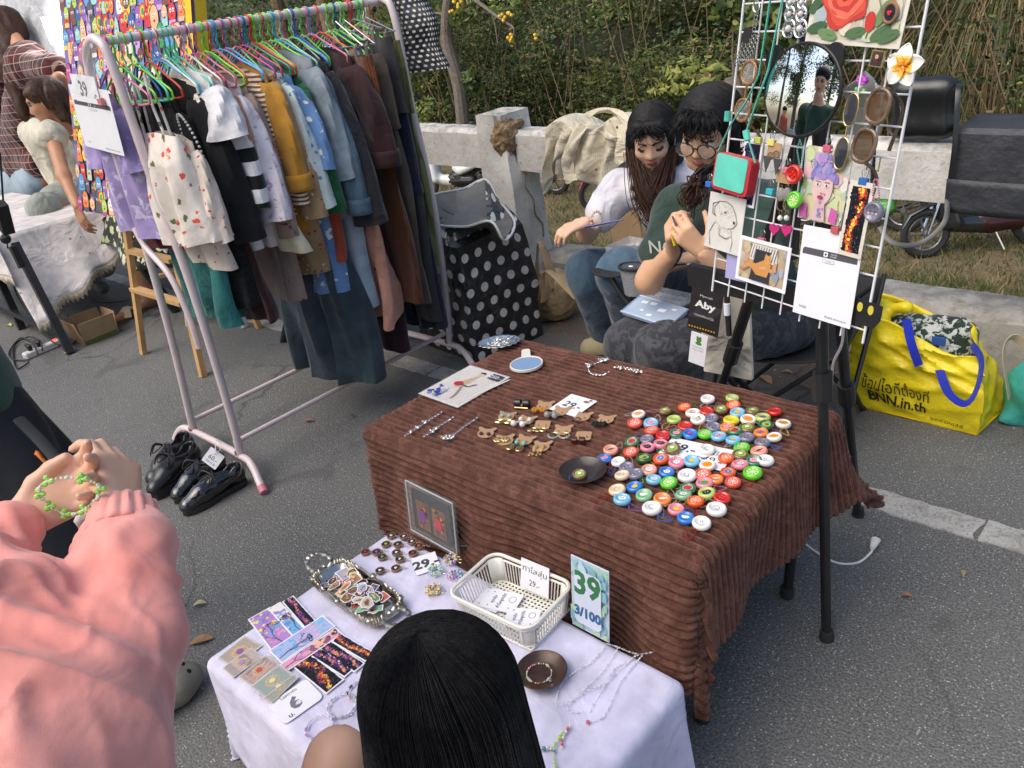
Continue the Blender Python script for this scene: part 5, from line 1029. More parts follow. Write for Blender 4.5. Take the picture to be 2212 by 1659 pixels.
# standing woman in plaid seen from behind
a,b = J(22,135,2.3),J(118,150,2.15); hipL,hipR = J(30,385,2.3),J(100,385,2.2); c = (a+b)/2; hc = (hipL+hipR)/2; hh = J(15,60,2.3)
figure('standing woman with long dark hair in a red plaid shirt, back turned',hc*1,[([EL(hh,(.1,.11,.13)),RC(hh,c,.06,.06),RC(a,b,.08,.07),RC(c,hc,.14,.15),RC(hipL,J(10,560,2.3),.1,.07),RC(hipR,J(120,470,2.2),.1,.08),RC(J(120,470,2.2),J(150,600,2.2),.08,.05),RC(J(128,170,2.1),J(135,195,2.1),.05,.05)],.018,.06)],CS,[
 ('plaid_shirt',[RC(a,b,.1,.085),RC(c,J(60,350,2.25),.17,.2),RC(b,J(130,215,2.1),.085,.07),RC(a,J(-20,240,2.2),.09,.08),RC(J(-20,240,2.2),J(8,290,2.1),.08,.07),RC(J(20,350,2.25),J(90,350,2.2),.14,.14)],cloth('plaid','#5d1d2a',pat='plaid',ps=9.,wrinkle=.8),.015,.07,folds(.014,10,6),None),
 ('denim_skirt',[RC(J(28,378,2.28),J(92,380,2.2),.16,.16),RC(J(30,396,2.28),J(92,400,2.2),.165,.165)],cloth('pale_skirt','#8fa5b5','#aebfc8','denim',7),.018,.05,None,None),
 ('hair',[EL(hh,(.13,.14,.15)),RC(hh,J(25,150,2.15),.12,.1),RC(J(25,150,2.15),J(52,250,2.05),.09,.04)],HBRN,.014,.06,folds(.014,18,7,sq=.08),None)])
# walker behind the canvas: only the skirt and the bare legs show
k1,k2 = J(215,470,2.0),J(275,480,2.0); an1,he1,to1 = P(318,640,.08),P(328,650,.03),P(252,690,.03); an2 = P(176,600,.12); hp_ = V((-5.3,2.1,.85)); top = V((-5.25,2.15,1.35))
hw = V((-5.2,2.2,1.62))
figure('walker in a black and lime floral skirt and beige sandals behind the painting',hp_*1,[([EL(hw,(.09,.1,.12)),RC(hw,top,.05,.06),RC(top+V((-.15,0,0)),top+V((.15,0,0)),.06),RC(top,hp_,.13,.15),RC(hp_,k2,.12,.075),RC(k2,an1,.07,.04),RC(hp_,k1,.12,.075),RC(k1,an2,.07,.04),RC(an1,he1,.04,.035),RC(he1,to1,.035,.03),RC(an2,P(150,610,.05),.035,.03),RC(top+V((.17,0,0)),hp_+V((.22,0,.05)),.05,.035)],.014,.05)],CS,[
 ('top',[RC(top+V((-.15,0,0)),top+V((.15,0,0)),.08),RC(top,hp_,.15,.17)],CREAM,.018,.06,None,None)])
per = D.objects['person.002'] if 'person.002' in D.objects else None
SKT = cloth('lime_floral','#1c211a','#c3cc94','flower',15,thr=.6,extra='#d6d8bb',wrinkle=.8)
e_ = [J(196,440,1.85),J(160,512,1.82),J(242,522,1.82),J(330,560,1.95)]
def skf(u,s):
 A = u*2*PI; r = .17+.17*s; cx,cy = -5.28+.02*s,2.05-.08*s; return (cx+r*1.25*math.cos(A),cy+r*.62*math.sin(A)*(1+.18*s*math.sin(A*5+1)),.92-(.50+.10*math.cos(A-.6)+.03*math.sin(A*4))*s)
m = MB(); m.grid(skf,60,16,cu=True); solid(m.build('skirt',SKT,per),.003)
for a,b,c_ in ((to1,he1,0),):
 m = MB(); d = (he1-to1).normalized(); n = V((-d.y,d.x,0)); L = (he1-to1).length+.06
 o_ = to1-d*.02; m.prism([(o_+d*L*q[0]+n*q[1]*.09).xy for q in ((0,-.3),(.05,-.48),(.3,-.52),(.7,-.36),(.97,-.36),(1,0),(.97,.36),(.7,.36),(.3,.52),(.05,.48),(0,.3))],0,.025); m.build('sole',mat('tan_sole',(.16,.11,.07),.7),per)
 m = MB()
 for q0,q1 in ((.12,.42),(.42,.12)):
  m.tube(spline([to1+d*L*q0+n*.05+V((0,0,-.01)),to1+d*L*(q0+q1)/2+V((0,0,.045)),to1+d*L*q1-n*.05+V((0,0,-.01))],6),.026,8,flat=.22)
 m.build('sandal_strap',mat('beige_strap',(.52,.42,.27),.8),per)
# ================================================================ THE TWO TABLES
def plush():
 m,t,b,c = newmat('brown_plush'); n = noise(t,c,26,5,.7,.8); n2 = noise(t,c,350,3,.8)
 base = ramp(t,n.outputs[0],[(.3,(.045,.019,.013)),(.48,(.115,.048,.034)),(.66,(.235,.108,.076))]).outputs[0]
 base = mixc(t,ramp(t,n2.outputs[0],[(.3,1.),(.55,0.)]).outputs[0],base,(.07,.026,.018)); t.links.new(base,b.inputs['Base Color'])
 b.inputs['Roughness'].default_value = .95; b.inputs['Sheen Weight'].default_value = .5; b.inputs['Sheen Roughness'].default_value = .4; b.inputs['Sheen Tint'].default_value = (.8,.5,.4,1); b.inputs['Specular IOR Level'].default_value = .1
 bump(t,b,math_(t,'ADD',n2.outputs[0],n.outputs[0]),.9,.004); return m
def drape(name,label,mt,x0,x1,y0,y1,z,ovs,ds,dt,rib=0.,amp=0.,flare=.12,wave=.02,pinch=.05,seed=1,flares=None,zmin=.004,thick=.0,trim=0.):
 """cloth over a rectangular table: ovs = overhang left, right, front, back"""
 l,r,f,bk = ovs; S = np.arange(x0-l,x1+r+ds*.5,ds); Tt = np.arange(y0-f,y1+bk+dt*.5,dt); s,t = np.meshgrid(S,Tt); sh = s.shape; s = s.ravel(); t = t.ravel()
 R = .022; cs = np.clip(s,x0+R,x1-R); ct = np.clip(t,y0+R,y1-R); ex,ey = s-cs,t-ct; d = np.hypot(ex,ey)+1e-9; nx,ny = ex/d,ey/d
 a = np.minimum(d/R,PI/2); dd = np.maximum(d-R*PI/2,0); fl = np.full(len(s),flare)
 if flares: fl = flares(s,t,nx,ny,flare)
 q = 2*np.abs(nx*ny); per = np.arctan2(ny,nx)
 wv = wave*np.sin((s*ny**2+t*nx**2)*11+seed)*.6+wave*.5*np.sin((s*ny**2+t*nx**2)*23+seed*2)
 out = R*np.sin(a)+dd*fl+dd*wv*3-pinch*q**1.5*np.minimum(dd*6,1); drop = R*(1-np.cos(a))+dd*np.sqrt(np.maximum(.2,1-fl**2))
 X = np.stack([cs+nx*out,ct+ny*out,z-drop],1); G = X.reshape(*sh,3); du = np.gradient(G,axis=1); dv = np.gradient(G,axis=0); N = np.cross(du,dv).reshape(-1,3); N /= np.linalg.norm(N,axis=1)[:,None]+1e-12
 if rib:
  tw = t+.0035*fbm(np.stack([s*1.2,t*1.2,0*s],1),4,seed,2); rb = np.abs(np.sin(PI*tw/rib))**.55
  nz = fbm(np.stack([s,t,0*s],1),60,seed+4,2); X = X+N*(amp*(rb+.12*nz*rb))[:,None]
 X = X+N*(.0015*fbm(np.stack([s,t,0*s],1),14,seed+7,2))[:,None]
 X[:,2] = np.maximum(X[:,2],zmin+.003*np.abs(np.sin(s*60+t*40)))
 n1,n0 = sh; i = np.arange(n0-1)[None]+np.arange(n1-1)[:,None]*n0; i = i.ravel(); Fc = np.stack([i,i+1,i+1+n0,i+n0],1)
 o = link(name,npmesh(name,X,Fc,None,mt),None,label=label,category='tablecloth'); solid(o,thick or .003,-1); return o
ZB = .55; BX0,BX1,BY0,BY1 = -1.76,-.665,1.06,1.74
tb = T('folding_table','black legged folding table under the brown ribbed plush cloth','table',(-1.2,1.4,0),world=True)
m = MB(); m.box(((BX0+BX1)/2,(BY0+BY1)/2,ZB-.03),(BX1-BX0-.03,BY1-BY0-.03,.03)); m.build('tabletop',IRON,tb)
for a,b in (((-.724,1.135,0),(-.69,1.10,.52)),((-.745,1.626,0),(-.72,1.66,.52)),((-1.70,1.15,0),(-1.73,1.11,.52)),((-1.7,1.65,0),(-1.72,1.68,.52))):
 m = MB(); m.tube([a,b],.0135,12); m.build('leg',IRON,tb); m = MB(); m.lathe([(.017,0),(.019,.004),(.018,.032),(.0145,.034)],14,a); m.build('leg_cap',RUB,tb)
def bfl(s,t,nx,ny,f):
 v = np.full(len(s),.03); v = v+.07*np.maximum(0,-ny)+.5*np.maximum(0,nx)*np.maximum(0,ny)+.12*np.maximum(0,nx)*np.maximum(0,t-1.55)*8+.35*np.maximum(0,nx)*np.maximum(0,-ny)-.03*np.maximum(0,nx); return v
drape('tablecloth','brown plush tablecloth with raised ribs draped over the larger table',plush(),BX0,BX1,BY0,BY1,ZB,(.3,.235,.315,.28),.011,.0026,.0205,.0125,.06,.034,.06,3,bfl)
ZC = ZB+.0135
WHT = cloth('white_damask','#d6d3ea','#cfcbe6','flower',9,thr=.2,weave=.15,wrinkle=.35,rough=.7,sheen=.1)
ZW = .33; WX0,WX1,WY0,WY1 = -1.585,-.645,.385,.965
tw_ = T('low_table','low table hidden under the white cloth in the foreground','table',(-1.1,.68,0),world=True)
m = MB(); m.box(((WX0+WX1)/2,(WY0+WY1)/2,ZW-.02),(WX1-WX0-.02,WY1-WY0-.02,.024)); m.build('tabletop',IRON,tw_)
for x in (WX0+.05,WX1-.05):
 for y in (WY0+.05,WY1-.05): m = MB(); m.tube([(x,y,0),(x,y,ZW-.03)],.012,10); m.build('leg',IRON,tw_)
drape('tablecloth','white flower-damask tablecloth over the low front table',WHT,WX0,WX1,WY0,WY1,ZW,(.27,.25,.28,.02),.012,.012,0,0,.10,.02,.02,8)
ZD = ZW+.0035
# ---- helpers for things lying on the cloths
def qframe(px,z=None,pts=None):
 c = pts or [P(u,v,z) for u,v in px]; o = sum(c,V())/4; ax = (c[1]-c[0]+c[2]-c[3]); w = ax.length/2; ax.normalize(); h = ((c[0]-c[3]).length+(c[1]-c[2]).length)/2; az = ax.cross(c[0]-c[3]).normalized(); ay = az.cross(ax); return o,ax,ay,az,w,h
def cardthing(name,label,cat,px,z,mt=PAPER,th=.0012,rr=.002,pts=None,group=None):
 """px: photo corners clockwise from upper left as one reads it"""
 o,ax,ay,az,w,h = qframe(px,z,pts); t = T(name,label,cat,o,world=True,group=group)
 m = MB(); m.prism(rrect(w,h,rr,3),0,th,fr=(o,ax,ay,az)); m.build('card',mt,t,smooth=False)
 return t,Print(o+az*th,ax,ay),w,h,o,(ax,ay,az)
K8 = lambda x,y: (877.8+.3716*x,1042.3+.3716*y); K7 = lambda x,y: (438.9+.3387*x,1097.2+.3387*y); KH = lambda x,y: (768+.2594*x,1124.6+.2594*y)
KC = lambda x,y: (1316.6+.3458*x,822.9+.3458*y); KE = lambda x,y: (1014.9+.1488*x,822.9+.1488*y); KT = lambda x,y: (768+.248*x,685.7+.248*y)
SILV = mat('silver',(.72,.71,.69),.22,1.,var=.15,vs=40); GOLD = mat('gold',(.83,.62,.28),.25,1.,var=.1); KRAFT = mat('kraft_card',(.42,.26,.14),.85,var=.12,bs=.2,bscale=200)
def ringchain(name,pts,r,w,mt,parent,every=1):
 m = MB(); q = None
 for i,p in enumerate(pts):
  d = (pts[min(i+1,len(pts)-1)]-pts[max(0,i-1)]).normalized(); s = d.cross(V((0,0,1))).normalized(); u = V((0,0,1)) if i % 2 else s; o_ = V((0,0,r*.5)) if i % 2 else V()
  m.tube([p+o_+d*r*1.3*math.cos(a)+u*r*.8*math.sin(a) for a in np.linspace(0,2*PI,8,endpoint=False)],w,4,closed=True)
 return m.build(name,mt,parent)
def beads(name,pts,r,mt,parent,cols=None,jit=0.,n=6):
 m = MB()
 for i,p in enumerate(pts): m.ball(V(p)+V((0,0,r))+V((rnd.uniform(-1,1),rnd.uniform(-1,1),0))*jit,r*(rnd.choice((.7,1,1.4)) if cols else 1),n,col=(rnd.choice(cols) if cols else None))
 return m.build(name,mt,parent)
def walk(pts,step):
 pts = [V(p) for p in pts]; out = [pts[0]]; acc = 0
 for a,b in zip(pts,pts[1:]):
  L = (b-a).length; k = step-acc
  while k < L: out.append(a+(b-a)*(k/L)); k += step
  acc = L-(k-step)
 return out
# ---- the button charms
GLAZ = vcmat('glazed_resin',.12,.05,coat=.8); BEADM = vcmat('bead_chain',.25,.05,metal=.4,coat=.3)
CT = {'w': ('#efece6','white'),'ly': ('#b9cf6a','pale green'),'or': ('#ec5a1e','orange-slice'),'to': ('#cf2a20','tomato-red'),'ki': ('#7a5a3c','kiwi-slice'),'lb': ('#7fc0e4','light blue'),'eg': ('#efece4','fried-egg'),'gy': ('#77788a','grey rabbit-faced'),
   'ye': ('#e8d62e','yellow smiling'),'gf': ('#e0523a','grapefruit-slice'),'oo': ('#ef8a3c','orange'),'av': ('#2c5a2a','avocado'),'wm': ('#3f7d50','watermelon'),'dg': ('#3f7a5a','dark green'),'bl': ('#2f7ad0','bright blue'),'li': ('#5fc822','lime-slice'),
   'pi': ('#e68a9c','pink'),'pe': ('#eba088','peach'),'ob': ('#ea5a26','orange blue-flowered'),'cr': ('#ecd3b0','cream'),'mg': ('#86b98e','mint green')}
def slices(p,r,rim,flesh,n=8):
 p.disc(0,0,r,rim,n=18); p.disc(0,0,r*.9,'#f5e6c8',n=18)
 for k in range(n): a0 = 2*PI*k/n+.12; a1 = 2*PI*(k+1)/n-.12; p.shape([(r*.12*math.cos((a0+a1)/2),r*.12*math.sin((a0+a1)/2))]+[(r*.82*math.cos(a0+(a1-a0)*j/3),r*.82*math.sin(a0+(a1-a0)*j/3)) for j in range(4)],flesh,True)
 p.z += p.step
def charmprint(k,mo,seed):
 r = .0108; p = Print((0,0,0),step=.0001,lift=.0001); R = random.Random(seed); dk = '#26222a'
 def face(ear=True,body='#f4f2ee',line=dk,s=.7):
  if ear:
   for q in (-1,1): p.shape([(q*r*.15*s,r*.4*s),(q*r*.75*s,r*.95*s),(q*r*.7*s,0)],body)
  p.disc(0,-.05*r,r*s,body,r*s*.8,14)
  for q in (-1,1): p.disc(q*r*.3*s,.05*r,r*.12,line if body not in (dk,'#1a181c') else '#e8c838',n=8)
  p.line([(-r*.15,-r*.28),(0,-r*.36),(r*.15,-r*.28)],r*.08,'#b04048' if body != dk else '#c8a030')
 if k == 'or': slices(p,r*1.05,'#f07a2a','#ee6420')
 elif k == 'gf': slices(p,r*1.05,'#f0907a','#d8404a')
 elif k == 'li': slices(p,r*1.05,'#8ae040','#6fd028')
 elif k == 'ki':
  p.disc(0,0,r*1.08,'#9cc44a',n=18)
  for j in range(14): a = 2*PI*j/14; p.disc(r*.6*math.cos(a),r*.6*math.sin(a),r*.07,dk,n=5)
  p.disc(0,0,r*.42,'#f0f2d8')
 elif k == 'eg': p.disc(0,0,r*.92,'#ef9a1c',n=18); p.disc(-r*.25,.1*r,r*.08,'#7a3a10',n=6); p.disc(r*.25,.1*r,r*.08,'#7a3a10',n=6); p.line([(-.1*r,-.15*r),(0,-.22*r),(.1*r,-.15*r)],r*.07,'#7a3a10')
 elif k == 'to': p.disc(0,0,r*.8,'#b81e18'); [p.disc(r*.42*math.cos(a),r*.42*math.sin(a),r*.2,'#de4a30',n=8) for a in (0,1.57,3.14,4.71)]
 elif k == 'wm':
  p.disc(0,0,r*1.0,'#b9d9a0',n=16); p.disc(0,0,r*.85,'#cf3040',n=16); [p.disc(r*R.uniform(-.5,.5),r*R.uniform(-.5,.5),r*.07,dk,n=5) for _ in range(8)]
 elif k == 'av': p.disc(0,0,r*.95,'#9fc24a',n=16); p.disc(r*.1,-r*.1,r*.42,'#6e4a34'); p.disc(0,0,r*.1,'#f0f0ee',n=6)
 elif k == 'gy': [p.disc(q*r*.4,.1*r,r*.12,'#1c1a24',n=8) for q in (-1,1)]; [p.disc(q*r*.7,-.2*r,r*.2,'#e8a0b8',n=8) for q in (-1,1)]; p.line([(-.1*r,-.15*r),(0,-.2*r),(.1*r,-.15*r)],r*.07,'#f0f0f0')
 elif k == 'ye': [p.disc(q*r*.4,.1*r,r*.09,'#6a4a10',n=6) for q in (-1,0,1)]
 elif k == 'ob': p.disc(0,0,r,'#f0a070'); [p.disc(r*.5*math.cos(a),r*.5*math.sin(a),r*.33,'#4a80d8',n=9) for a in np.linspace(0,2*PI,5,endpoint=False)]; p.disc(0,0,r*.2,'#f0e080',n=8)
 elif mo == 'line':
  a = R.uniform(0,6); pt = [(r*.75*math.cos(a+t*.9)*R.uniform(.4,1),r*.75*math.sin(a+t*.9)*R.uniform(.4,1)) for t in range(6)]; p.line(pt,r*.09,'#4a4a50')
 elif mo == 'flowers': [p.disc(r*R.uniform(-.6,.6),r*R.uniform(-.6,.6),r*.22,R.choice(['#d87a8a','#7aa86a','#e0a050','#8fb8d8']),n=7) for _ in range(9)]
 elif mo == 'duck': p.disc(0,-.15*r,r*.6,'#f0c020',r*.45); p.disc(r*.25,r*.35,r*.32,'#f0c020'); p.shape([(r*.5,r*.4),(r*.85,r*.3),(r*.5,r*.2)],'#e06a20'); p.disc(r*.3,r*.42,r*.07,dk,n=6)
 elif mo == 'star': p.shape([(r*(.8 if i % 2 == 0 else .4)*math.cos(i*PI/5),r*(.8 if i % 2 == 0 else .4)*math.sin(i*PI/5)) for i in range(10)],'#e8c040')
 elif mo == 'blackcat': face(True,'#1a181c',s=.85)
 elif mo == 'frog': face(False,'#4aa838',s=.75)
 elif mo == 'pig': face(True,'#f2a0b4',s=.8)
 elif mo == 'goose': p.disc(0,0,r*.7,'#f4f2ee',r*.4); p.disc(-r*.5,r*.2,r*.25,'#f4f2ee',n=8); p.shape([(r*.1,.1*r),(r*.55,0),(r*.1,-.15*r)],'#e8a030')
 elif mo == 'fish': p.disc(0,0,r*.6,'#3a3a48' if k == 'pe' else '#eceaf0',r*.25); p.shape([(r*.5,0),(r*.85,r*.25),(r*.85,-r*.25)],'#3a3a48' if k == 'pe' else '#eceaf0')
 elif mo == 'crab': p.disc(0,0,r*.7,'#8a50b0',r*.5); [p.disc(q*r*.3,r*.1,r*.12,'#f080a0',n=6) for q in (-1,1)]
 else: face(True)
 return p.mesh('printed_face',vcmat('charm_print',.15,.03,coat=.7),False)
LST = """613 122 w line|766 116 ly face|469 172 or|775 160 or|523 210 w flowers|606 200 to|345 196 ki|694 186 ki|801 207 lb duck|893 197 ki|1032 202 to|184 217 eg|403 250 ly line|555 248 w flowers|638 242 gy|760 257 ye|863 251 eg|957 240 ly crab|1084 278 eg|158 273 gf|260 272 lb pig|472 293 to|649 298 gy|738 300 oo pig|860 305 ki|977 285 av|785 323 wm|948 333 oo crab|1031 360 eg|265 320 gf|416 338 dg pig|505 340 bl crab|595 342 li|337 350 to|683 357 lb pig|857 365 gy|955 397 gy|773 380 lb star|237 373 gy|144 390 wm|320 403 pi blackcat|236 423 pi blackcat|394 434 ki|608 437 w line|829 428 li|937 451 pe fish|136 455 gf|217 496 av|325 497 ob|418 521 pi face|513 510 lb star|613 537 eg|729 494 or|817 473 ki|817 535 pi face|903 508 dg pig|972 508 w face|59 514 w line|110 552 gy|168 592 gy|248 567 pe face|355 580 bl face|83 600 cr line|276 627 lb face|375 647 li|487 604 w line|586 597 gf|664 626 oo fish|739 582 ob|896 588 li|771 643 gf|596 652 pi frog|490 685 wm|160 673 bl duck|53 693 cr line|220 724 mg goose|464 723 mg face|611 713 ly blackcat|703 741 to|79 752 lb face|330 750 oo fish|539 765 or|267 809 w line|416 812 pi duck|667 816 w line|476 867 bl goose|574 900 w face|8 440 pe fish|-30 496 bl pig"""
MO = {'line': 'with a line sketch','face': 'with a white cat face','flowers': 'with tiny flowers','duck': 'with a yellow duck','crab': 'with a purple blob','pig': 'with a pink animal','star': 'with a yellow star','blackcat': 'with a black cat','fish': 'with a fish','frog': 'with a green frog','goose': 'with a white goose','': ''}
ch = []
for q in LST.split('|'): a = q.split(); ch.append((float(a[0]),float(a[1]),a[2],a[3] if len(a) > 3 else ''))
body = {}; seen = {}; CHN = ['#c8c4b8','#c8c4b8','#d0b070','#b9b6ac','#c03028','#3a9a40','#9a78c8','#3a7ad0','#e090a8']
nameof = lambda c: (CT[c[2]][1]+' charm '+MO[c[3]]).strip()
for i,c in enumerate(ch):
 x,y,k,mo = c; u,v = KC(x,y); r = .0172; loc = P(u,v+3,ZC); big = 1.15 if i in (65,84,69,82) else rnd.uniform(.94,1.06)
 if k not in body:
  m = MB(); pr = [(0,0),(.012,0),(.0155,.002),(.0174,.006),(.0172,.0095),(.0155,.0125),(.0132,.0133),(.0118,.0122),(.0108,.0108),(0,.0106)]; m.lathe(pr,22,col=CT[k][0]); body[k] = m.mesh('charm_body',GLAZ)
 near = sorted((math.hypot(x-d[0],y-d[1]),nameof(d)) for d in ch if d is not c); nm = nameof(c)
 lb = f"{nm}, beside the {near[0][1]}"
 if lb in seen: lb = f"{nm}, between the {near[0][1].replace(' charm', '')} and {near[1][1].replace(' charm', '')} ones"
 if lb in seen or len(lb.split()) > 16: lb = f"{nm}, {'far' if y < 330 else 'middle' if y < 560 else 'near'} part of the heap, {'left' if x < 400 else 'centre' if x < 720 else 'right'}"
 if lb in seen: lb += ', the lower one'
 seen[lb] = 1
 t = T('button_charm',lb,'charm',loc,(rnd.uniform(-.12,.12),rnd.uniform(-.12,.12),rnd.uniform(-.5,.5)+.7),group='round bun-shaped charms heaped on the brown cloth'); t.scale = (big*1.1,)*3
 link('charm_body',body[k],t,(0,0,0)); link('printed_face',charmprint(k,mo,i),t,(0,0,.0107))
 a = rnd.uniform(0,6.28); col = rnd.choice(CHN); m = MB(); L = rnd.uniform(.02,.04); pts = spline([(.017*math.cos(a),.017*math.sin(a),.006),(.026*math.cos(a+.2),.026*math.sin(a+.2),.002),((.017+L)*math.cos(a+.1),(.017+L)*math.sin(a+.1),.0015),(.03*math.cos(a-.35),.03*math.sin(a-.35),.0015),(.019*math.cos(a-.15),.019*math.sin(a-.15),.005)],6)
 for p_ in walk(pts,.0031): m.ball(p_,.0014,5,col=col)
 m.build('chain',BEADM,t,loc=(0,0,0))
t,p,w,h,o,A = cardthing('price_card','white price card reading 59 under the heap of charms','price card',[KC(385,352),KC(800,440),KC(700,565),KC(300,470)],ZC+.0005)
p.text('59.-',-w*.22,h*.12,h*.34,DK,bold=.02); p.text('ไม่มีกิ๊บ',w*.27,h*.2,h*.22,DK); p.text('49.-',w*.27,-h*.15,h*.26,DK)
for q in ((-.05,-.25),(.12,.36),(-.4,.3)): p.shape([(q[0]*w+(.006 if i % 2 == 0 else .0015)*math.cos(i*PI/4),q[1]*h+(.006 if i % 2 == 0 else .0015)*math.sin(i*PI/4)) for i in range(8)],'#4a4870')
p.build('printing',t)
t,p,w,h,o,A = cardthing('price_card','white price card reading 29 with a bear sticker behind the earring cards','price card',[KE(1460,190),KE(1865,300),KE(1515,525),KE(1165,412)],ZC+.0005)
p.text('29.-',0,-h*.02,h*.3,DK,bold=.02)
for q in ((-.3,.3),(.1,-.34),(-.1,.36)): p.shape([(q[0]*w+(.004 if i % 2 == 0 else .001)*math.cos(i*PI/4),q[1]*h+(.004 if i % 2 == 0 else .001)*math.sin(i*PI/4)) for i in range(8)],'#4a4870')
p.shape(arcpoly(w*.25,h*.3,.012,.008),'#f4f2f0'); p.disc(w*.25,h*.3,.010,'#8a6a4c',.006); p.disc(w*.32,h*.42,.005,'#8a6a4c'); p.build('printing',t)
# ---- earrings on bear-head and square cards
def bearcard(px,label,kind,square=False,ang=0.,s=1.):
 loc = P(*px,ZC+.001); t = T('earring_card',label,'earrings',loc,(rnd.uniform(-.05,.05),rnd.uniform(-.05,.1),rad(30+ang)),group='kraft earring cards on the brown cloth'); t.scale = (1.35,)*3; r = .0165*s
 if square: ol = rrect(.03*s,.03*s,.004,4)
 else:
  ol = []
  for k in range(44):
   a = 2*PI*k/44+PI/2; rr = r
   d = min(abs(a % (2*PI)-rad(52)),abs(a % (2*PI)-rad(128))); rr = r*(1+.75*max(0,1-(d/.30)**2)); ol.append((rr*math.cos(a),rr*math.sin(a)*.98))
 m = MB(); m.prism(ol,0,.0012); m.build('card',KRAFT,t,smooth=False,loc=(0,0,0))
 for q in (-1,1):
  e = link('earring',None,t,(q*.0075,-.006,.0012)); m = MB(); m.ball((0,0,.0015),.0022,8); m.build('post',GOLD,e,loc=(0,0,0)); m = MB(); mt = GOLD
  if kind == 'turq': m.ball((0,.002,.004),(.004,.004,.003),8); m.build('stone',mat('turquoise',(.16,.5,.48),.35,var=.3),e,loc=(0,0,0)); m = MB(); [m.tube([(q*.002+rr*math.cos(a),-.02+rr*.8*math.sin(a),.002) for a in np.linspace(0,2*PI,16,endpoint=False)],.0006,4,closed=True) for rr in (.0095,.007,.0045)]
  elif kind == 'rose': m.ball((0,0,.003),(.0045,.0045,.0035),7); mt = mat('dark_rose',(.11,.03,.06),.4)
  elif kind == 'goldflower': [m.ball((.005*math.cos(a)-.006,.005*math.sin(a)+.004,.004),(.0045,.0035,.002),7) for a in np.linspace(0,2*PI,6,endpoint=False)]; m.ball((-.006,.004,.0055),.003,7)
  elif kind == 'pearl': m.ball((q*.002,.004,.003),.0055,9); m.ball((q*.002-.006,-.02,.006),.0065,10); m.ball((q*.002-.003,-.01,.003),.003,8); mt = mat('white_pearl',(.72,.68,.66),.2)
  elif kind == 'amber': [m.ball((q*.001-.004+.0045*math.cos(a),-.018+.0045*math.sin(a),.005),.0038,7) for a in np.linspace(0,2*PI,6,endpoint=False)]; mt = mat('amber',(.75,.3,.03),.1,trans=.4)
  elif kind == 'clear': m.ball((q*.001-.003,-.012,.004),.0038,8); m.ball((q*.001-.007,-.021,.007),.0068,10); mt = mat('clear_bead',(.5,.5,.47),.08,trans=.5)
  elif kind == 'hoops': m.tube([(q*.002-.005+.006*math.cos(a),-.016+.005*math.sin(a),.002) for a in np.linspace(0,2*PI,12,endpoint=False)],.0014,5,closed=True); m.ball((-.012,-.022,.003),(.006,.003,.002),7)
  elif kind == 'filigree': m.tube([(q*.002-.004+.006*math.cos(a)*(1-.4*math.sin(a)),-.026+.011*math.sin(a),.002) for a in np.linspace(0,2*PI,16,endpoint=False)],.0012,5,closed=True); [m.tube([(q*.002-.004,-.018,.002),(q*.002-.004+x,-.035,.002)],.0007,4) for x in (-.005,-.002,.002,.005)]; m2 = MB(); m2.ball((0,-.011,.004),.0042,9); m2.build('stone',mat('turquoise',(.16,.5,.48),.35),e,loc=(0,0,0))
  elif kind == 'wreath': m.tube([(q*.003-.004+.010*math.cos(a),-.016+.011*math.sin(a),.002) for a in np.linspace(0,2*PI,16,endpoint=False)],.0006,4,closed=True); m2 = MB(); [m2.ball((q*.003-.004+.010*math.cos(a),-.016+.011*math.sin(a),.003),.0024,6,col=rnd.choice(['#8fc0b8','#c8b4b0','#d8d4cc'])) for a in np.linspace(PI*1.0,2*PI,8)]; m2.build('stones',BEADM,e,loc=(0,0,0))
  elif kind == 'golddrop': m.ball((0,.003,.003),.0034,8); m.tube([(0,0,.003),(-.002,-.02,.002)],.0007,4); [m.ball((-.004+.004*math.cos(a),-.024+.004*math.sin(a),.003),.0028,6) for a in (0,2,4)]; m2 = MB(); m2.ball((-.001,-.012,.003),.003,8); m2.build('bead',mat('orange_bead',(.7,.35,.12),.3),e,loc=(0,0,0))
  elif kind == 'cubes': m.box((-.006,-.02,.006),(.012,.012,.011),bev=.002); mt = mat('dark_amber',(.09,.02,.012),.1,trans=.2)
  elif kind == 'brown': [m.tube([(-.010+.006*math.cos(a+b),-.010+.006*math.sin(a+b),.003+.002*math.sin(b*2)) for b in (0,.6,1.2)],.0009,4) for a in np.linspace(0,6,10)]; mt = mat('brown_bead',(.12,.06,.05),.3)
  elif kind == 'black': [m.ball((-.006+.006*math.cos(a),-.018+.006*math.sin(a),.004),(.004,.004,.003),6) for a in np.linspace(0,2*PI,6)]; mt = mat('black_fabric',(.012,.012,.012),.8)
  m.build('ornament',mt,e,loc=(0,0,0))
 return t
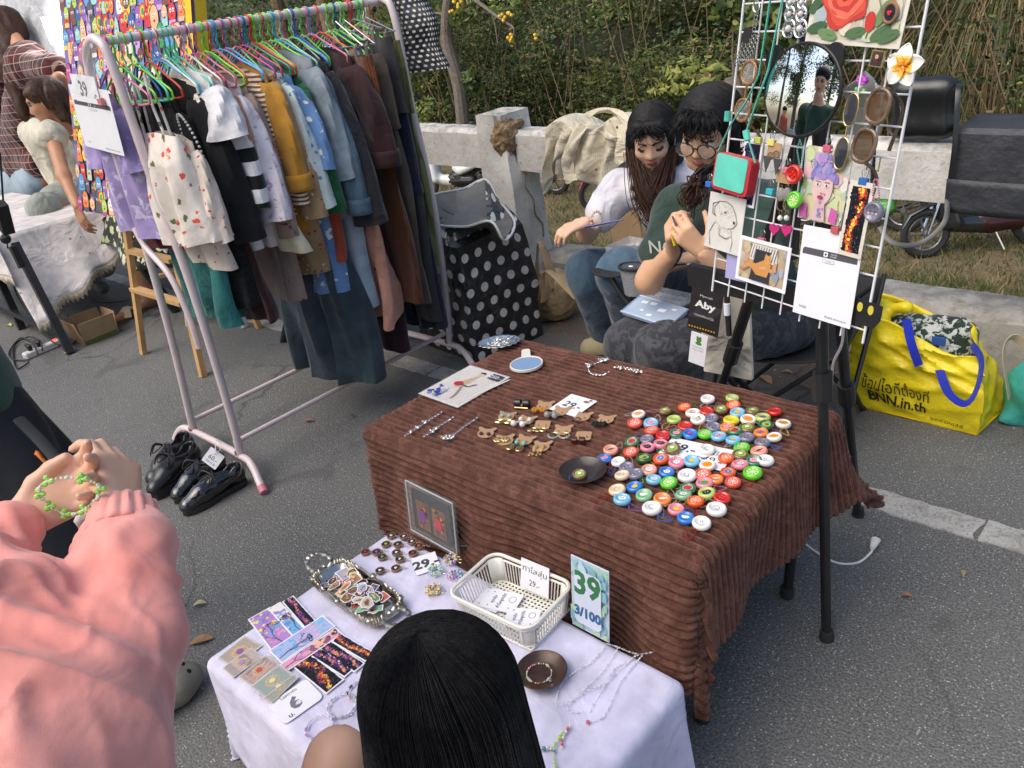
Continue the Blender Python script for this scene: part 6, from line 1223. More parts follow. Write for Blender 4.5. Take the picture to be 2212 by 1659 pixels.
for x,y,lb,kd,sq,an in ((530,520,'bear-shaped card with turquoise nuggets and looped gold hoops','turq',0,0),(230,765,'bear-shaped card with small dark rose studs, farthest left','rose',0,0),(510,870,'bear-shaped card nearly covered by gold flower earrings','goldflower',0,8),(815,580,'bear-shaped card with white pearls and violet beads','pearl',0,-10),
 (1080,370,'bear-shaped card with amber flower drops','amber',0,-5),(1310,450,'bear-shaped card with clear glass ball drops overlapping the 29 card','clear',0,-15),(1055,640,'square card with brass ovals and a pale blue tassel','hoops',1,0),(785,870,'bear-shaped card with turquoise beads and gold filigree teardrops','filigree',0,-12),
 (1350,725,'bear-shaped card with wire hoops of pale stone chips','wreath',0,0),(1035,965,'bear-shaped card with gold cones and small gold animal drops, nearest','golddrop',0,-5),(1650,800,'square card with dark amber cube drops','cubes',1,0),(1630,530,'bear-shaped card with brown wire flowers beside the 29 card','brown',0,-12),(1970,570,'bear-shaped card with black fabric flowers, farthest right','black',0,-8)):
 bearcard(KE(x,y),lb,kd,sq,an)
t = T('hair_cuff','pair of black stone barrel beads lying behind the earring cards','beads',P(*KE(770,370),ZC),rad(20));
for q in (-1,1): m = MB(); m.lathe([(.006,-.011),(.0105,-.009),(.0118,0),(.0105,.009),(.006,.011)],16,(q*.0125,0,.011),R=Matrix.Rotation(PI/2,3,'Y')); m.build('barrel_bead',mat('black_stone',(.016,.018,.02),.2,var=.5,vs=90),t,loc=(0,0,0))
m = MB(); m.tube([(0,-.01,.004),(0,0,.012),(0,.01,.01)],.002,6); m.tube([(-.02,-.012,.002),(.02,-.012,.002)],.0014,5); m.build('brass_wire',GOLD,t,loc=(0,0,0))
# ---- dishes
DISH = mat('dark_wood_dish',(.035,.022,.018),.28,var=.3,coat=.3)
def dish(label,loc,r,mt=DISH):
 t = T('dish',label,'dish',loc); m = MB(); m.lathe([(0,.0),(r*.55,0),(r*.62,.002),(r*.97,.016),(r,.0185),(r*.965,.019),(r*.9,.016),(r*.62,.006),(r*.5,.0045),(0,.004)],48); m.build('bowl',mt,t,loc=(0,0,0)); return t
dish('dark wooden dish holding one kiwi charm on the brown cloth',P(1260,1028,ZC+.004),.057)
kl = P(1252,1030,ZC+.008); t = T('button_charm','kiwi-slice charm with blue bead chain lying in the dark dish','charm',kl,(.1,.15,.2),group='round bun-shaped charms heaped on the brown cloth'); link('charm_body',body['ki'],t,(0,0,0)); link('printed_face',charmprint('ki','',3),t,(0,0,.0107)); m = MB(); [m.ball((-.018+.002*math.sin(i),-.004-i*.002,.002),.0016,5,col='#2a62b8') for i in range(9)]; m.build('chain',BEADM,t,loc=(0,0,0))
# silver dish with bits, hand mirror, sleeve, chains
sd_ = T('silver_dish','small scalloped silver dish full of silver charms at the back corner','dish',P(1079,745,ZC+.004)); m = MB()
m.grid(lambda u,s: V(((.018+.037*s+(.002*math.sin(u*2*PI*18) if s > .7 else 0))*math.cos(u*2*PI),(.013+.026*s+(.0015*math.sin(u*2*PI*18) if s > .7 else 0))*math.sin(u*2*PI),.004+.008*s**2)),90,8,cu=True); m.poly([(.018*math.cos(a),.013*math.sin(a),.004) for a in np.linspace(0,2*PI,24,endpoint=False)]); o = m.build('dish',SILV,sd_,loc=(0,0,0)); solid(o,.0015); sd_.rotation_euler = (0,0,rad(38)); sd_.scale = (1.3,1.3,1.1)
m = MB(); r_ = random.Random(4)
for i in range(150):
 a,r = r_.uniform(0,6.28),.03*math.sqrt(r_.random()); c = V((r*math.cos(a),r*math.sin(a)*.7,.008+.004*r_.random())); d = V((r_.gauss(0,1),r_.gauss(0,1),r_.gauss(0,.3))).normalized(); m.tube([c-d*.003,c+d*.003],r_.uniform(.0006,.0014),5)
o = m.build('silver_bits',SILV,sd_,loc=(0,0,0)); o['kind'] = 'stuff'
MIR = mat('mirror_glass',(.93,.94,.94),.015,1.,var=0.); CREAMP = mat('cream_plastic',(.72,.68,.6),.35,var=.04)
hc_ = P(1137.5,789,ZC+.003); d_ = (P(1135,734,ZC)-hc_); ang = math.atan2(d_.y,d_.x); hm = T('hand_mirror','cream round hand mirror lying face up on the brown cloth','mirror',hc_,(0,0,ang)); m = MB(); r = .0525
ol = arcpoly(0,0,r,r,40,rad(17),rad(343)); hw_ = .0135; ol = ol+[(.105,-hw_),(.112,-hw_*.6),(.112,hw_*.6),(.105,hw_)]; m.prism(ol,0,.006); m.build('frame',CREAMP,hm,loc=(0,0,0))
m = MB(); m.tube([(r*.955*math.cos(a),r*.955*math.sin(a),.0062) for a in np.linspace(0,2*PI,40,endpoint=False)],.0025,8,closed=True); m.build('rim',CREAMP,hm,loc=(0,0,0)); m = MB(); m.prism(arcpoly(0,0,r*.9,n=40),.0061,.0066); m.build('glass',MIR,hm,smooth=False,loc=(0,0,0))
t,p,w,h,o,A = cardthing('art_print','sleeved art print of a woman with a red guitar and a 250 tag','print',[KT(990,425),KT(1320,525),KT(910,795),KT(567,672)],ZC+.001,mat('ivory_card',(.66,.63,.58),.5),.003)
# the picture is read from the lower-left side: long side runs away from the viewer
p.rect(-w*.47,-h*.47,w*.47,h*.47,'#d9d2ca');
for q in range(5): p.shape([(-w*.45+q*w*.2,-h*.45),(-w*.38+q*w*.2,-h*.45),(-w*.2+q*w*.2,h*.45),(-w*.24+q*w*.2,h*.45)],'#cdc5bd')
p.shape([(-w*.05,h*.28),(w*.02,h*.32),(w*.02,-h*.05),(-w*.12,-h*.12),(-w*.2,.02*h)],'#b8a284'); p.disc(-w*.0,h*.36,w*.06,'#d4ab92'); p.shape(arcpoly(-w*.01,h*.385,w*.075,w*.055,12,0,PI),'#2c3238'); p.shape(arcpoly(-w*.14,0,w*.10,w*.08),'#b02a3a'); p.line([(-w*.1,0),(w*.1,-.02*h),(w*.2,h*.1)],w*.035,'#4a4246'); p.line([(w*.0,-h*.05),(w*.12,-h*.25),(w*.16,-h*.38)],w*.05,'#8a8078')
p.blobs(26,-w*.45,-h*.45,-w*.1,-h*.12,w*.02,w*.05,['#3f4a9a','#6a8ac0','#2f3a6a','#c8cdd8','#8a9ab8']); p.rect(w*.2,h*.3,w*.46,h*.45,'#33343c'); p.text('250.-',w*.33,h*.375,h*.08,'#e8e8ec'); p.build('printing',t)
m = MB(); m.prism(rrect(w*1.04,h*1.04,.002,2),.0032,.0036,fr=(o,*A)); m.build('clear_sleeve',CLR,t,smooth=False)
def silverchain(label,px,r=.0035,crosses=(),knots=(),name='chain_charm'):
 t = T(name,label,'chain',P(*px[0],ZC),world=True); pts = walk(spline([P(u,v,ZC+.003) for u,v in px],8),r*1.7); ringchain('links',pts,r,.0008,SILV,t)
 if knots:
  for kx,ky,rr in knots:
   c = P(kx,ky,ZC+.005); m = MB()
   for i in range(16): a = i*.9; q = c+V((rr*math.cos(a)*rnd.uniform(.2,1),rr*math.sin(a)*rnd.uniform(.2,1),rnd.uniform(0,.004))); m.tube([q+V((.003*math.cos(b+a),.003*math.sin(b+a),.0015*math.sin(b*2))) for b in np.linspace(0,2*PI,7,endpoint=False)],.0008,4,closed=True)
   m.build('knot',SILV,t)
 for cx,cy in crosses: m = MB(); c = P(cx,cy,ZC+.003); m.box(c,(.014,.0025,.002),Matrix.Rotation(.5,3,'Z')); m.box(c+V((.001,.001,0)),(.0025,.009,.002),Matrix.Rotation(.5,3,'Z')); m.build('cross',SILV,t)
 c = P(*px[-1],ZC+.003); d = (c-P(*px[-2],ZC+.003)).normalized(); m = MB(); s = d.cross(V((0,0,1))); m.tube([c+d*(.007+.008*math.cos(a))+s*.0038*math.sin(a) for a in np.linspace(0,2*PI,12,endpoint=False)],.0012,5,closed=True); m.build('clasp',SILV,t); return t
silverchain('silver chain charm with flattened knots, leftmost of three',[KT(440,1025),KT(540,960),KT(600,920),KT(720,845)],knots=[(*KT(540,962),.007),(*KT(600,918),.007),(*KT(480,1000),.005)])
silverchain('shorter silver chain charm in the middle of three',[KT(605,1030),KT(680,985),KT(740,940),KT(820,890)],knots=[(*KT(670,995),.007),(*KT(700,970),.006)])
silverchain('silver chain charm with two crosses and a ring cluster',[KT(800,1060),KT(860,1020),KT(950,950),KT(1030,895)],crosses=[KT(690,1082),KT(815,1112)],knots=[(*KT(800,1050),.012),(*KT(770,1050),.01),(*KT(840,1045),.01)])
silverchain('silver ring chain curled near the back edge of the brown cloth',[KT(2180,370),KT(2090,400),KT(2030,440),KT(2060,490),KT(2150,500),KT(2175,490)],knots=[(*KT(2140,375),.012),(*KT(2030,420),.011),(*KT(2180,370),.01)])
silverchain('short silver chain bracelet lying by the back edge of the brown cloth',[(1328,793),(1345,795),(1365,799),(1380,802)],knots=[(1368,800,.008),(1375,803,.007),(1340,795,.004)])
# ---- white table: silver tray of stickers
a_,b_,c_,d_ = P(*K7(650,480),ZD),P(*K7(900,345),ZD),P(*K7(1345,640),ZD),P(*K7(1080,815),ZD); o = (a_+b_+c_+d_)/4; ax = ((c_-b_)+(d_-a_)).normalized(); az = V((0,0,1)); ay = az.cross(ax)
LX,LY = ((c_-b_).length+(d_-a_).length)/4,((a_-b_).length+(d_-c_).length)/4; ANT = mat('antique_silver',(.5,.46,.38),.3,1.,var=.4,vs=30,bs=.4,bscale=90,bd=.003); POL = mat('polished_silver',(.6,.57,.5),.12,1.,var=.25,vs=12)
ty = T('tray','ornate antique silver tray with scroll handle piled with stickers','tray',o,(0,0,math.atan2(ax.y,ax.x)))
def sup(u,k,z): a = u*2*PI; e = .42; return V((math.copysign(abs(math.cos(a))**e,math.cos(a))*LX*k,math.copysign(abs(math.sin(a))**e,math.sin(a))*LY*k,z))
m = MB(); m.grid(lambda u,s: sup(u,.80-.02*s,.004) if s < .01 else sup(u,.74+.13*s,.004+.016*s**1.5),96,8,cu=True); m.poly([sup(u,.74,.004) for u in np.linspace(0,1,96,endpoint=False)]); m.build('pan',POL,ty,loc=(0,0,0))
m = MB()
def rimf(u,s):
 k = .86+.14*s+.012*math.sin(u*2*PI*40)*s; sc = .006*abs(math.sin(u*2*PI*20)); return sup(u,k,.020+.006*math.sin(s*PI)+sc*math.sin(s*PI)-.006*s)
m.grid(rimf,320,9,cu=True); solid(m.build('scroll_rim',ANT,ty,loc=(0,0,0)),.002)
for q in range(8):
 u = q/8+.0; c = sup(u,.95,.026); m = MB(); m.ball(c,(.009,.007,.004),10); [m.ball(c+V((.009*math.cos(a),.007*math.sin(a),0)),.0025,6) for a in np.linspace(0,2*PI,7)]; m.build('rosette',ANT,ty,loc=(0,0,0))
for sg in (-1,1):
 m = MB(); pts = spline([(sg*LX*.98,-LY*.45,.022),(sg*(LX+.022),-LY*.5,.026),(sg*(LX+.048),-LY*.30,.028),(sg*(LX+.052),0,.03),(sg*(LX+.048),LY*.30,.028),(sg*(LX+.022),LY*.5,.026),(sg*LX*.98,LY*.45,.022)],8)
 m.tube(pts,[.005+.003*abs(math.sin(i*.55)) for i in range(len(pts))],8,flat=.7); 0; m.build('handle',ANT,ty,loc=(0,0,0))
STK = ['#a87a50','#c8b8a8','#8a5a3c','#d8a070','#6a8a4a','#7ab890','#5a4a7a','#c8584a','#e8c068','#4a3a34','#b0a8c0','#dcd0c0','#5a3028']
r_ = random.Random(21); TN = ['brown','taupe','rust','peach','olive','mint','violet','coral','yellow','umber','lilac','cream','maroon']
for i in range(62):
 x,y = r_.uniform(-.62,.62)*LX,r_.uniform(-.6,.6)*LY; w,h = r_.uniform(.012,.024),r_.uniform(.010,.018)
 kind = 'rect' if r_.random() < .25 else 'blob'; nk = 12; rad_ = [r_.uniform(.75,1.15) for _ in range(nk)]
 ol = [(-w,-h),(w,-h),(w,h),(-w,h)] if kind == 'rect' else [(w*rad_[k]*math.cos(2*PI*k/nk),h*rad_[k]*math.sin(2*PI*k/nk)) for k in range(nk)]
 c1,c2 = r_.choice(STK),r_.choice(STK); nm_ = {0: 'animal',1: 'flower',2: 'figure'}[i % 3]
 lb = f"die-cut {nm_} sticker in {TN[STK.index(c1)]} and {TN[STK.index(c2)]} in the silver tray, {'left' if x < -LX*.2 else 'middle' if x < LX*.2 else 'right'} {'back' if y > 0 else 'front'}{['', ' upper', ' tilted', ' lower'][i//13 % 4]}"
 lb += ', askew' if lb in seen else ''; seen[lb] = 1
 t = T('sticker',lb,'sticker',o+ax*x+ay*y+V((0,0,.0055+i*.00035)),(r_.uniform(-.12,.12),r_.uniform(-.12,.12),r_.uniform(0,6.28)),group='die-cut stickers heaped in the silver tray')
 m = MB(); m.prism(ol,0,.0004); m.build('backing',PAPER,t,smooth=False,loc=(0,0,0)); p = Print((0,0,.0004)); p.shape([(a*.87,b*.85) for a,b in ol],c1)
 for q in range(4): p.shape([(r_.uniform(-.4,.4)*w+w*.28*math.cos(k*PI/4)*r_.uniform(.6,1),r_.uniform(-.15,.15)*h+h*.3*math.sin(k*PI/4)) for k in range(8)],r_.choice(STK+[c2]))
 p.build('picture',t,loc=(0,0,0))
# ---- postcards
SKY_ = (['#b088c8','#d89ac0','#7aa8d8','#f0d878','#8f7cc0'],'#2a3560'); GAL = (['#12101c','#1c1a3a','#3a2a6a','#6a3a8a','#b85a8a','#e8a05a'],None); FIR = (['#0e0f14','#15182a','#2a3a6a','#a83a3a','#e8702a','#f0c858'],None); PNK = (['#e0a0c0','#c884b8','#8a5a6a','#f0b8a0','#5a3a40'],'#2a1c20'); BLU = (['#a8b8e0','#7ab0d8','#c8a8d8','#d8b0d0','#80c0e0'],'#26345a'); CLD = (['#7ab0e0','#5a94d0','#e8d8c0','#9a88c8','#f0e8e0'],'#4a3a4a')
def postcard(label,cs,sty,dz,seed,th=.0007):
 t,p,w,h,o,A = cardthing('postcard',label,'postcard',[K7(*c) for c in cs],ZD+dz,PAPER,th,.001,group='watercolour postcards fanned on the white cloth'); R = random.Random(seed); b = .0035; cols,br = sty
 p.step = .00001; p.rect(-w/2+b,-h/2+b,w/2-b,h/2-b,cols[0]); x0,y0,x1,y1 = -w/2+b,-h/2+b,w/2-b,h/2-b; n = len(cols)
 if sty[1]:
  for k in range(70): y = R.uniform(x0,x1); q = int((y-x0)/(x1-x0)*n*.999); xx = y; yy = R.uniform(y0,y1); r = R.uniform(.003,.008); c = cols[min(n-1,max(0,q+R.choice((0,0,0,1,-1))))]; p.shape([(min(x1,max(x0,xx+r*math.cos(a))),min(y1,max(y0,yy+r*math.sin(a)))) for a in np.linspace(0,2*PI,8,endpoint=False)],c)
  def bran(x,y,a,L,wd,d):
   if d == 0 or not (x0 < x < x1 and y0 < y < y1): return
   nx,ny = x+L*math.cos(a),y+L*math.sin(a); nx,ny = min(x1,max(x0,nx)),min(y1,max(y0,ny)); p.line([(x,y),(nx,ny)],wd,br)
   for q in range(2): bran(nx,ny,a+R.uniform(-.7,.7),L*.78,wd*.65,d-1)
   if d < 3: p.disc(nx,ny,.0016,br,n=5)
  bran(x0+.001+(w*.0),R.uniform(y0*.6,0),R.uniform(.0,.5),w*.17,.0022,6)
 else:
  p.step = .000008; p.nebula(w-2*b,h-2*b,300,seed,cols,.16,.36)
 p.build('picture',t); return t
postcard('postcard of a blue tree on a violet and yellow sky, farthest left',[(430,905),(285,715),(425,630),(585,832)],SKY_,.0005,1)
postcard('narrow postcard of clouds and bridge, behind the blue tree one',[(575,825),(415,650),(490,595),(655,778)],CLD,.0012,2)
postcard('narrow violet galaxy postcard nearest to the tray',[(652,772),(502,600),(575,560),(715,715)],GAL,.002,3)
postcard('dark fiery nebula postcard nearest to the camera',[(785,1195),(575,1015),(690,935),(900,1090)],FIR,.0005,4)
postcard('violet galaxy postcard second from the bottom of the fan',[(905,1090),(680,940),(745,890),(962,1018)],GAL,.0012,5)
postcard('violet and orange galaxy postcard in the middle of the fan',[(965,1055),(745,900),(815,850),(1032,988)],GAL,.0019,6)
postcard('yellow and blue galaxy postcard at the right of the fan',[(1038,990),(820,852),(878,803),(1100,922)],FIR,.0026,7)
postcard('long pink postcard of a tree silhouette lying across the others',[(515,1055),(490,1000),(842,765),(897,802)][1:]+[(515,1055)],PNK,.0035,8)
postcard('large pale blue and pink postcard with bare branches, on top',[(425,905),(760,690),(850,750),(490,1000)],BLU,.0044,9)
FOI = mat('foil_print',(.5,.38,.26),.3,.35,var=.35,vs=50,coat=.4)
for i,(cs,c,lb) in enumerate([([(108,948),(268,815),(372,882),(190,1032)],'#b09070','violet-centred foil card at the far left corner'),([(125,1018),(300,900),(385,945),(190,1085)],'#a88a78','foil card with lilac jewel beneath the leftmost one'),([(228,1078),(398,940),(492,990),(310,1140)],'#b07850','red-jewelled copper foil card in the middle'),([(345,1195),(520,1040),(610,1075),(440,1250)],'#8a9a70','green and copper foil card at the bottom'),([(308,1140),(478,1008),(585,1062),(395,1210)],'#7f9a88','green-tinted foil card with a ring emblem')]):
 t,p,w,h,o,A = cardthing('foil_card',lb,'card',[K7(*q) for q in cs],ZD+.0006+i*.0012,FOI,.0006,.002,group='copper foil cards in clear sleeves');
 p.shape(rrect(w*.9,h*.9,.003),c); p.disc(0,0,h*.3,'#c8a06a'); p.disc(0,0,h*.24,c); [p.disc(h*.2*math.cos(a),h*.2*math.sin(a),h*.06,'#c8a470',n=8) for a in np.linspace(0,6.28,8)]; p.disc(0,0,h*.13,['#8a5aa0','#a88ac8','#c84a4a','#d8d0a0','#d8d8a8'][i]); p.build('picture',t); m = MB(); m.prism(rrect(w*1.06,h*1.06,.002,2),.0008,.0012,fr=(o,*A)); m.build('clear_sleeve',CLR,t,smooth=False)
t,p,w,h,o,A = cardthing('price_card','rounded white card with a large hatched 9 turned sideways','price card',[K7(413,1240),K7(660,1105),K7(768,1190),K7(512,1412)],ZD+.0004,rr=.012)
p.text('9',-.002,-.002,h*.5,'#77777f',bold=.06,ang=-PI/2*0+PI); p.disc(.004,-.008,.006,'#d8d8e4'); p.text('โปสการ์ด',-w*.02,h*.38,h*.12,DK); p.text('บ.',-w*.25,-h*.36,h*.12,DK,bold=.02); p.build('printing',t)
# ---- hoops, price 29, bead stars
for i,(x,y,c,n_) in enumerate([(300,135,'#e8e6e4','white motif, back left'),(405,140,'#e8e6e4','white motif, back right'),(256,205,'#a8c838','lime green heart'),(355,207,'#48a068','green leaf and pink bud'),(472,182,'#e8e6e4','white motif beside the acrylic frame'),(530,220,'#d86a3a','orange flower and green leaves'),(85,270,'#d02c34','red heart, farthest left'),(178,270,'#9a6ac8','violet heart'),(343,275,'#e8e6e4','white motif in the centre'),(480,280,'#d02c34','red heart at the right'),(225,312,'#7ab890','green sprig and white bud'),(372,330,'#e8e6e4','white motif next to the 29 card'),(207,425,'#e8e6e4','white heart touching the silver tray'),(338,405,'#e8e6e4','white rabbit nearest to the camera')]):
 t = T('embroidery_hoop',f'miniature dark embroidery hoop with {n_}','hoop charm',P(*KH(x,y),ZD),rad(40+rnd.uniform(-20,20)),group='miniature embroidery hoop charms'); m = MB(); m.lathe([(.0105,0),(.0125,.001),(.0125,.006),(.0108,.0065),(.0100,.005),(.0100,.001),(0,.001)],24); m.build('wooden_ring',mat('walnut_ring',(.24,.14,.07),.5),t,loc=(0,0,0)); m = MB(); m.lathe([(0,.001),(.0106,.001),(.0106,.0048),(0,.0052)],24); m.build('navy_cloth',mat('navy_felt',(.012,.014,.026),.9,bs=.4,bscale=300),t,loc=(0,0,0))
 m = MB(); [m.ball((q*.0018,.0012,.0055),(.0026,.0026,.0012),7,col=c) for q in (-1,1)]; m.ball((0,-.0018,.0055),(.003,.003,.0012),7,col=c if c != '#48a068' else '#e8a0b4'); m.build('stitched_motif',vcmat('thread',.8,.2),t,loc=(0,0,0)); m = MB(); m.box((.0145,0,.0035),(.005,.004,.003)); m.tube([(.016,-.003,.004),(.016,.003,.004)],.0012,6); m.build('screw',GOLD,t,loc=(0,0,0))
 m = MB(); [m.ball((.018+.002*math.cos(k*.5)+.0008*k,.004*math.sin(k*.45),.0016),.0011,5) for k in range(14)]; m.build('chain',SILV,t,loc=(0,0,0))
t,p,w,h,o,A = cardthing('price_card','white card reading 29 lying beside the embroidery hoops','price card',[KH(440,300),KH(640,300),KH(735,350),KH(535,482)],ZD+.0003); p.text('29.-',0,0,h*.5,'#44424f',bold=.04); p.build('printing',t)
for (x,y,cols,lb) in ((800,340,['#d8c838','#b080c8','#e8e4e0','#dcd8d0'],'clear beaded star with yellow and lilac flowers, at the back'),(670,430,['#70c0d0','#b0d890','#e8e4e0','#d8b8d8'],'clear beaded star with blue and green beads'),(830,470,['#c850b8','#50a0c8','#e8e4e0','#dcd8d0'],'clear beaded star with magenta and teal beads'),(650,590,['#d83a30','#c8d850','#e8e4e0','#f0c8a0'],'clear beaded star with red and lime beads, nearest')):
 c = P(*KH(x,y),ZD); t = T('beaded_star',lb,'beaded charm',c,world=True,group='clear beaded stars on the white cloth'); pts = [c+V((.022*(.35+.65*rnd.random())*math.cos(a),.022*(.35+.65*rnd.random())*math.sin(a),rnd.uniform(0,.01))) for a in np.linspace(0,30,90)]; beads('beads',pts,.0022,vcmat('crystal_bead',.1,.05,coat=.6),t,cols)
 m = MB(); m.tube([c+V((.02+.008*math.cos(a),.012+.006*math.sin(a),.002)) for a in np.linspace(0,2*PI,12,endpoint=False)],.0006,4,closed=True); m.build('ring',SILV,t)
# ---- acrylic frame
f0,f1 = P(885,1146,ZD),P(984,1202,ZD); ax = (f1-f0).normalized(); back = V((0,0,1)).cross(ax); back = back if back.y > 0 else -back; ay = (V((0,0,1))+back*.12).normalized(); az = ax.cross(ay); W_ = (f1-f0).length; H_ = W_*.8
o = (f0+f1)/2+ay*H_/2; t = T('acrylic_frame','clear acrylic frame standing with two small purple and red cards inside','picture frame',o,world=True); ACR = mat('acrylic',(.85,.9,.9),.03,alpha=.05,var=0.)
m = MB(); m.prism(rrect(W_,H_,.002,1),-.003,.003,fr=(o,ax,ay,az)); m.build('front_pane',ACR,t,smooth=False); m = MB(); m.prism(rrect(W_,H_,.002,1),-.016,-.012,fr=(o,ax,ay,az)); m.build('back_pane',ACR,t,smooth=False)
m = MB(); [m.tube([o+ax*a*W_/2+ay*b*H_/2+az*-.006,o+ax*c*W_/2+ay*d*H_/2+az*-.006],.0022,6) for a,b,c,d in ((-1,-1,1,-1),(1,-1,1,1),(1,1,-1,1),(-1,1,-1,-1))]; m.build('edge',mat('frosted_edge',(.4,.45,.46),.2),t)
m = MB(); m.prism(rrect(W_*.82,H_*.8,.001,1),-.009,-.007,fr=(o,ax,ay,az)); m.build('dark_card',mat('charcoal_card',(.016,.017,.022),.6),t,smooth=False)
for q,c in ((-1,'#7a3a88'),(1,'#b83a50')):
 m = MB(); oo = o+ax*q*W_*.17-ay*H_*.06; m.prism(rrect(W_*.28,H_*.55,.001,1),-.0065,-.0055,fr=(oo,ax,ay,az)); m.build('small_card',mat('brown_card',(.16,.07,.04),.4),t,smooth=False); p = Print(oo-az*.0055,ax,ay); p.blobs(30,-W_*.12,-H_*.25,W_*.12,H_*.25,.002,.006,['#c8862a','#5a2a1a','#8a5020','#3a1a14']); p.disc(0,0,W_*.08,c,W_*.1); p.build('picture',t)
m = MB(); [m.tube([a,b],.004,6) for a,b in ((o+az*-.016+ay*-H_*.1+ax*W_*.4,P(1000,1160,ZD+.004)),(P(1000,1160,ZD+.004),P(1015,1180,ZD+.004)),(P(1015,1180,ZD+.004),P(985,1182,ZD+.004)))]; m.build('easel_back',BLK,t)
# ---- basket
b1,b2,b3,b4 = [P(*K8(*q),ZD+.075) for q in ((500,405),(965,580),(720,880),(240,640))]; o = (b1+b2+b3+b4)/4; o.z = ZD; ax = ((b2-b1)+(b3-b4)).normalized(); BW,BH = ((b2-b1).length+(b3-b4).length)/2,((b1-b4).length+(b2-b3).length)/2
bk = T('basket','white slatted plastic basket holding folded bracelet packets','basket',o,(0,0,math.atan2(ax.y,ax.x))); WPL = mat('ivory_plastic',(.78,.76,.68),.35,var=.04); hz = .075
m = MB()
def per_(n,w,h,r): return [(*q,) for q in rrect(w,h,r,n)]
def sides(n_per_m,w0,h0,w1,h1):
 out = []
 for (ax_,ay_,bx_,by_) in ((-1,-1,1,-1),(1,-1,1,1),(1,1,-1,1),(-1,1,-1,-1)):
  L = w0 if ay_ == by_ else h0; n = int(L*.86/.0088)
  for k in range(n): s = (k+.5)/n*.86+.07; cx,cy = ax_+(bx_-ax_)*s,ay_+(by_-ay_)*s; out.append((cx*w1/2,cy*h1/2,cx*w0/2,cy*h0/2))
 return out
w1,h1 = BW*.88,BH*.86
for (xb,yb,xt,yt) in sides(1,BW*.97,BH*.96,w1,h1): m.tube([(xb,yb,.006),(xt,yt,hz-.012)],.0019,4)
o_ = m.build('slats',WPL,bk,loc=(0,0,0)); o_['kind'] = 'stuff'
rr0 = [V((*q,hz)) for q in rrect(BW,BH,.03,6)]; m = MB(); m.tube(rr0,.0045,6,closed=True); m.tube([V((*q,hz-.012)) for q in rrect(BW*.975,BH*.965,.028,6)],.003,5,closed=True); m.build('rim',WPL,bk,loc=(0,0,0)); m = MB(); m.tube([V((*q,.006)) for q in rrect(w1,h1,.025,6)],.003,5,closed=True); m.build('base_rim',WPL,bk,loc=(0,0,0))
for k in range(4):
 sx_,sy_ = ((1,1),(-1,1),(-1,-1),(1,-1))[k]; m = MB(); a_ = [(sx_*(BW/2-.03)+sx_*.028*math.cos(a),sy_*(BH/2-.03)+sy_*.028*math.sin(a)) for a in (0,.4,.8,1.2,1.57)]; m.grid(lambda u,s: (a_[int(u*4+.5)][0]*(.89+.09*s),a_[int(u*4+.5)][1]*(.88+.1*s),.006+(hz-.012)*s),5,3); solid(m.build('corner_post',WPL,bk,loc=(0,0,0)),.002)
m = MB(); nxx,nyy = 20,14
for i in range(nxx+1): m.box((-w1/2+w1*i/nxx,0,.004),(w1/nxx*.45,h1,.0018))
for j in range(nyy+1): m.box((0,-h1/2+h1*j/nyy,.0052),(w1,h1/nyy*.45,.0018))
m.build('lattice_base',WPL,bk,smooth=False,loc=(0,0,0))
for i,(cs,lb) in enumerate((([(385,700),(475,615),(600,660),(520,770)],'folded paper packet at the back left inside the basket'),([(440,690),(510,610),(668,665),(600,800)],'bracelet packet with Thai print lying on top in the basket'),([(560,830),(600,725),(785,745),(750,860)],'bracelet packet at the front right inside the basket'))):
 t,p,w,h,o,A = cardthing('packet',lb,'packet',[K8(*q) for q in cs],ZD+.010+i*.003,PAPER,.002,.001,group='folded bracelet packets in the basket'); p.text('ถุงสุ่ม',0,h*.22,h*.15,'#3a3560',bold=.02); p.text('กำไลลูกปัด',0,0,h*.15,'#3a3560',bold=.02); p.line([(w*.15+w*.15*math.cos(a),-h*.28+h*.1*math.sin(a)) for a in np.linspace(0,6.28,16)],.0012,'#6a6880'); [p.disc(w*q[0],h*q[1],.0018,'#4a4870',n=6) for q in ((-.35,.3),(.35,.32),(-.3,-.3))]; p.build('printing',t)
def upright(name,label,cat,px,zb,lean=.25,mt=PAPER,th=.001):
 """a card standing on its lower edge; px: UL, UR, LR, LL"""
 l,r = P(*px[3],zb[0]),P(*px[2],zb[1]); ax = (r-l); ax.z = 0; n = V((0,0,1)).cross(ax.normalized()); n = n if n.y > 0 else -n; pts = []
 for q,base in ((px[0],l),(px[1],r)):
  nn_ = ax.normalized().cross((V((0,0,1))+n*lean).normalized()); pts.append(PN(*q,base,nn_))
 nn_ = ax.normalized().cross((V((0,0,1))+n*lean).normalized()); r2 = PN(*px[2],l,nn_); return cardthing(name,label,cat,None,None,mt,th,.001,pts=[pts[0],pts[1],r2,l])
t,p,w,h,o,A = upright('price_card','white card with Thai writing and 29 standing inside the basket','price card',[K8(668,437),K8(833,497),K8(825,680),K8(665,600)],(ZD+.02,ZD+.02),.3)
p.text('กำไลสุ่ม',0,h*.18,h*.28,DK,w*.86); p.text('29.-',0,-h*.22,h*.2,DK); p.build('printing',t)
t,p,w,h,o,A = upright('price_card','green and blue watercolour sign reading 39 and 3/100','sign',[K8(992,432),K8(1212,537),K8(1150,910),K8(937,800)],(ZD,ZD),.12,th=.0015)
p.rect(-w*.49,-h*.49,w*.49,h*.49,'#b4cfe2'); p.blobs(70,-w*.48,-h*.48,w*.48,h*.48,.006,.014,['#a0c8b0','#9cc4dc','#b8d8a8','#c4dce8','#8abcc8','#a8d0c0'],k=12,jag=.15); p.shape(rrect(w*.72,h*.76,.014,5),'#d4dcec')
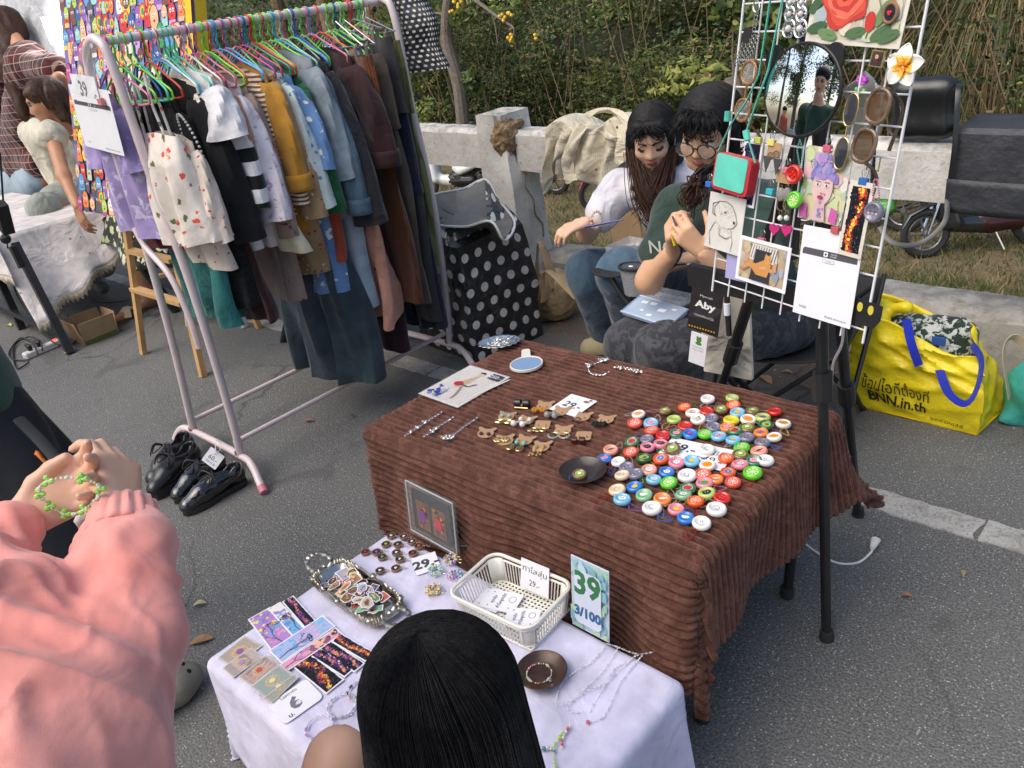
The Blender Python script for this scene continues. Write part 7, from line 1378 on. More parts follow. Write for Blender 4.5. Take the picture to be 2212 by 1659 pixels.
for dx,dy,cc,bb in ((.0008,-.0008,'#14504c',.055),(0,0,'#2f7a44',.035)): p.text('39',0,h*.2,h*.34,cc,w*.7,bold=bb*.6)
for dx,dy,cc,bb in ((0,0,'#16406a',.05),(0,0,'#2a6a9a',.03)): p.text('3/100',0,-h*.2,h*.15,cc,w*.72,bold=bb)
p.blobs(16,-w*.34,h*.1,w*.36,h*.3,.002,.004,['#6ab84a','#3a8a5a'],k=7) if 0 else None
p.build('printing',t)
# ---- second dish, bracelets and necklaces
dish('dark copper-toned dish holding a beaded bracelet on the white cloth',P(1172,1460,ZD),.054,mat('copper_dish',(.055,.028,.02),.3,.2,var=.6,vs=30))
def bracelet(label,px,rad_,cols,z=ZD,open_=0,ell=1.,name='bracelet',rb=.0024,mt=None):
 c = P(*px,z); t = T(name,label,'bracelet' if name == 'bracelet' else 'necklace',c,world=True); pts = [c+V((rad_*math.cos(a),rad_*ell*math.sin(a),0)) for a in np.linspace(open_,2*PI,int(2*PI*rad_/(rb*2)))]; beads('beads',pts,rb,mt or vcmat('crystal_bead',.1,.05,coat=.6),t,cols,.0006)
 m = MB(); m.tube([c+V((rad_+.004+.004*math.cos(a),.003*math.sin(a),.002)) for a in np.linspace(0,2*PI,10,endpoint=False)],.0008,4,closed=True); m.build('clasp',SILV,t); return t
bracelet('beaded bracelet with red and green flower beads lying in the copper dish',(1165,1456),.026,['#d8c8c0','#c84a5a','#8ab86a','#e0dcd4','#d8a8a0','#c8c4bc'],ZD+.005)
bracelet('violet and clear beaded bracelet beside the 9 card',K7(742,1402),.028,['#b898d8','#d8d4dc','#c8a8e0','#e8e4ec'])
bracelet('clear beaded bracelet with silver charms above the violet one',K7(885,1265),.03,['#dcdce4','#c8c8d0','#e8e8f0','#b8b8c0'])
bracelet('red and green flower bracelet half hidden by the girl\'s shoulder',K7(845,1480),.022,['#c83a5a','#4a9a4a','#e0d8dc','#b8d860'])
bracelet('small pastel bracelet partly behind the girl\'s hair at the left',K7(1000,1170),.026,['#e8b8a8','#dcdce4','#c8d0e8','#4a4a6a'])
def strand(label,px,cols,r=.0014,step=.0042,end=None,z=ZD,cat='necklace',rods=True):
 t = T('necklace',label,cat,P(*px[0],z),world=True); pts = walk(spline([P(*q,z) for q in px],10),step); beads('beads',pts,r,vcmat('crystal_bead',.1,.05,coat=.6),t,cols)
 if rods:
  m = MB(); [m.tube([a+V((0,0,r)),b+V((0,0,r))],r*.75,5) for a,b in zip(pts[::3],pts[1::3])]; m.build('glass_rods',mat('pale_glass',(.8,.8,.85),.1),t)
 if end: m = MB(); m.ball(P(*px[-1],z+.003),.0045,8,col=end); m.build('pendant',vcmat('crystal_bead',.1),t)
 return t
CLRB = ['#e4e4ec','#d0d0da','#f0f0f4','#c0b8c0']
strand('clear necklace nearest to the copper dish',[K8(1150,960),K8(1080,1040),K8(930,1140),K8(880,1230),K8(870,1310)],CLRB)
strand('clear necklace with tiny metal stars, second from the dish',[K8(1230,965),K8(1170,1060),K8(1080,1160),K8(960,1270),K8(900,1300)],CLRB)
strand('clear necklace with silver star at the bend',[K8(1350,1005),K8(1220,1080),K8(1150,1170),K8(1060,1210),K8(960,1280),K8(945,1335),K8(1040,1335)],CLRB+['#a09090'])
strand('clear necklace ending in a pink heart bead',[K8(1370,1010),K8(1250,1150),K8(1200,1260),K8(1140,1370),K8(1055,1392)],CLRB,end='#e0688a')
strand('silver chain ends of the necklaces crossing toward the brown cloth',[K8(1150,935),K8(1230,960),K8(1340,1000),K8(1440,988)],['#a8a4a0','#c8c4c0'],.0016,.003,rods=False)
strand('fine clear necklace next to the silver star one',[K8(1330,1010),K8(1180,1150),K8(1110,1250),K8(1065,1330)],CLRB)
for i,(px,cols,lb) in enumerate((([K8(950,1425),K8(915,1480),K8(905,1550)],['#c84058','#e8e0e4','#d03a50','#f0d8dc'],'strand of red flower beads near the bottom edge'),([K8(940,1430),K8(870,1520),K8(860,1590),K8(870,1660)],['#b8d860','#d8e8a0','#e8b0b8','#a8d050'],'strand of lime and pink flower beads near the bottom edge'),([K8(780,1560),K8(830,1550),K8(860,1570)],['#6ab84a','#d8d0c0','#4a8a9a'],'short strand of green beads beside the girl\'s hair'))):
 strand(lb,px,cols,.0034,.007,rods=False,cat='beaded strand')
# ================================================================ SEATED SELLERS
CA = ['#e2b699','#c4706c','#e0dcd6','#241614','#1a1a1c']
TEE = cloth('white_tee','#dddae2',wrinkle=.9); JN = cloth('blue_jeans','#33485c','#5b7488','denim',7,wrinkle=.8); GTEE = cloth('green_tee','#2f423c','#3a4f47','denim',8,wrinkle=.8); GJ = cloth('charcoal_jeans','#35363b','#4a4b50','blotch',26,wrinkle=.7)
hA = V((-1.75,2.60,1.03)); RA = frame((.40,-.84,-.34)); sa = .97
shR,shL = V((-1.93,2.62,.83)),V((-1.60,2.74,.83)); ch_ = (shR+shL)/2; hipA = V((-1.76,2.86,.42)); elR,haR = V((-1.97,2.42,.70)),J(1268,480,2.33); kn1,kn2 = J(1275,590,2.45),J(1345,590,2.32); an1,an2 = J(1308,700,2.62),J(1360,700,2.5)
L = lambda x,y,z: hA+RA@V((x,y,z)); arm = [RC(shR,elR,.045,.038),RC(elR,haR,.038,.026)]
elL,haL = V((-1.5,2.55,.62)),V((-1.62,2.38,.60))
figure('seated young woman with very long dark brown hair in a white T-shirt',V((-1.76,2.8,0)),[(headprims(hA,RA,sa,down=True),.006,.016),([RC(L(0,-.03,-.12),ch_,.052,.06),RC(shR,shL,.045),RC(ch_,hipA,.1,.11),*arm,RC(shL,elL,.045,.036),RC(elL,haL,.036,.026),RC(hipA,kn1,.09,.06),RC(hipA,kn2,.09,.06),RC(kn1,an1,.06,.036),RC(kn2,an2,.06,.036),RC(an1,P(1318,742,.03),.035,.03),RC(P(1318,742,.03),P(1268,742,.02),.034,.026)],.013,.03),(handprims(haR,(-.6,-.75,-.15),(.1,-.3,.9),1,.5,.95),.005,.006),(handprims(haL,(-.5,-.8,-.1),(.2,-.3,.9),-1,.5,.95),.006,.006)],CA,[
 ('t_shirt',[RC(shR,shL,.068),RC(ch_,hipA+V((0,0,.02)),.125,.14),RC(shR,shR*.45+elR*.55,.07,.078),RC(shL,shL*.5+elL*.5,.07,.075)],TEE,.011,.04,folds(.012,13,3),None),
 ('jeans',[RC(hipA,kn1,.125,.095),RC(hipA,kn2,.125,.095),RC(kn1,an1,.095,.085),RC(kn2,an2,.095,.085)],JN,.013,.04,folds(.012,10,5),None),
 ('hair_cap',[EL(L(0,-.03,.04),(.081,.093,.082),RA),RC(L(-.07,0,.03),L(-.085,.0,-.09),.03,.028),RC(L(.07,0,.03),L(.085,.0,-.09),.03,.028),RC(L(0,-.08,0),L(0,-.09,-.18),.07,.06),RC(L(-.04,.052,.085),L(.04,.052,.085),.024)],HBLK,.008,.03,folds(.005,30,6,sq=.08),None)])
pA = [o for o in D.objects if o.name.startswith('person')][-1]
for sx,tip,sd_1 in ((-.075,J(1408,488,2.42),1),(.08,J(1462,500,2.45),2),(-.06,J(1385,440,2.45),3),(.07,J(1480,470,2.5),4)): strands('hair_lock',L(sx,.02,-.03),tip,120,HBRN,pA,.0016,.017,sd_1,mid=(L(sx*1.25,.02,-.14)+tip)/2+V((0,-.04,.0)))
comb(L,1700,pA,HBLK,.0012,(2.1,2.8),.24,.088,.104,5,.08)
strands('fringe',L(-.01,.07,.095),L(-.05,.088,.05),70,HBLK,pA,.0012,.008,6); strands('fringe',L(.02,.07,.095),L(.05,.085,.05),70,HBLK,pA,.0012,.008,7)
m = MB(); m.box((0,0,0),(.001,.001,.001)); oo = V((-1.72,2.62-.125,.66)); p = Print(oo,(1,.25,0),(0,-.1,1)); [p.text(s,0,y,.03,'#c8385a',bold=.03) for s,y in (('e',.05),('9f',0),('min',-.05))]; p.build('shirt_print',pA)
beads('bracelet',[haR+V((.03,.02,0))+V((.0,.032*math.cos(a),.032*math.sin(a))) for a in np.linspace(0,6.2,14)],.006,mat('cream_bead',(.7,.58,.45),.4),pA)
sl = T('knife','violet paper strip held by the woman in the white T-shirt','paper strip',haR,world=True); a,b = J(1264,492,2.28),J(1346,476,2.28); m = MB(); m.prism([(0,-.008),((b-a).length,-.002),((b-a).length,.006),(0,.012)],0,.002,fr=(a,(b-a).normalized(),V((0,-.8,.5)),V((0,.5,.8)))); m.build('strip',mat('violet_card',(.25,.22,.62),.5),sl,smooth=False); sl.name = 'paper_strip'
# sandals of the first seller
SOLE = mat('khaki_foam',(.40,.34,.20),.7); t = T('slide_sandal','khaki foam slide worn by the woman in the white T-shirt','sandal',P(1300,755,0),world=True)
soft('footbed',[RC(P(1275,752,.02),P(1345,752,.025),.05,.042),EL(P(1290,752,.012),(.055,.05,.02))],SOLE,t,res=.009,k=.02,open_z=.0); m = MB(); a = P(1300,735,.05); m.grid(lambda u,s: a+V((.055*math.cos(PI*u)*.95-.03+.1*s*.5,-.02+.09*s*.55-.055*math.cos(PI*u)*.4,-.045+.075*math.sin(PI*u))),14,6); solid(m.build('strap',SOLE,t),.008)
# second seller with glasses
CB = ['#dbac8a','#b8706a','#e0dcd6','#201412','#141416']; hB = V((-1.27,2.18,1.14)); RB = frame((.12,-.94,-.26),(.12,0,1)); Lb = lambda x,y,z: hB+RB@V((x,y,z))
sR,sL = V((-1.40,2.20,.90)),V((-1.10,2.30,.90)); cB = (sR+sL)/2; hipB = V((-1.2,2.45,.44)); eR,eL = V((-1.42,2.04,.70)),V((-1.10,2.06,.70)); wR,wL = J(1452,545,2.0),J(1520,545,1.97); kR,kL = J(1372,745,2.02),J(1442,760,1.98)
figure('seated young woman with glasses, fringe and dark green T-shirt holding pliers',V((-1.2,2.3,0)),[(headprims(hB,RB,.99),.006,.016),([RC(Lb(0,-.03,-.12),cB,.052,.06),RC(sR,sL,.05),RC(cB,hipB,.11,.12),RC(sR,eR,.048,.042),RC(eR,wR,.042,.028),RC(sL,eL,.048,.042),RC(eL,wL,.042,.028),RC(hipB,kR,.1,.07),RC(hipB,kL,.1,.07),RC(kR,(kR.x-.02,kR.y+.12,.05),.065,.04),RC(kL,(kL.x,kL.y+.12,.05),.065,.04),RC((kR.x-.02,kR.y+.12,.05),(kR.x-.02,kR.y-.02,.03),.04,.03),RC((kL.x,kL.y+.12,.05),(kL.x,kL.y-.02,.03),.04,.03)],.013,.03),
 (handprims(wR,(.1,-.35,.9),(-.75,-.5,0),-1,.85,1.,curls=(.7,.85,.95,1.)),.0045,.006),(handprims(wL,(-.55,-.35,.75),(.4,-.8,0),1,.8,1.),.0045,.006)],CB,[
 ('t_shirt',[RC(sR,sL,.066),RC(cB,hipB,.12,.14),RC(sR,sR*.4+eR*.6,.065,.075),RC(sL,sL*.4+eL*.6,.065,.072)],GTEE,.011,.04,folds(.012,12,4),None),
 ('jeans',[RC(hipB+V((-.06,0,0)),kR,.115,.09),RC(hipB+V((.06,0,0)),kL,.115,.09),RC(kR,(kR.x-.02,kR.y+.1,.1),.105,.1),RC(kL,(kL.x,kL.y+.1,.1),.105,.1)],GJ,.013,.03,folds(.01,11,5),None),
 ('hair_cap',[EL(Lb(0,-.03,.042),(.085,.096,.084),RB),RC(Lb(-.078,.01,.03),Lb(-.082,0,-.05),.026,.022),RC(Lb(.078,.01,.03),Lb(.082,0,-.05),.026,.022),RC(Lb(0,-.08,0),Lb(0,-.085,-.09),.06,.05),RC(Lb(-.045,.075,.075),Lb(.045,.075,.075),.022)],HBLK,.008,.03,folds(.004,30,8,sq=.08),None)])
pB = [o for o in D.objects if o.name.startswith('person')][-1]
comb(Lb,1600,pB,HBLK,.0012,(1.6,2.1),.12,.094,.108,6,.07)
for x in (-.045,-.02,.005,.03,.055): strands('fringe',Lb(x*.7,.065,.10),Lb(x,.094,.050),60,HBLK,pB,.0013,.008,int(x*1000)+99)
tB = J(1490,440,2.02); strands('pigtail',Lb(-.085,-.04,-.07),J(1502,398,2.06),70,HBLK,pB,.003,.009,3); strands('pigtail',J(1502,400,2.04),tB,90,HBRN,pB,.003,.012,4); m = MB(); [m.ball(J(1502,398,2.03)+V((.014*math.cos(a),.014*math.sin(a),0)),.008,6) for a in np.linspace(0,5,6)]; m.build('hair_tie',HBRN,pB)
GF = mat('glasses_frame',(.012,.012,.014),.15,coat=.6); g_ = link('glasses',None,pB)
for q in (-1,1): m = MB(); m.tube([Lb(q*.034+.028*math.cos(a),.101-.004*abs(q*math.cos(a)),-.002+.022*math.sin(a)) for a in np.linspace(0,2*PI,20,endpoint=False)],.0022,6,closed=True); m.tube([Lb(q*.062,.098,.008),Lb(q*.08,.05,.008),Lb(q*.083,-.01,.004)],.0024,6); m.build('rim',GF,g_)
m = MB(); m.tube([Lb(-.008,.102,.004),Lb(0,.104,.007),Lb(.008,.102,.004)],.0022,6); m.build('bridge',GF,g_)
for q in (-1,1): m = MB(); m.poly([Lb(q*.034+.026*math.cos(a),.1005,-.002+.020*math.sin(a)) for a in np.linspace(0,2*PI,20,endpoint=False)]); m.build('lens',mat('spectacle_lens',(.9,.92,.95),.02,alpha=.08,var=0.),g_,smooth=False)
oo = V((-1.30,2.05,.80)); p = Print(oo,(1,.12,0),(0,-.12,1),lift=.002); p.text('NO',-.06,.02,.045,'#c8ccc8',bold=.01); p.text('K',.1,.0,.06,'#c8ccc8',bold=.01); p.rect(-.1,-.03,.13,-.026,'#c8ccc8'); p.build('shirt_print',pB)
t = T('pliers','long-nose pliers with yellow handles held by the woman in glasses','pliers',J(1470,500,1.96),world=True); m = MB(); m.tube([J(1452,467,1.95),J(1464,490,1.95)],[.003,.010],6,flat=.5); m.build('jaw',GREYM,t); YP = mat('yellow_grip',(.75,.6,.03),.4)
for k in (0,1): m = MB(); m.tube(spline([J(1464,492,1.95),J(1452+k*24,505,1.95),J(1458+k*18,530,1.95)],4),.005,6); m.build('handle',YP,t)
# camping chairs
NYL = mat('black_nylon',(.014,.015,.018),.75,bs=.3,bscale=80)
def campchair(label,c,yaw,bh=.4):
 t = T('camping_chair',label,'chair',c,yaw,group='folding camping chairs')
 for a,b in (((-.24,-.22,0),(.24,-.2,.42)),((.24,-.22,0),(-.24,-.2,.42)),((-.24,.22,0),(-.24,-.2,.42)),((-.24,-.2,0),(-.26,.24,.42)),((.24,.22,0),(.24,-.2,.42)),((.24,-.2,0),(.26,.24,.42)),((-.25,.22,0),(.25,.24,.5)),((.25,.22,0),(-.25,.24,.5)),((-.26,.24,.4),(-.27,.3,.42+bh)),((.26,.24,.4),(.27,.3,.42+bh)),((-.25,-.2,.4),(-.29,-.24,.58)),((.25,-.2,.4),(.29,-.24,.58))):
  m = MB(); m.tube([a,b],.009,8); m.build('strut',IRON,t,loc=(0,0,0))
 m = MB(); m.grid(lambda u,s: (-.25+.5*u,-.22+.46*s,.42-.09*math.sin(u*PI)*(.5+.5*math.sin(s*PI))),12,12); solid(m.build('seat',NYL,t,loc=(0,0,0)),.004)
 m = MB(); m.grid(lambda u,s: (-.26+.52*u,.24+.07*s+.05*math.sin(u*PI),.40+bh*s),12,8); solid(m.build('backrest',NYL,t,loc=(0,0,0)),.004)
 return t
campchair('black camping chair under the woman in the white T-shirt',(-1.75,2.86,0),.2,.38); campchair('black camping chair under the woman in the green T-shirt',(-1.16,2.46,0),.15,.1)
t = T('chair_arm','black padded chair arm with mesh cup holder beside the jeans','chair arm',J(1370,590,2.14),world=True); q = [J(1283,582,2.2),J(1300,590,2.19),J(1330,594,2.17),J(1365,590,2.14),J(1400,584,2.12),J(1440,576,2.1),J(1480,570,2.08)]
m = MB(); m.tube(spline(q,4),[.012+.022*math.sin(PI*min(1,(k+2)/20)) for k in range(25)],10,flat=.22,up=(0,0,1)); m.build('pad',NYL,t); c = J(1367,583,2.12); c.z += .012; m = MB(); m.tube([c+V((.05*math.cos(a),.038*math.sin(a),0)) for a in np.linspace(0,2*PI,24,endpoint=False)],.006,6,closed=True); m.build('cup_ring',NYL,t)
m = MB(); m.poly([c+V((.045*math.cos(a),.034*math.sin(a),.001)) for a in np.linspace(0,2*PI,20,endpoint=False)]); m.build('cup_mesh',mat('grey_mesh',(.06,.07,.08),.7,var=.6,vs=200),t); m = MB(); m.ball(c+V((0,-.01,.004)),(.01,.006,.003),8); m.build('highlight_bead',PAPER,t); m = MB(); m.tube([J(1322,602,2.16),J(1345,640,2.16),J(1366,662,2.16)],.011,8); m.build('post',IRON,t)
m = MB(); m.grid(lambda u,s: c+V(((.05-.012*s)*math.cos(u*2*PI),(.038-.01*s)*math.sin(u*2*PI),-.1*s)),16,4,cu=True); m.build('net_pocket',mat('white_net',(.35,.36,.37),.7,alpha=.7,var=.5,vs=300),t)
o,ax,ay,az,w,h = qframe(None,None,[PY(*q,3.02) for q in ((1319,432),(1384,425),(1384,543),(1319,543))]); t = T('cardboard_sheet','brown cardboard sheet leaning behind the long-haired woman','cardboard',o,world=True); m = MB(); m.prism(rrect(w,h*2.2,.002,1,0,-h*.4),0,.006,fr=(o,ax,ay,az)); m.build('sheet',CARD,t,smooth=False)
CLB = mat('clear_plastic',(.8,.83,.9),.06,alpha=.3,var=.03); BLB = mat('bluish_lid',(.42,.52,.68),.15,alpha=.92,coat=.5,var=.1)
t,p,w,h,o,A = cardthing('compartment_tray','pale blue clear lid with paper squares resting on the grey jeans','box lid',None,None,BLB,.012,.006,pts=[PY(*q,y) for q,y in (((1382,644),2.1),((1479,674),2.08),((1454,714),1.98),((1345,679),2.0))])
for x,y,s in ((-.3,.25,.012),(-.12,.3,.012),(.12,.1,.014),(-.2,-.15,.007),(0,-.28,.010),(.3,.3,.009)): p.shape([(x*w-s,y*h-s*.7),(x*w+s,y*h-s*.4),(x*w+s,y*h+s*.8),(x*w-s,y*h+s*.5)],'#e8ecf4')
p.build('paper_squares',t)['kind'] = 'stuff'; m = MB(); m.tube([o+A[0]*a*w/2+A[1]*b*h/2+A[2]*.012 for a,b in ((-1,-1),(1,-1),(1,1),(-1,1))],.004,6,closed=True); m.build('rim',BLB,t)
t,p,w,h,o,A = cardthing('organizer','clear compartment box with small parts behind the blue lid','box',None,None,CLB,.003,.004,pts=[PY(*q,y) for q,y in (((1400,628),2.18),((1489,642),2.16),((1480,672),2.1),((1384,645),2.12))])
m = MB(); [m.box(o+A[0]*w*x+A[2]*.012,(.0015,h,.024),Matrix((A[0],A[1],A[2])).transposed()) for x in (-.5,-.25,0,.25,.5)]; [m.box(o+A[1]*h*y+A[2]*.012,(w,.0015,.024),Matrix((A[0],A[1],A[2])).transposed()) for y in (-.5,0,.5)]; m.build('divider',CLB,t,smooth=False)
t,p,w,h,o,A = cardthing('bead_box','open clear box full of glittering beads on the long-haired woman\'s lap','box',None,None,CLB,.004,.004,pts=[PY(*q,y) for q,y in (((1350,527),2.5),((1445,541),2.42),((1440,572),2.3),((1322,547),2.4))])
m = MB(); [m.box(o+A[0]*w*x+A[1]*h*y+A[2]*.015,(w if y else .003,h if x else .003,.03),Matrix((A[0],A[1],A[2])).transposed()) for x,y in ((-.5,0),(.5,0),(0,-.5),(0,.5))]; m.build('side',CLB,t,smooth=False); r_ = random.Random(2); m = MB(); [m.ball(o+A[0]*w*r_.uniform(-.25,.46)+A[1]*h*r_.uniform(-.4,.4)+A[2]*r_.uniform(.006,.02),r_.uniform(.002,.005),5,col=r_.choice(['#e8e6f0','#c8c4d8','#f4f2f4','#a8a0b8','#d8c8a0'])) for _ in range(260)]; ob = m.build('beads',vcmat('crystal_bead',.1,.05,coat=.6),t); ob['kind'] = 'stuff'
# jacket over the rail
JK = cloth('cream_corduroy','#ddd3bd','#c8bc9f','stripex',130,thr=.6,wrinkle=1.2); t = T('jacket','cream corduroy jacket with metal snaps slung over the barrier rail','jacket',(-2.45,3.15,.95),world=True)
def jf(u,s):
 x = -2.66+.42*u-.10*s*(1-u)*1.; z0 = .985+.03*math.sin(u*9);
 if s < .3: k = s/.3; y = 3.34-.24*k; z = z0-.05*(1-k)-.015*math.sin(k*PI)*-2
 else: k = (s-.3)/.7; y = 3.085-.02*k-.03*math.sin(u*22+k*3)*(.3+k*.8); z = z0-.005-(.27+.09*math.sin(u*7.5+2.2)-.1*u)*k
 return (x+.01*math.sin(s*14+u*6),y,z)
m = MB(); m.grid(jf,60,40); solid(m.build('body',JK,t),.006)
def hangtube(pts,r,par,nm,mt,fl=.4,sd=1):
 sp = spline([PY(*q) for q in pts],8); n = len(sp); m = MB()
 def sf(u,s):
  A = u*2*PI; p = sp[min(n-1,int(s*(n-1)+.5))]; w = 1+.16*math.sin(A*3+sd+s*8)+.10*abs(math.sin(s*17+A+sd)); return p+V((math.cos(A)*r*w,math.sin(A)*r*fl*w,.01*math.sin(A*2+s*9)))
 m.grid(sf,24,n,cu=True); return m.build(nm,mt,par)
hangtube([(1262,268,3.1),(1238,310,3.05),(1224,350,3.04),(1235,392,3.03)],.034,t,'sleeve',JK,.45,1); hangtube([(1335,262,3.08),(1350,300,3.04),(1345,350,3.03)],.04,t,'sleeve',JK,.4,4)
hangtube([(1270,250,3.14),(1300,238,3.15),(1335,245,3.12),(1365,275,3.06)],.02,t,'collar',JK,.9,2); hangtube([(1300,285,3.05),(1330,300,3.03),(1364,296,3.04)],.016,t,'placket',JK,.5,3)
m = MB(); [m.ball(PY(*q,3.005),(.007,.004,.007),8) for q in ((1333,275),(1360,323),(1288,366),(1310,400))]; m.build('snap',GREYM,t)
# handbag, dark sheet
BAG = mat('bag_leather',(.012,.013,.014),.35,var=.2,coat=.25,bs=.2,bscale=14,bd=.01); t = T('handbag','black leather shoulder bag with gold zip standing on the barrier rail','handbag',(-.98,3.2,.93),world=True)
c = (PY(1928,292,3.17)+PY(2068,290,3.17)+PY(1935,175,3.17)+PY(2062,172,3.17))/4; v_,f_,_ = sdf([RC(c+V((x0,0,z0)),c+V((x1,0,z1)),.03) for x0,z0,x1,z1 in ((-.075,-.065,.075,-.065),(-.075,.06,.07,.06),(-.075,-.065,-.075,.06),(.075,-.065,.07,.06),(0,-.06,0,.06),(-.04,-.06,-.04,.06),(.04,-.06,.04,.06))],.008,.05); link('body',npmesh('body',v_,f_,None,BAG),t)
m = MB(); m.tube(spline([c+V((-.1,-.0,.095)),c+V((0,0,.1)),c+V((.085,0,.093)),c+V((.108,0,.06)),c+V((.11,0,0))],5),.003,6); m.build('zip',GOLD,t)
m = MB(); m.tube(spline([c+V((.1,.02,.08)),PY(2070,200,3.1),PY(2062,320,3.06),PY(2048,420,3.06),PY(2040,480,3.0),PY(1990,525,2.95),PY(1930,525,2.92),PY(1900,490,2.95)],8),.010,6,flat=.3); m.build('strap',BAG,t)
SHT = mat('grey_tarp',(.035,.038,.045),.55,var=.25,vs=8,bs=.6,bscale=9,bd=.03); t = T('dust_sheet','dark grey folded sheet hanging over the right end of the rail','sheet',(-.6,3.1,.9),world=True)
m = MB(); m.grid(lambda u,s: (-.83+1.2*u,3.34-.26*min(1,s*3)-.02*math.sin(u*12)*s,.965-.03*u-(.0 if s < .33 else (s-.33)*.40)),30,20); solid(m.build('sheet',SHT,t),.006); m = MB(); m.grid(lambda u,s: (-.835+1.2*u,3.055-.015*math.sin(u*9),.80-.12*s-.03*u),24,6); solid(m.build('flap',SHT,t),.006)
# polka-dot bag
pg = T('tote_bag','big black polka-dot laundry bag with open grey lining','bag',(-2.9,2.55,0),world=True); q = [V((-3.14,2.40,0)),V((-2.66,2.33,0)),V((-2.60,2.76,0)),V((-3.08,2.84,0))]
def pbg(u,s):
 k = (u*4) % 4; i = int(k) % 4; fr_ = k-int(k); a,b = q[i],q[(i+1) % 4]; p = a+(b-a)*fr_; c = V((-2.87,2.58,0)); d = (p-c); bul = 1+.05*math.sin(s*PI)-.06*s+.02*math.sin(u*31+s*9)+.015*math.sin(s*17+u*12); p = c+d*bul; p.z = .60*s+.01*math.sin(u*20)*s; return p
uvgrid('body',pbg,90,30,POLKA,pg,us=2.3,vs=.8)
rim = [PY(926,478,2.42),PY(930,425,2.46),PY(1000,408,2.75),PY(1048,388,2.85),PY(1075,430,2.8),PY(1112,480,2.62),PY(1090,520,2.4),PY(1060,478,2.36),PY(1000,490,2.38)]; rs_ = spline(rim,5,True); n = len(rs_)
def neck(u,s): e = pbg((u+.02) % 1,1.); p = rs_[int(u*(n-.01)) % n]; return e*(1-s)+p*s+V((0,0,.02*math.sin(s*PI)))
uvgrid('collar',neck,60,8,POLKA,pg,us=2.3,vs=.27); m = MB(); m.tube(rs_,.006,6,closed=True); m.build('piping',mat('white_piping',(.7,.7,.68),.5),pg)
LIN = mat('grey_lining',(.16,.15,.13),.6,var=.3,vs=8); m = MB(); m.grid(lambda u,s: (neck(u,.1+s*.88)-V((-2.87,2.6,.6)))*.965+V((-2.87,2.6,.605)),60,8); m.build('inner_lining',LIN,pg); m = MB(); c0_ = sum(rs_,V())/n-V((0,-.05,.12)); m.grid(lambda u,s: rs_[int(u*n) % n]*(1-s)*.985+rs_[int(u*n) % n]*.015*(1-s)+c0_*s,n,5,cu=True); m.build('lining',LIN,pg)
# carrier bag, bottle
CRY = mat('tan_film',(.52,.37,.2),.3,var=.25,vs=7,bs=.8,bscale=14,bd=.02,alpha=.8); c = P(1195,690,0); c.z = 0; t = T('carrier_bag','translucent tan plastic carrier bag full of dark stuff by the barrier post','plastic bag',c,world=True)
soft('sack',[EL(c+V((0,.02,.12)),(.14,.11,.13)),EL(c+V((.02,.02,.18)),(.13,.10,.1)),EL(c+V((-.04,.02,.07)),(.12,.1,.075))],CRY,t,res=.009,k=.03,disp=lambda X,N: .012*np.abs(fbm(X,16,3))*-1+.010*np.abs(fbm(X*[1,1,.4],40,5)),open_z=0); soft('contents',[EL(c+V((.03,.03,.16)),(.08,.06,.07)),EL(c+V((0,.02,.07)),(.09,.07,.05))],BLK,t,res=.014,k=.02)
for a,b,e in ((PY(1160,620,2.9),PY(1165,522,2.9),PY(1200,620,2.9)),(PY(1175,650,2.8),PY(1180,585,2.8),PY(1250,640,2.8))): m = MB(); m.tube(spline([a,b,e],8),[.03,.026,.022,.018,.015,.012,.010,.012,.014,.018,.022,.026,.03,.034,.036,.038,.04],8,flat=.25); m.build('handle',CRY,t)
bt = T('water_bottle','small clear water bottle behind the carrier bag','bottle',P(1280,680,0)); m = MB(); m.lathe([(.0,0),(.03,.0),(.032,.02),(.029,.07),(.032,.12),(.02,.17),(.012,.18),(.012,.2)],18); m.build('bottle_body',CLB,bt,loc=(0,0,0)); m = MB(); m.lathe([(0,.215),(.014,.215),(.014,.197)],12); m.build('cap',WP,bt,loc=(0,0,0))
# yellow and teal bags
YEL = mat('yellow_bag',(.83,.66,.015),.4,var=.06,vs=9,bs=.8,bscale=7,bd=.03); t = T('shopping_bag','large yellow shopping bag with black Thai lettering and stuffed with another bag','bag',(-.8,2.85,0),world=True)
cr_ = [P(1850,878),P(2110,942),P(2110,942)+V((.04,.3,0)),P(1850,878)+V((-.02,.28,0))]; tops = [PY(1836,690,2.72),PY(2130,770,2.72),PY(2080,670,3.02),PY(1850,640,3.0)]
def yb(u,s):
 k = u*4; i = int(k) % 4; f_ = k-int(k); a = cr_[i]*(1-f_)+cr_[(i+1) % 4]*f_; b = tops[i]*(1-f_)+tops[(i+1) % 4]*f_; p = a*(1-s)+b*s; c = V((-.79,2.87,p.z)); d = p-c; n_ = math.sin(s*PI)*.08+.035*math.sin(u*25+s*5)*s*s+.012*math.sin(u*47+s*19); p = c+d*(1+n_); p.z += .03*math.sin(u*19+1)*s**4; q3 = abs(math.sin(u*37+s*11+math.sin(s*9)*1.5))*.012+abs(math.sin(u*17-s*13))*.014; p = p-d.normalized()*q3*(.3+s); return p
m = MB(); m.grid(yb,120,40,cu=True); ob = m.build('body',YEL,t); solid(ob,.002); m = MB(); m.poly([cr_[k]+V((0,0,.004)) for k in range(4)]); m.build('base',YEL,t)
fr0 = lambda u: yb(u,.30)
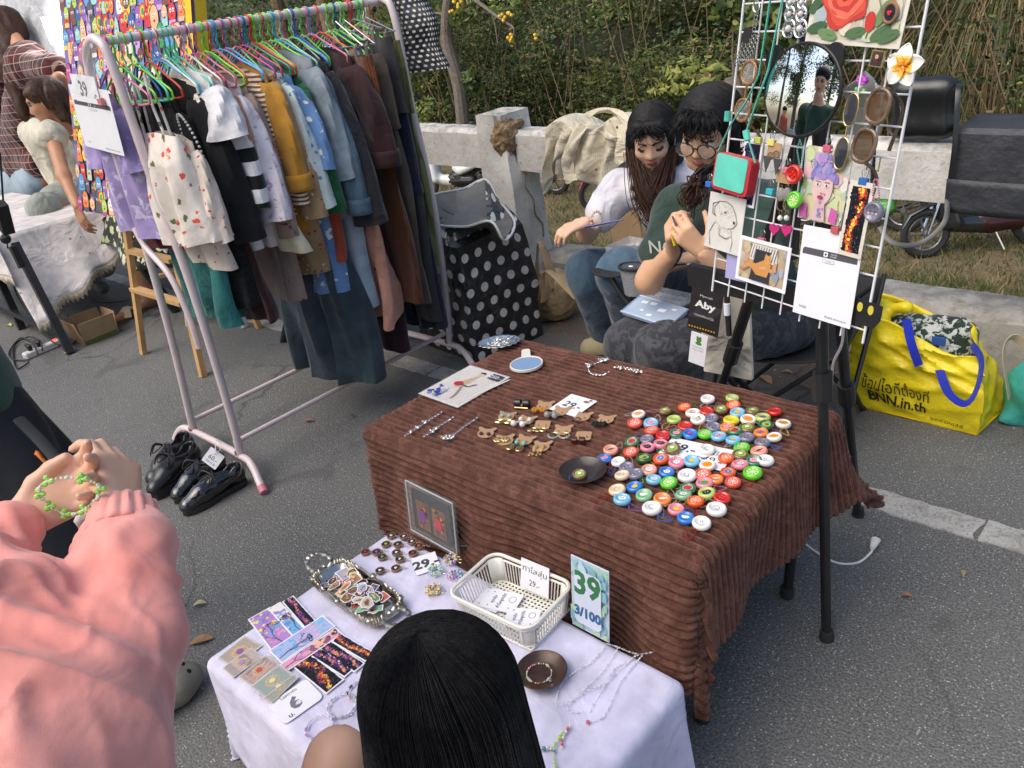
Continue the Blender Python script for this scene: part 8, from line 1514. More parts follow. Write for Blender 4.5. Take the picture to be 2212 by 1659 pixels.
def onbag(txt,u0,u1,s0,hgt,nm,boldness=.0):
 vs,fs = text_tris(txt,boldness); xs = [v[0] for v in vs]; ys = [v[1] for v in vs]; W0,W1,H0,H1 = min(xs),max(xs),min(ys),max(ys); m = MB()
 m.add([yb(u0+(u1-u0)*(v[0]-W0)/(W1-W0),s0+hgt*(v[1]-H0)/(H1-H0))+V((0,-.006,.001)) for v in vs],fs); m.build(nm,mat('black_ink',(.02,.018,.01),.6),t,smooth=False)
onbag('ช้อปไอทีต้องที่',.02,.155,.27,.16,'lettering'); onbag('BNN.in.th',.03,.15,.13,.12,'lettering',.02); onbag('SHOP ONLINE',.16,.225,.06,.035,'lettering')
flap = soft('front_flap',[RC(PY(1880,660,2.85),PY(1960,665,2.82),.025,.02),RC(PY(1900,690,2.8),PY(1925,740,2.75),.03,.015),RC(PY(1880,660,2.85),PY(1900,720,2.78),.03,.02)],YEL,t,res=.01,k=.05,disp=folds(.01,16,4))
PTN = cloth('blue_green_print','#24382f','#b9bdb6','blotch',38,thr=.5,wrinkle=.5); PTN2 = mat('royal_patch',(.03,.1,.35),.7); t2 = T('tote_bag','patterned blue and green tote with royal blue straps inside the yellow bag','bag',PY(2010,740,2.8),world=True)
c = PY(2005,735,2.84); soft('body',[RC(c+V((-.11,0,-.05)),c+V((.12,.02,-.07)),.055),RC(c+V((-.1,.02,.03)),c+V((.1,.05,.03)),.05),EL(c+V((0,.02,-.02)),(.13,.07,.07))],PTN,t2,res=.011,k=.05,disp=folds(.008,18,3))
RBL = cloth('royal_strap','#1c2fa8',weave=.4);
def strapp(pts,par,w=.026,mt=RBL): m = MB(); m.tube(spline(pts,8),w,6,flat=.12,up=(0,0,1)); return m.build('strap',mt,par)
strapp([PY(1958,690,2.76),PY(1968,740,2.70),PY(1985,790,2.69)],t2,.017); strapp([PY(2030,800,2.70),PY(2050,850,2.60),PY(2085,872,2.585),PY(2110,840,2.60),PY(2120,780,2.66),PY(2100,745,2.72)],t2,.017)
[MB().box(c+V((x,-.058,z)),(.045,.006,.03)).build('blue_patch',PTN2,t2) for x,z in ((-.06,.05),(.05,.03),(-.08,-.03),(.09,-.04))]
TEA = mat('teal_bag',(.05,.38,.33),.45,var=.1,vs=8,bs=.7,bscale=8,bd=.03,alpha=.96); c = P(2205,930,0); c = c+V((.1,.12,0)); t = T('plastic_bag','teal plastic bag with a beige strap at the right edge','plastic bag',c,world=True)
soft('sack',[EL(c+V((0,0,.12)),(.19,.15,.14)),EL(c+V((.05,0,.2)),(.14,.12,.1)),RC(c+V((-.12,-.05,.03)),c+V((-.16,-.1,.02)),.04,.02)],TEA,t,res=.013,k=.05,disp=lambda X,N: .012*fbm(X,13,3)+.004*fbm(X,40,5),open_z=0); strapp([PY(2180,860,2.75),PY(2168,760,2.75),PY(2190,728,2.78),PY(2230,760,2.8)],t,.018,mat('beige_strap',(.52,.42,.27),.8))
# plug cord, leaves
t = T('extension_lead','white power cord ending in a two-pin plug on the road','cord',P(1885,1175),world=True); WPX = mat('white_plastic',(.72,.7,.66),.4); m = MB(); m.tube(spline([P(1700,1130,.01),P(1740,1175,.004),P(1800,1213,.004),P(1850,1216,.004),P(1880,1195,.008),P(1884,1185,.012)],8),.0035,6); m.build('cable',WPX,t); a,b = P(1884,1185,.015),P(1892,1165,.015); m = MB(); m.tube([a,a*.5+b*.5,b],[.007,.011,.014],8,flat=.7); m.build('plug_body',WPX,t)
for dx in (-.006,.006): m = MB(); m.tube([b+V((dx,.002,0)),b+(b-a).normalized()*.02+V((dx,0,0))],.002,5); m.build('pin',CHR,t)
def leaf(label,px,L,yaw,col,z=.004):
 m = MB(); m.grid(lambda u,s: ((u-.5)*L,(s-.5)*L*.45*math.sin(PI*u)**.8,.006*math.sin(u*PI)+.012*abs(s-.5)*math.sin(PI*u)),10,5); o = m.build('fallen_leaf',mat('leaf_'+str(round(col[0]*999)),col,.7,var=.3,vs=60)); o.location = P(*px,z); o.rotation_euler = (0,0,yaw); o['label'] = label; o['category'] = 'leaf'; o['group'] = 'fallen leaves on the road'
for a in (('curled brown leaf on the road right of the shoes',(668,910),.05,.6,(.25,.12,.06)),('pale yellow leaf on the road left of the white table',(432,1306),.045,.9,(.5,.42,.22)),('large brown leaf just below the pale yellow one',(436,1385),.075,1.0,(.3,.17,.08)),('tan leaf on the road between the two camping chairs',(1655,820),.09,-.6,(.4,.26,.13)),('tiny grey leaf beside the far left corner of the white table',(1005,1160),.03,.3,(.3,.3,.28)),('yellow scrap beside the black table leg at far left',(140,764),.03,.2,(.6,.55,.1)),('small white scrap of tissue under the cherry-print table',(20,703),.07,.1,(.6,.57,.5)),('small brown leaf on the road near the right leg of the easel',(1960,1290),.035,.3,(.25,.16,.08)),('tiny dry leaf on the road right of the plug',(2080,1240),.03,1.9,(.35,.26,.15)),('dry leaf against the kerb left of the yellow bag',(1770,730),.05,1.1,(.3,.2,.1)),('dry curled leaf on the road beneath the clothes rack',(760,900),.035,2.,(.28,.18,.1)),('crinkled pale leaf on the dirt near the camping chair legs',(1700,805),.05,.2,(.35,.3,.2)),('beige bit of paper on the road behind the second rack post',(445,706),.04,.4,(.55,.48,.38))): leaf(*a)
# ================================================================ DISPLAY EASEL
ez = T('display_easel','black tripod easel with telescopic legs carrying the white wire grid','easel',(-.85,1.85,0),world=True); apex = V((-.685,1.60,1.36)); LF_ = P(1497,1030)
for q,k in (((-.595,1.534,0),.52),((-.725,2.075,0),.38),(tuple(LF_),.45)):
 b = V(q); m = MB(); m.tube([b+(apex-b)*k,apex],.0165,10,flat=.8); m.build('upper_leg',IRON,ez); m = MB(); m.tube([b,b+(apex-b)*(k+.05)],.0125,10); m.build('lower_leg',IRON,ez); m = MB(); m.tube([b+(apex-b)*(k-.02),b+(apex-b)*(k+.03)],.022,10); m.build('clamp',BLK,ez); m = MB(); m.lathe([(.018,0),(.019,.005),(.016,.03)],12,q); m.build('foot_cap',RUB,ez)
GO,GA,GD = V((-.83,1.577,1.517)),V((.951,-.308,-.015)).normalized(),V((-.066,-.150,-.986)).normalized(); GN = -(GA.cross(GD)).normalized()
if GN.y > 0: GN = -GN
def G(u,v,off=.006): return PN(u,v,GO+GN*off,GN)
m = MB(); m.tube([G(1745,30,-.03),G(1712,560,-.03)],.02,8,flat=.4); m.build('mast',IRON,ez)
m = MB(); a,b = G(1492,592,-.02),G(1712,645,-.02); bar_(m,a,b,.02,.05,(0,0,1)); m.build('tray',IRON,ez,smooth=False); m = MB(); a,b = G(1840,655,.0),G(1892,672,.0); m.prism([(-.0,-.03),(.055,-.032),(.065,-.015),(.065,.012),(.0,.015)],0,.004,fr=(a,(b-a).normalized(),-GD,GN)); m.build('bracket',IRON,ez,smooth=False)
for k in (.022,.045): m = MB(); m.prism(arcpoly(0,0,.006,.009,10),.0045,.0055,fr=(a+(b-a).normalized()*k,(b-a).normalized(),-GD,GN)); m.build('keyhole',mat('keyhole_light',(.6,.5,.05),.6),ez,smooth=False)
WIRE = mat('white_wire',(.78,.78,.8),.3,coat=.4,var=.04); gr = T('wire_grid','white wire grid panel hung with jewellery, glasses and art cards','display grid',GO,world=True); S_ = .05
for i in range(9): m = MB(); m.tube([GO+GA*S_*i-GD*.12,GO+GA*S_*i+GD*.585],.0018 if 0 < i < 8 else .0026,6); m.build('wire',WIRE,gr)
for j in range(-2,12): m = MB(); q = GO+GD*S_*(j*1.02)-GN*.003; m.tube([q,q+GA*S_*8],.0018,6); m.build('wire',WIRE,gr)
def gcard(name,label,cat,px,mt=PAPER,off=.008,th=.0012): return cardthing(name,label,cat,None,None,mt,th,.001,pts=[G(*q,off) for q in px])
def clip(px,col,label):
 t = T('binder_clip',label,'clip',G(*px,.012),world=True,group='small binder clips on the wire grid'); c = G(*px,.012); m = MB(); m.box(c,(.017,.009,.012),Matrix((GA,GN,-GD)).transposed(),bev=.001); m.build('clip_body',mat('clip_'+col,srgb(col),.4),t,smooth=False)
 for q in (-1,1): m = MB(); m.tube([c+GA*.004*q-GD*.005,c+GA*.007*q-GD*.018,c+GA*.003*q-GD*.022,c+GA*.001*q-GD*.010],.0007,5); m.build('clip_wire',SILV,t)
for a in (((1638,303),'#c8c860','yellow-green binder clip over the violet galaxy card'),((1667,308),'#d8cc70','pale yellow binder clip over a kraft earring card'),((1700,368),'#c87088','pink binder clip over the skull earring card'),((1788,321),'#c8607a','pink binder clip at the top of the portrait'),((1866,392),'#2a6ab0','blue binder clip holding the fiery nebula strip'),((1645,520),'#c06878','pink binder clip above the cat painting'),((1805,497),'#c05860','red-pink binder clip beneath the portrait'),((1664,414),'#3ab0c0','turquoise binder clip alone on the grid'),((1532,398),'#3a6ac0','blue drop-shaped clip holding the dog sketch')): clip(*a)
R_ = random.Random(5)
t,p,w,h,o,A = gcard('painting','watercolour of a large red rose in a cream mount on the grid','painting',[(1764,-85),(1990,-80),(1941,101),(1746,96)],mat('cream_mount',(.68,.64,.56),.7),.012)
p.rect(-w*.46,-h*.44,w*.46,h*.46,'#cfc9b4'); p.step = .00005; p.blobs(60,-w*.46,-h*.44,w*.46,h*.46,.006,.016,['#d8cdb8','#b8c4b8','#c8b8a8','#a8b8b8','#e0d4bc','#c0c8a8'],R_)
for x,y,a in ((-.38,-.3,.3),(-.25,-.38,-.2),(.05,-.34,.2),(.3,-.32,.6),(-.42,.0,.8),(.38,-.36,.4),(.28,-.1,1.2)): p.shape([(w*x+.022*math.cos(b)*math.cos(a)-.009*math.sin(b)*math.sin(a),h*y+.022*math.cos(b)*math.sin(a)+.009*math.sin(b)*math.cos(a)) for b in np.linspace(0,6.28,12)],R_.choice(['#4f7048','#3f6040','#6a8a58'])); p.line([(w*x,h*y),(w*x+.012*math.cos(a),h*y+.012*math.sin(a))],.001,'#2f4a30')
for r,c in ((.050,'#c23a30'),(.043,'#d8503c'),(.034,'#e8705a'),(.026,'#c8382e'),(.018,'#e26048'),(.009,'#a82420')): p.shape([(-w*.12+r*(1+.14*math.sin(5*a+r*99))*math.cos(a),h*.1+r*(1+.12*math.cos(4*a+r*150))*math.sin(a)) for a in np.linspace(0,6.28,26)],c)
for q in range(7): a = q*.9; p.shape([(-w*.12+.040*math.cos(a+b)*(.8+.2*abs(b)),h*.1+.040*math.sin(a+b)*(.8+.25*abs(b))) for b in (-.4,-.2,0,.2,.4)]+[(-w*.12+.035*math.cos(a),h*.1+.035*math.sin(a))],'#f08a70')
p.shape(arcpoly(w*.18,-h*.2,.010,.016),'#c8342e'); p.line([(w*.18,-h*.28),(w*.17,-h*.4)],.002,'#56744e'); p.line([(w*.18,h*.2),(w*.3,-h*.15)],.0018,'#56744e'); p.shape(arcpoly(w*.16,h*.28,.008,.012),'#d8483a'); p.shape(arcpoly(w*.34,h*.22,.006,.010),'#d05040'); p.build('picture',t)
c = G(1923,28,.02); t = T('embroidery_hoop','small round hoop charm with a red stitched heart over the rose painting','hoop charm',c,world=True); fr_ = (c,GA,-GD,GN); m = MB(); m.tube([c+GA*.0125*math.cos(a)-GD*.0145*math.sin(a) for a in np.linspace(0,6.28,24,endpoint=False)],.0028,8,closed=True); m.build('wooden_ring',mat('walnut_ring',(.24,.14,.07),.5),t); m = MB(); m.prism(arcpoly(0,0,.012,.014),-.001,.001,fr=fr_); m.build('navy_cloth',mat('navy_felt',(.012,.014,.026),.9),t); m = MB(); [m.ball(c+GA*q*.002-GD*.001+GN*.002,.0028,7) for q in (-1,1)]; m.ball(c+GD*.002+GN*.002,.0028,7); m.build('stitched_heart',mat('red_thread',(.6,.03,.04),.7),t); m = MB(); m.box(c-GD*.019,(.008,.004,.006)); m.build('screw',GOLD,t)
# bear mirror
c = G(1731,196,.022); t = T('wall_mirror','round black-rimmed mirror with two bear ears hung on the grid','mirror',c,world=True); rx = (G(1811,203,.022)-G(1651,190,.022)).length/2; ry = (G(1723,296,.022)-G(1738,95,.022)).length/2; fr_ = (c,GA,-GD,GN); rim_ = mat('black_rim',(.012,.012,.014),.35)
m = MB(); m.prism(arcpoly(0,0,rx,ry,48),-.006,.001,fr=fr_); m.build('back_plate',rim_,t); m = MB(); m.tube([c+GA*rx*math.cos(a)-GD*ry*math.sin(a) for a in np.linspace(0,6.2832,48,endpoint=False)],.0035,8,closed=True); m.build('rim',rim_,t); m = MB()
def gl(u,s): r = .97*s; a = u*2*PI; return c+GA*rx*r*math.cos(a)-GD*ry*r*math.sin(a)+GN*(.002+.0035*(1-r*r))
m.grid(gl,48,8,cu=True); m.build('glass',MIR,t)
for q in ((1675,128),(1803,124)): e = G(*q,.02); m = MB(); m.prism(arcpoly(0,0,.021,.025,20),-.003,.003,fr=(e,GA,-GD,GN)); m.build('ear',rim_,t)
# spectacles hung sideways
def specs(label,px,rs,frm,lens,temple,off=.02,flip=1,w=.0028,squ=1.):
 t = T('sunglasses',label,'glasses',G(*px[0],off),world=True); cs = [G(*q,off) for q in px]; d = (cs[1]-cs[0]).normalized(); s = d.cross(GN)
 for i,q in enumerate(cs):
  ring = [q+s*rs[0]*math.copysign(abs(math.cos(a))**squ,math.cos(a))+d*rs[1]*math.copysign(abs(math.sin(a))**squ,math.sin(a)) for a in np.linspace(0,6.2832,26,endpoint=False)]; m = MB(); m.tube(ring,w,8,closed=True); m.build('rim',frm,t); m = MB(); m.poly([q+(p_-q)*.97 for p_ in ring]); m.build('lens',lens,t,smooth=False)
  e = q+d*(rs[1]*(1 if i else -1)); k = e-GN*.02+s*flip*.012; m = MB(); m.tube(spline([e,e-GN*.008+s*flip*.008,k-GN*.03+d*.03*(1 if i else 1),k-GN*.035+d*temple],5),w*.9,6); m.build('temple',frm,t)
 m = MB(); m.tube([cs[0]+d*rs[1],cs[1]-d*rs[1]],w*.9,6); m.build('bridge',frm,t); return t
AMB = mat('amber_acetate',(.45,.2,.05),.12,trans=.3,coat=.5); TOR = mat('tortoise_acetate',(.16,.11,.07),.12,coat=.6,var=.4,vs=40); LN1 = mat('pale_lens',(.75,.7,.66),.03,alpha=.25,var=0.); LN2 = mat('dark_lens',(.035,.04,.055),.04,alpha=.93,coat=.8,var=.1); LN3 = mat('brown_lens',(.09,.05,.02),.04,alpha=.92,coat=.8,var=.2)
specs('amber-framed clear glasses hanging sideways at the left of the grid',[(1618,157),(1604,238)],(.0195,.021),AMB,LN1,.045,flip=-1); specs('gold-rimmed narrow dark sunglasses hanging sideways on the grid',[(1838,238),(1817,332)],(.0135,.027),GOLD,LN2,.06,.02,w=.0014,squ=.9); specs('tortoise-framed brown sunglasses hanging sideways at the right of the grid',[(1896,230),(1866,315)],(.021,.027),TOR,LN3,.10,.03,-1,.0036,.8)
# chain-mail charm, medallions, straps, purse
def gring(m,c,r,w=.0008): m.tube([c+GA*r*math.cos(a)-GD*r*math.sin(a) for a in np.linspace(0,6.28,9,endpoint=False)],w,4,closed=True)
t = T('chain_charm','silver chain-mail bag charm hanging at the upper left of the grid','charm',G(1630,20),world=True); m = MB(); [gring(m,G(1634-k*1.4,28+k*9,.012),.0045) for k in range(5)]; [gring(m,G(1612-r*3.6+q*8.5,78+r*9,.012),.0036,.001) for r in range(8) for q in range(4)]; o = m.build('rings',SILV,t); o['kind'] = 'stuff'; m = MB(); m.tube([G(1634+7*math.cos(a),14+13*math.sin(a),.012) for a in np.linspace(0,6.28,12,endpoint=False)],.0014,6,closed=True); m.build('clasp',SILV,t); m = MB(); bar_(m,G(1618,62,.014),G(1608,92,.014),.016,.005); m.build('black_tag',BLK,t)
for i,x in enumerate((1711,1733)):
 t = T('medallion_earring',f'long earring of three silver medallions, {"left with pale centres" if i == 0 else "right with pearl centres"}','earring',G(x,10),world=True)
 for y,r in ((5,.010),(30,.0125),(62,.0155)):
  c = G(x-(y*.06)+(0 if i else -3),y,.014); m = MB(); m.tube([c+GA*r*.9*math.cos(a)-GD*r*math.sin(a) for a in np.linspace(0,6.28,16,endpoint=False)],.0022,6,closed=True); [m.ball(c+GA*r*.62*math.cos(a)-GD*r*.7*math.sin(a),.0022,5) for a in np.linspace(0,6.28,9)]; m.build('medallion',SILV,t); m = MB(); m.ball(c+GN*.002,(r*.42,)*3,9); m.build('pearl',mat('white_pearl',(.72,.68,.66),.2),t)
TEALP = cloth('mint_felt','#5fc9b4',wrinkle=.3); REDP = cloth('red_felt','#c8202e',wrinkle=.4)
t = T('purse','mint green felt purse with red edging hanging from mint straps','purse',G(1585,370,.03),world=True); q = [G(*a,.035) for a in ((1546,324),(1630,352),(1606,424),(1537,408))]; o,ax,ay,az,w,h = qframe(None,None,q)
az = az if az.dot(GN) > 0 else -az; m = MB(); m.prism(rrect(w,h,.012,5),-.022,0,fr=(o,ax,ay,az)); m.build('body',REDP,t); m = MB(); m.prism(rrect(w*.86,h*.9,.008,5,-.001,.003),.0,.0025,fr=(o,ax,ay,az)); m.build('flap',TEALP,t)
for pts in ([(1664,0),(1640,160),(1612,220),(1578,270),(1552,326)],[(1690,0),(1660,150),(1640,205),(1612,285),(1622,320),(1632,352)]): m = MB(); m.tube([G(*a,.03) for a in pts],.0035,6,flat=.5); m.build('strap',TEALP,t)
for a,b in (((1573,240),(1571,262)),((1611,282),(1615,303))): m = MB(); m.tube([G(*a,.032),G(*b,.032)],.007,8); m.build('toggle',TEALP,t)
t,p,w,h,o,A = gcard('galaxy_card','narrow violet galaxy card behind the mint purse','card',[(1613,303),(1650,308),(1628,451),(1590,440)]); p.rect(-w*.4,-h*.46,w*.4,h*.46,'#1a1636'); p.blobs(40,-w*.38,-h*.44,w*.38,h*.44,.003,.008,['#2a2458','#3a2a6a','#120f26','#5a4a90'],R_); [p.disc(R_.uniform(-.36,.36)*w,R_.uniform(-.42,.42)*h,.0005,'#f0f0ff',n=4) for _ in range(30)]; p.build('picture',t)
t,p,w,h,o,A = gcard('card','narrow strip card with a fiery red and yellow nebula','card',[(1845,388),(1893,399),(1858,559),(1804,547)],mat('cream_mount',(.68,.64,.56)),.014)
p.rect(-w*.36,-h*.44,w*.36,h*.43,'#0e1420'); p.step = .000006
for k in range(420):
 y = R_.uniform(-.42,.42); x = R_.uniform(-.34,.34); d = abs(x-.11*math.sin(y*7)-y*.15)/.2+R_.gauss(0,.14)+.15*math.sin(y*30); t_ = max(0,min(.999,1.05-d))*5; q = int(t_); L5 = [srgb(c_) for c_ in ('#0c1018','#16243a','#7a1c24','#e03c20','#f08a28','#f6d860')]; f_ = t_-q; p.disc(w*x,h*y,R_.uniform(.0012,.0034),tuple(L5[q][z]*(1-f_)+L5[q+1][z]*f_ for z in range(3)),n=6)
[p.disc(R_.uniform(-.34,.34)*w,R_.uniform(-.42,.4)*h,.0005,'#e8f0ff',n=4) for _ in range(40)]; p.build('picture',t)
t,p,w,h,o,A = gcard('portrait','pastel watercolour portrait of a woman with violet hair buns','painting',[(1757,314),(1846,328),(1817,489),(1716,467)]); p.step = .00005
p.rect(-w/2,-h/2,w/2,h/2,'#d6cfa8'); p.blobs(70,-w/2,-h/2,w/2,h/2,.005,.014,['#e0d494','#c8d4a0','#d8c8c0','#e0dcd4','#b8c8b0','#dcb8c0','#ccd4d8'],R_); p.blobs(40,-w*.3,h*.05,w*.32,h*.42,.005,.011,['#8a78b8','#a890c8','#7a80c0','#c8a0c8','#6a68a8'],R_)
p.shape(arcpoly(0,-h*.02,w*.23,h*.25,20),'#dcbcb8'); p.shape([(-w*.09,-h*.2),(w*.1,-h*.2),(w*.16,-h*.48),(-w*.2,-h*.48)],'#d4b4b4'); p.blobs(24,-w*.24,h*.08,w*.26,h*.3,.004,.008,['#9a88c4','#8a90c8','#b098c8'],R_)
for q in (-1,1): p.disc(q*w*.1,h*.01,.0055,'#ece4ec',.003); p.disc(q*w*.1,h*.01,.0025,'#4a4a80'); p.line([(q*w*.05,h*.05),(q*w*.16,h*.055)],.0012,'#5a4468'); p.shape([(q*w*.28,-h*.26),(q*w*.44,-h*.30),(q*w*.42,-h*.48),(q*w*.25,-h*.46)],'#c860a8')
p.disc(0,-h*.1,.003,'#c88088',.0018); p.disc(0,-h*.155,.007,'#a83848',.0035); p.blobs(8,-w*.02,-h*.42,w*.1,0,.002,.004,['#8a84c0','#a890c8'],R_); p.build('picture',t)
t,p,w,h,o,A = gcard('sketch','grey pencil sketch of a dog on off-white paper','drawing',[(1532,403),(1609,440),(1601,546),(1526,540)],mat('sketch_paper',(.66,.64,.59)),.014)
def scr(pts,n=3,c='#6a6a68',wd=.0006):
 for _ in range(n): p.line([(w*(x+R_.uniform(-.015,.015)),h*(y+R_.uniform(-.012,.012))) for x,y in pts],wd,c)
scr([(-.3,.1),(-.32,.25),(-.2,.36),(0,.38),(.15,.34),(.28,.2),(.34,.05),(.25,-.05),(.1,-.08)],4); scr([(-.2,.36),(-.38,.3),(-.36,.12),(-.25,.1)],4); scr([(-.28,-.02),(-.38,-.2),(-.34,-.45)],3); scr([(.2,-.08),(.28,-.3),(.26,-.45)],3); scr([(-.12,-.1),(-.1,-.22),(.1,-.26),(.22,-.2)],4); p.disc(0,.2*h,.0022,'#3a3a3a'); p.disc(.27*w,.06*h,.0032,'#444444'); [scr([(x,y),(x+R_.uniform(-.08,.08),y+R_.uniform(-.08,.08))],1,'#8a8a86') for x,y in [(R_.uniform(-.28,.25),R_.uniform(-.1,.34)) for _ in range(50)]]; p.build('picture',t)
t,p,w,h,o,A = gcard('painting','watercolour of a person in an apron holding an orange cat','painting',[(1607,508),(1711,538),(1696,634),(1582,599)],PAPER,.016)
p.rect(-w*.44,-h*.42,w*.44,h*.42,'#b9a68c'); p.step = .00005; p.blobs(50,-w*.43,-h*.41,w*.43,h*.41,.004,.011,['#c8b89c','#a8b0b8','#8f98a8','#cbb894','#b8a07c'],R_); p.shape([(-w*.2,h*.4),(w*.28,h*.4),(w*.3,h*.05),(-w*.28,h*.05)],'#d8d4cc'); [p.line([(-w*.22+k*w*.05,h*.38),(-w*.26+k*w*.05,h*.08)],.0016,'#3a3a40') for k in range(11)]
p.shape([(-w*.12,h*.3),(w*.16,h*.3),(w*.2,-h*.4),(-w*.2,-h*.4)],'#34353c'); p.line([(-w*.25,h*.15),(-w*.33,-h*.08),(-w*.1,-h*.1)],.008,'#cf9a74'); p.line([(w*.27,h*.1),(w*.27,-h*.1),(0,-h*.06)],.008,'#cf9a74'); p.shape([(-w*.3,h*.02),(-w*.1,-h*.02),(w*.1,h*.14),(w*.2,h*.02),(w*.14,-h*.26),(-w*.08,-h*.26),(-w*.2,-h*.1)],'#cf9450'); p.disc(w*.12,h*.12,.009,'#d69c58'); p.shape([(w*.06,h*.17),(w*.08,h*.26),(w*.12,h*.2),(w*.17,h*.26),(w*.18,h*.16)],'#d69c58'); [p.disc(w*(.12+q*.03),h*.13,.0009,'#2a3a20',n=6) for q in (-1,1)]; p.line([(-w*.22,-h*.12),(-w*.34,-h*.22),(-w*.4,-h*.2)],.004,'#b87838'); p.line([(-w*.02,-h*.1),(w*.1,-h*.06)],.006,'#d6a480'); p.build('picture',t)
t,p,w,h,o,A = gcard('payment_sheet','white payment sheet with grey header and Thai name at the foot of the grid','sign',[(1747,486),(1876,513),(1829,707),(1704,671)],PAPER,.010); payprint(o+A[2]*.0012,A[0],A[1],w,h,t)
t,p,w,h,o,A = gcard('card','pale violet card tucked behind the cat painting','card',[(1575,520),(1607,528),(1622,612),(1566,598)],mat('violet_paper',(.38,.36,.62),.7),.004)
# small jewellery on the grid
for lb,px,kind in (('kraft card with silver crescent and triangle earrings',[(1662,305),(1690,312),(1684,347),(1655,341)],0),('kraft card with skull beads, gold hoops and magenta felt hearts',[(1681,365),(1711,371),(1706,398),(1676,393)],1)):
 t,p,w,h,o,A = gcard('earring_card',lb,'earrings',px,KRAFT,.012)
 for q in (0,1):
  e = link('earring',None,t)
  if kind == 0: c = G(1657+q*22,352+q*6,.018); m = MB(); m.prism([(-.011,.013),(.011,.013),(0,-.018)],0,.002,fr=(c,GA,-GD,GN)); m.build('triangle',mat('dark_silver',(.25,.24,.25),.3,.9),e); m = MB(); gring(m,G(1665+q*12,337-q*3,.018),.007,.0014); m.build('crescent',SILV,e)
  else:
   x = 1687+q*14; m = MB(); m.ball(G(x,420,.018),(.010,.008,.014),9); m.build('skull',mat('clear_bead',(.5,.5,.47),.08,trans=.5),e); m = MB(); gring(m,G(x,443,.018),.011,.0012); gring(m,G(x,404,.018),.004); gring(m,G(x-1,460,.018),.004); m.build('hoop',GOLD,e); m = MB(); m.ball(G(x-2,471,.018),.0055,9); m.build('pearl',mat('white_pearl',(.72,.68,.66),.2),e)
   m = MB(); s = .013; m.prism([(s*(16*math.sin(a)**3)/16,s*(13*math.cos(a)-5*math.cos(2*a)-2*math.cos(3*a)-math.cos(4*a))/16) for a in np.linspace(0,6.28,22,endpoint=False)],0,.004,fr=(G(x-(12 if q == 0 else 0),495+q*2,.018),GA,-GD,GN)); m.build('heart',mat('magenta_felt',(.5,.02,.16),.8,bs=.4,bscale=300),e)
def gcharm(k,px,label,r=1.,chain=None,ccol='#e090a8'):
 c = G(*px,.022); t = T('button_charm',label,'charm',c,(Matrix((GA,-GD,GN)).transposed()).to_euler(),group='round charms hanging on the wire grid'); t.scale = (r,)*3; link('charm_body',body[k],t,(0,0,0)); link('printed_face',charmprint(k,'',7),t,(0,0,.0107))
 if chain: ch_t = T('bead_strap',f'ball chain looped over the grid above the {label.split(" charm")[0]} charm','chain',c,world=True); m = MB(); [m.ball(q,.0017,5,col=ccol) for q in walk([G(*a,.02) for a in chain],.004)]; m.build('chain',BEADM,ch_t)
gcharm('to',(1721,376),'tomato-red charm hanging beside the portrait',1.05,[(1728,362),(1722,325),(1728,300),(1734,325),(1732,362)],'#7ac8b8'); gcharm('li',(1722,431),'lime-slice charm hanging below the tomato-red one',.95,[(1726,415),(1735,395),(1738,378)],'#3a9a40'); gcharm('gy',(1894,457),'grey charm hanging at the lower right of the grid',1.05,[(1892,440),(1885,420),(1888,388),(1896,388),(1900,425),(1894,442)])
t,p,w,h,o,A = gcard('picture_charm','tiny gilt-framed picture charm of a fox in robes','charm',[(1885,107),(1914,110),(1909,147),(1880,143)],GOLD,.02,.003); p.rect(-w*.4,-h*.42,w*.4,h*.42,'#2a3a40'); p.blobs(10,-w*.35,-h*.4,w*.35,h*.4,.002,.005,['#3a4a50','#5a2a20','#24303a'],R_); p.shape([(-w*.2,-h*.4),(w*.25,-h*.4),(w*.1,h*.1),(-w*.05,h*.1)],'#5a2018'); p.disc(0,h*.12,.0035,'#c8a080'); p.build('picture',t)
t = T('hair_clip','white and yellow frangipani flower hair clip on the right of the grid','hair clip',G(1962,140,.03),world=True); c = G(1958,143,.03); PET = vcmat('petal',.25,.03,coat=.4,sss=.1)
for k in range(5):
 a = k*2*PI/5+.25; d = GA*math.cos(a)-GD*math.sin(a); s = GA*-math.sin(a)-GD*math.cos(a); m = MB()
 W2 = lambda q: .014*math.sin(PI*min(1,q*.93+.07))**.7; NS = 12
 vs = [c+d*(.034*q)+s*W2(q)*(e-.5)*2+GN*(.004+.010*q+.004*(abs(e-.5)*2)**2-.012*q*q+.002*(k % 2)) for q in np.linspace(0,1,NS) for e in np.linspace(0,1,7)]
 m.add(vs,[(j*7+i,j*7+i+1,j*7+i+8,j*7+i+7) for j in range(NS-1) for i in range(6)]); m.c = [('#e88a10' if j < 2 else '#f0b83a' if j < 4 else '#f4dc9a' if j < 5 else '#efede6') for j in range(NS-1) for i in range(6)]
 solid(m.build('petal',PET,t),.0015)
t = T('gift_bag','small clear bag with a violet flower hanging behind the sunglasses','plastic bag',G(1865,175),world=True); m = MB(); tp = G(1868,152,-.01); m.grid(lambda u,s: tp*(1-s)+(G(1815,205,-.01)*(1-u)+G(1925,200,-.01)*u)*s-GN*.018*math.sin(u*14+s*6)*s,20,12); m.grid(lambda u,s: (G(1822,205,-.02)*(1-u)+G(1915,200,-.02)*u)*(1-s)+(G(1835,300,-.03)*(1-u)+G(1890,300,-.03)*u)*s-GN*.012*math.sin(u*11+s*4),20,12); m.build('film',mat('milky_film',(.8,.82,.84),.15,alpha=.35,var=.05),t)
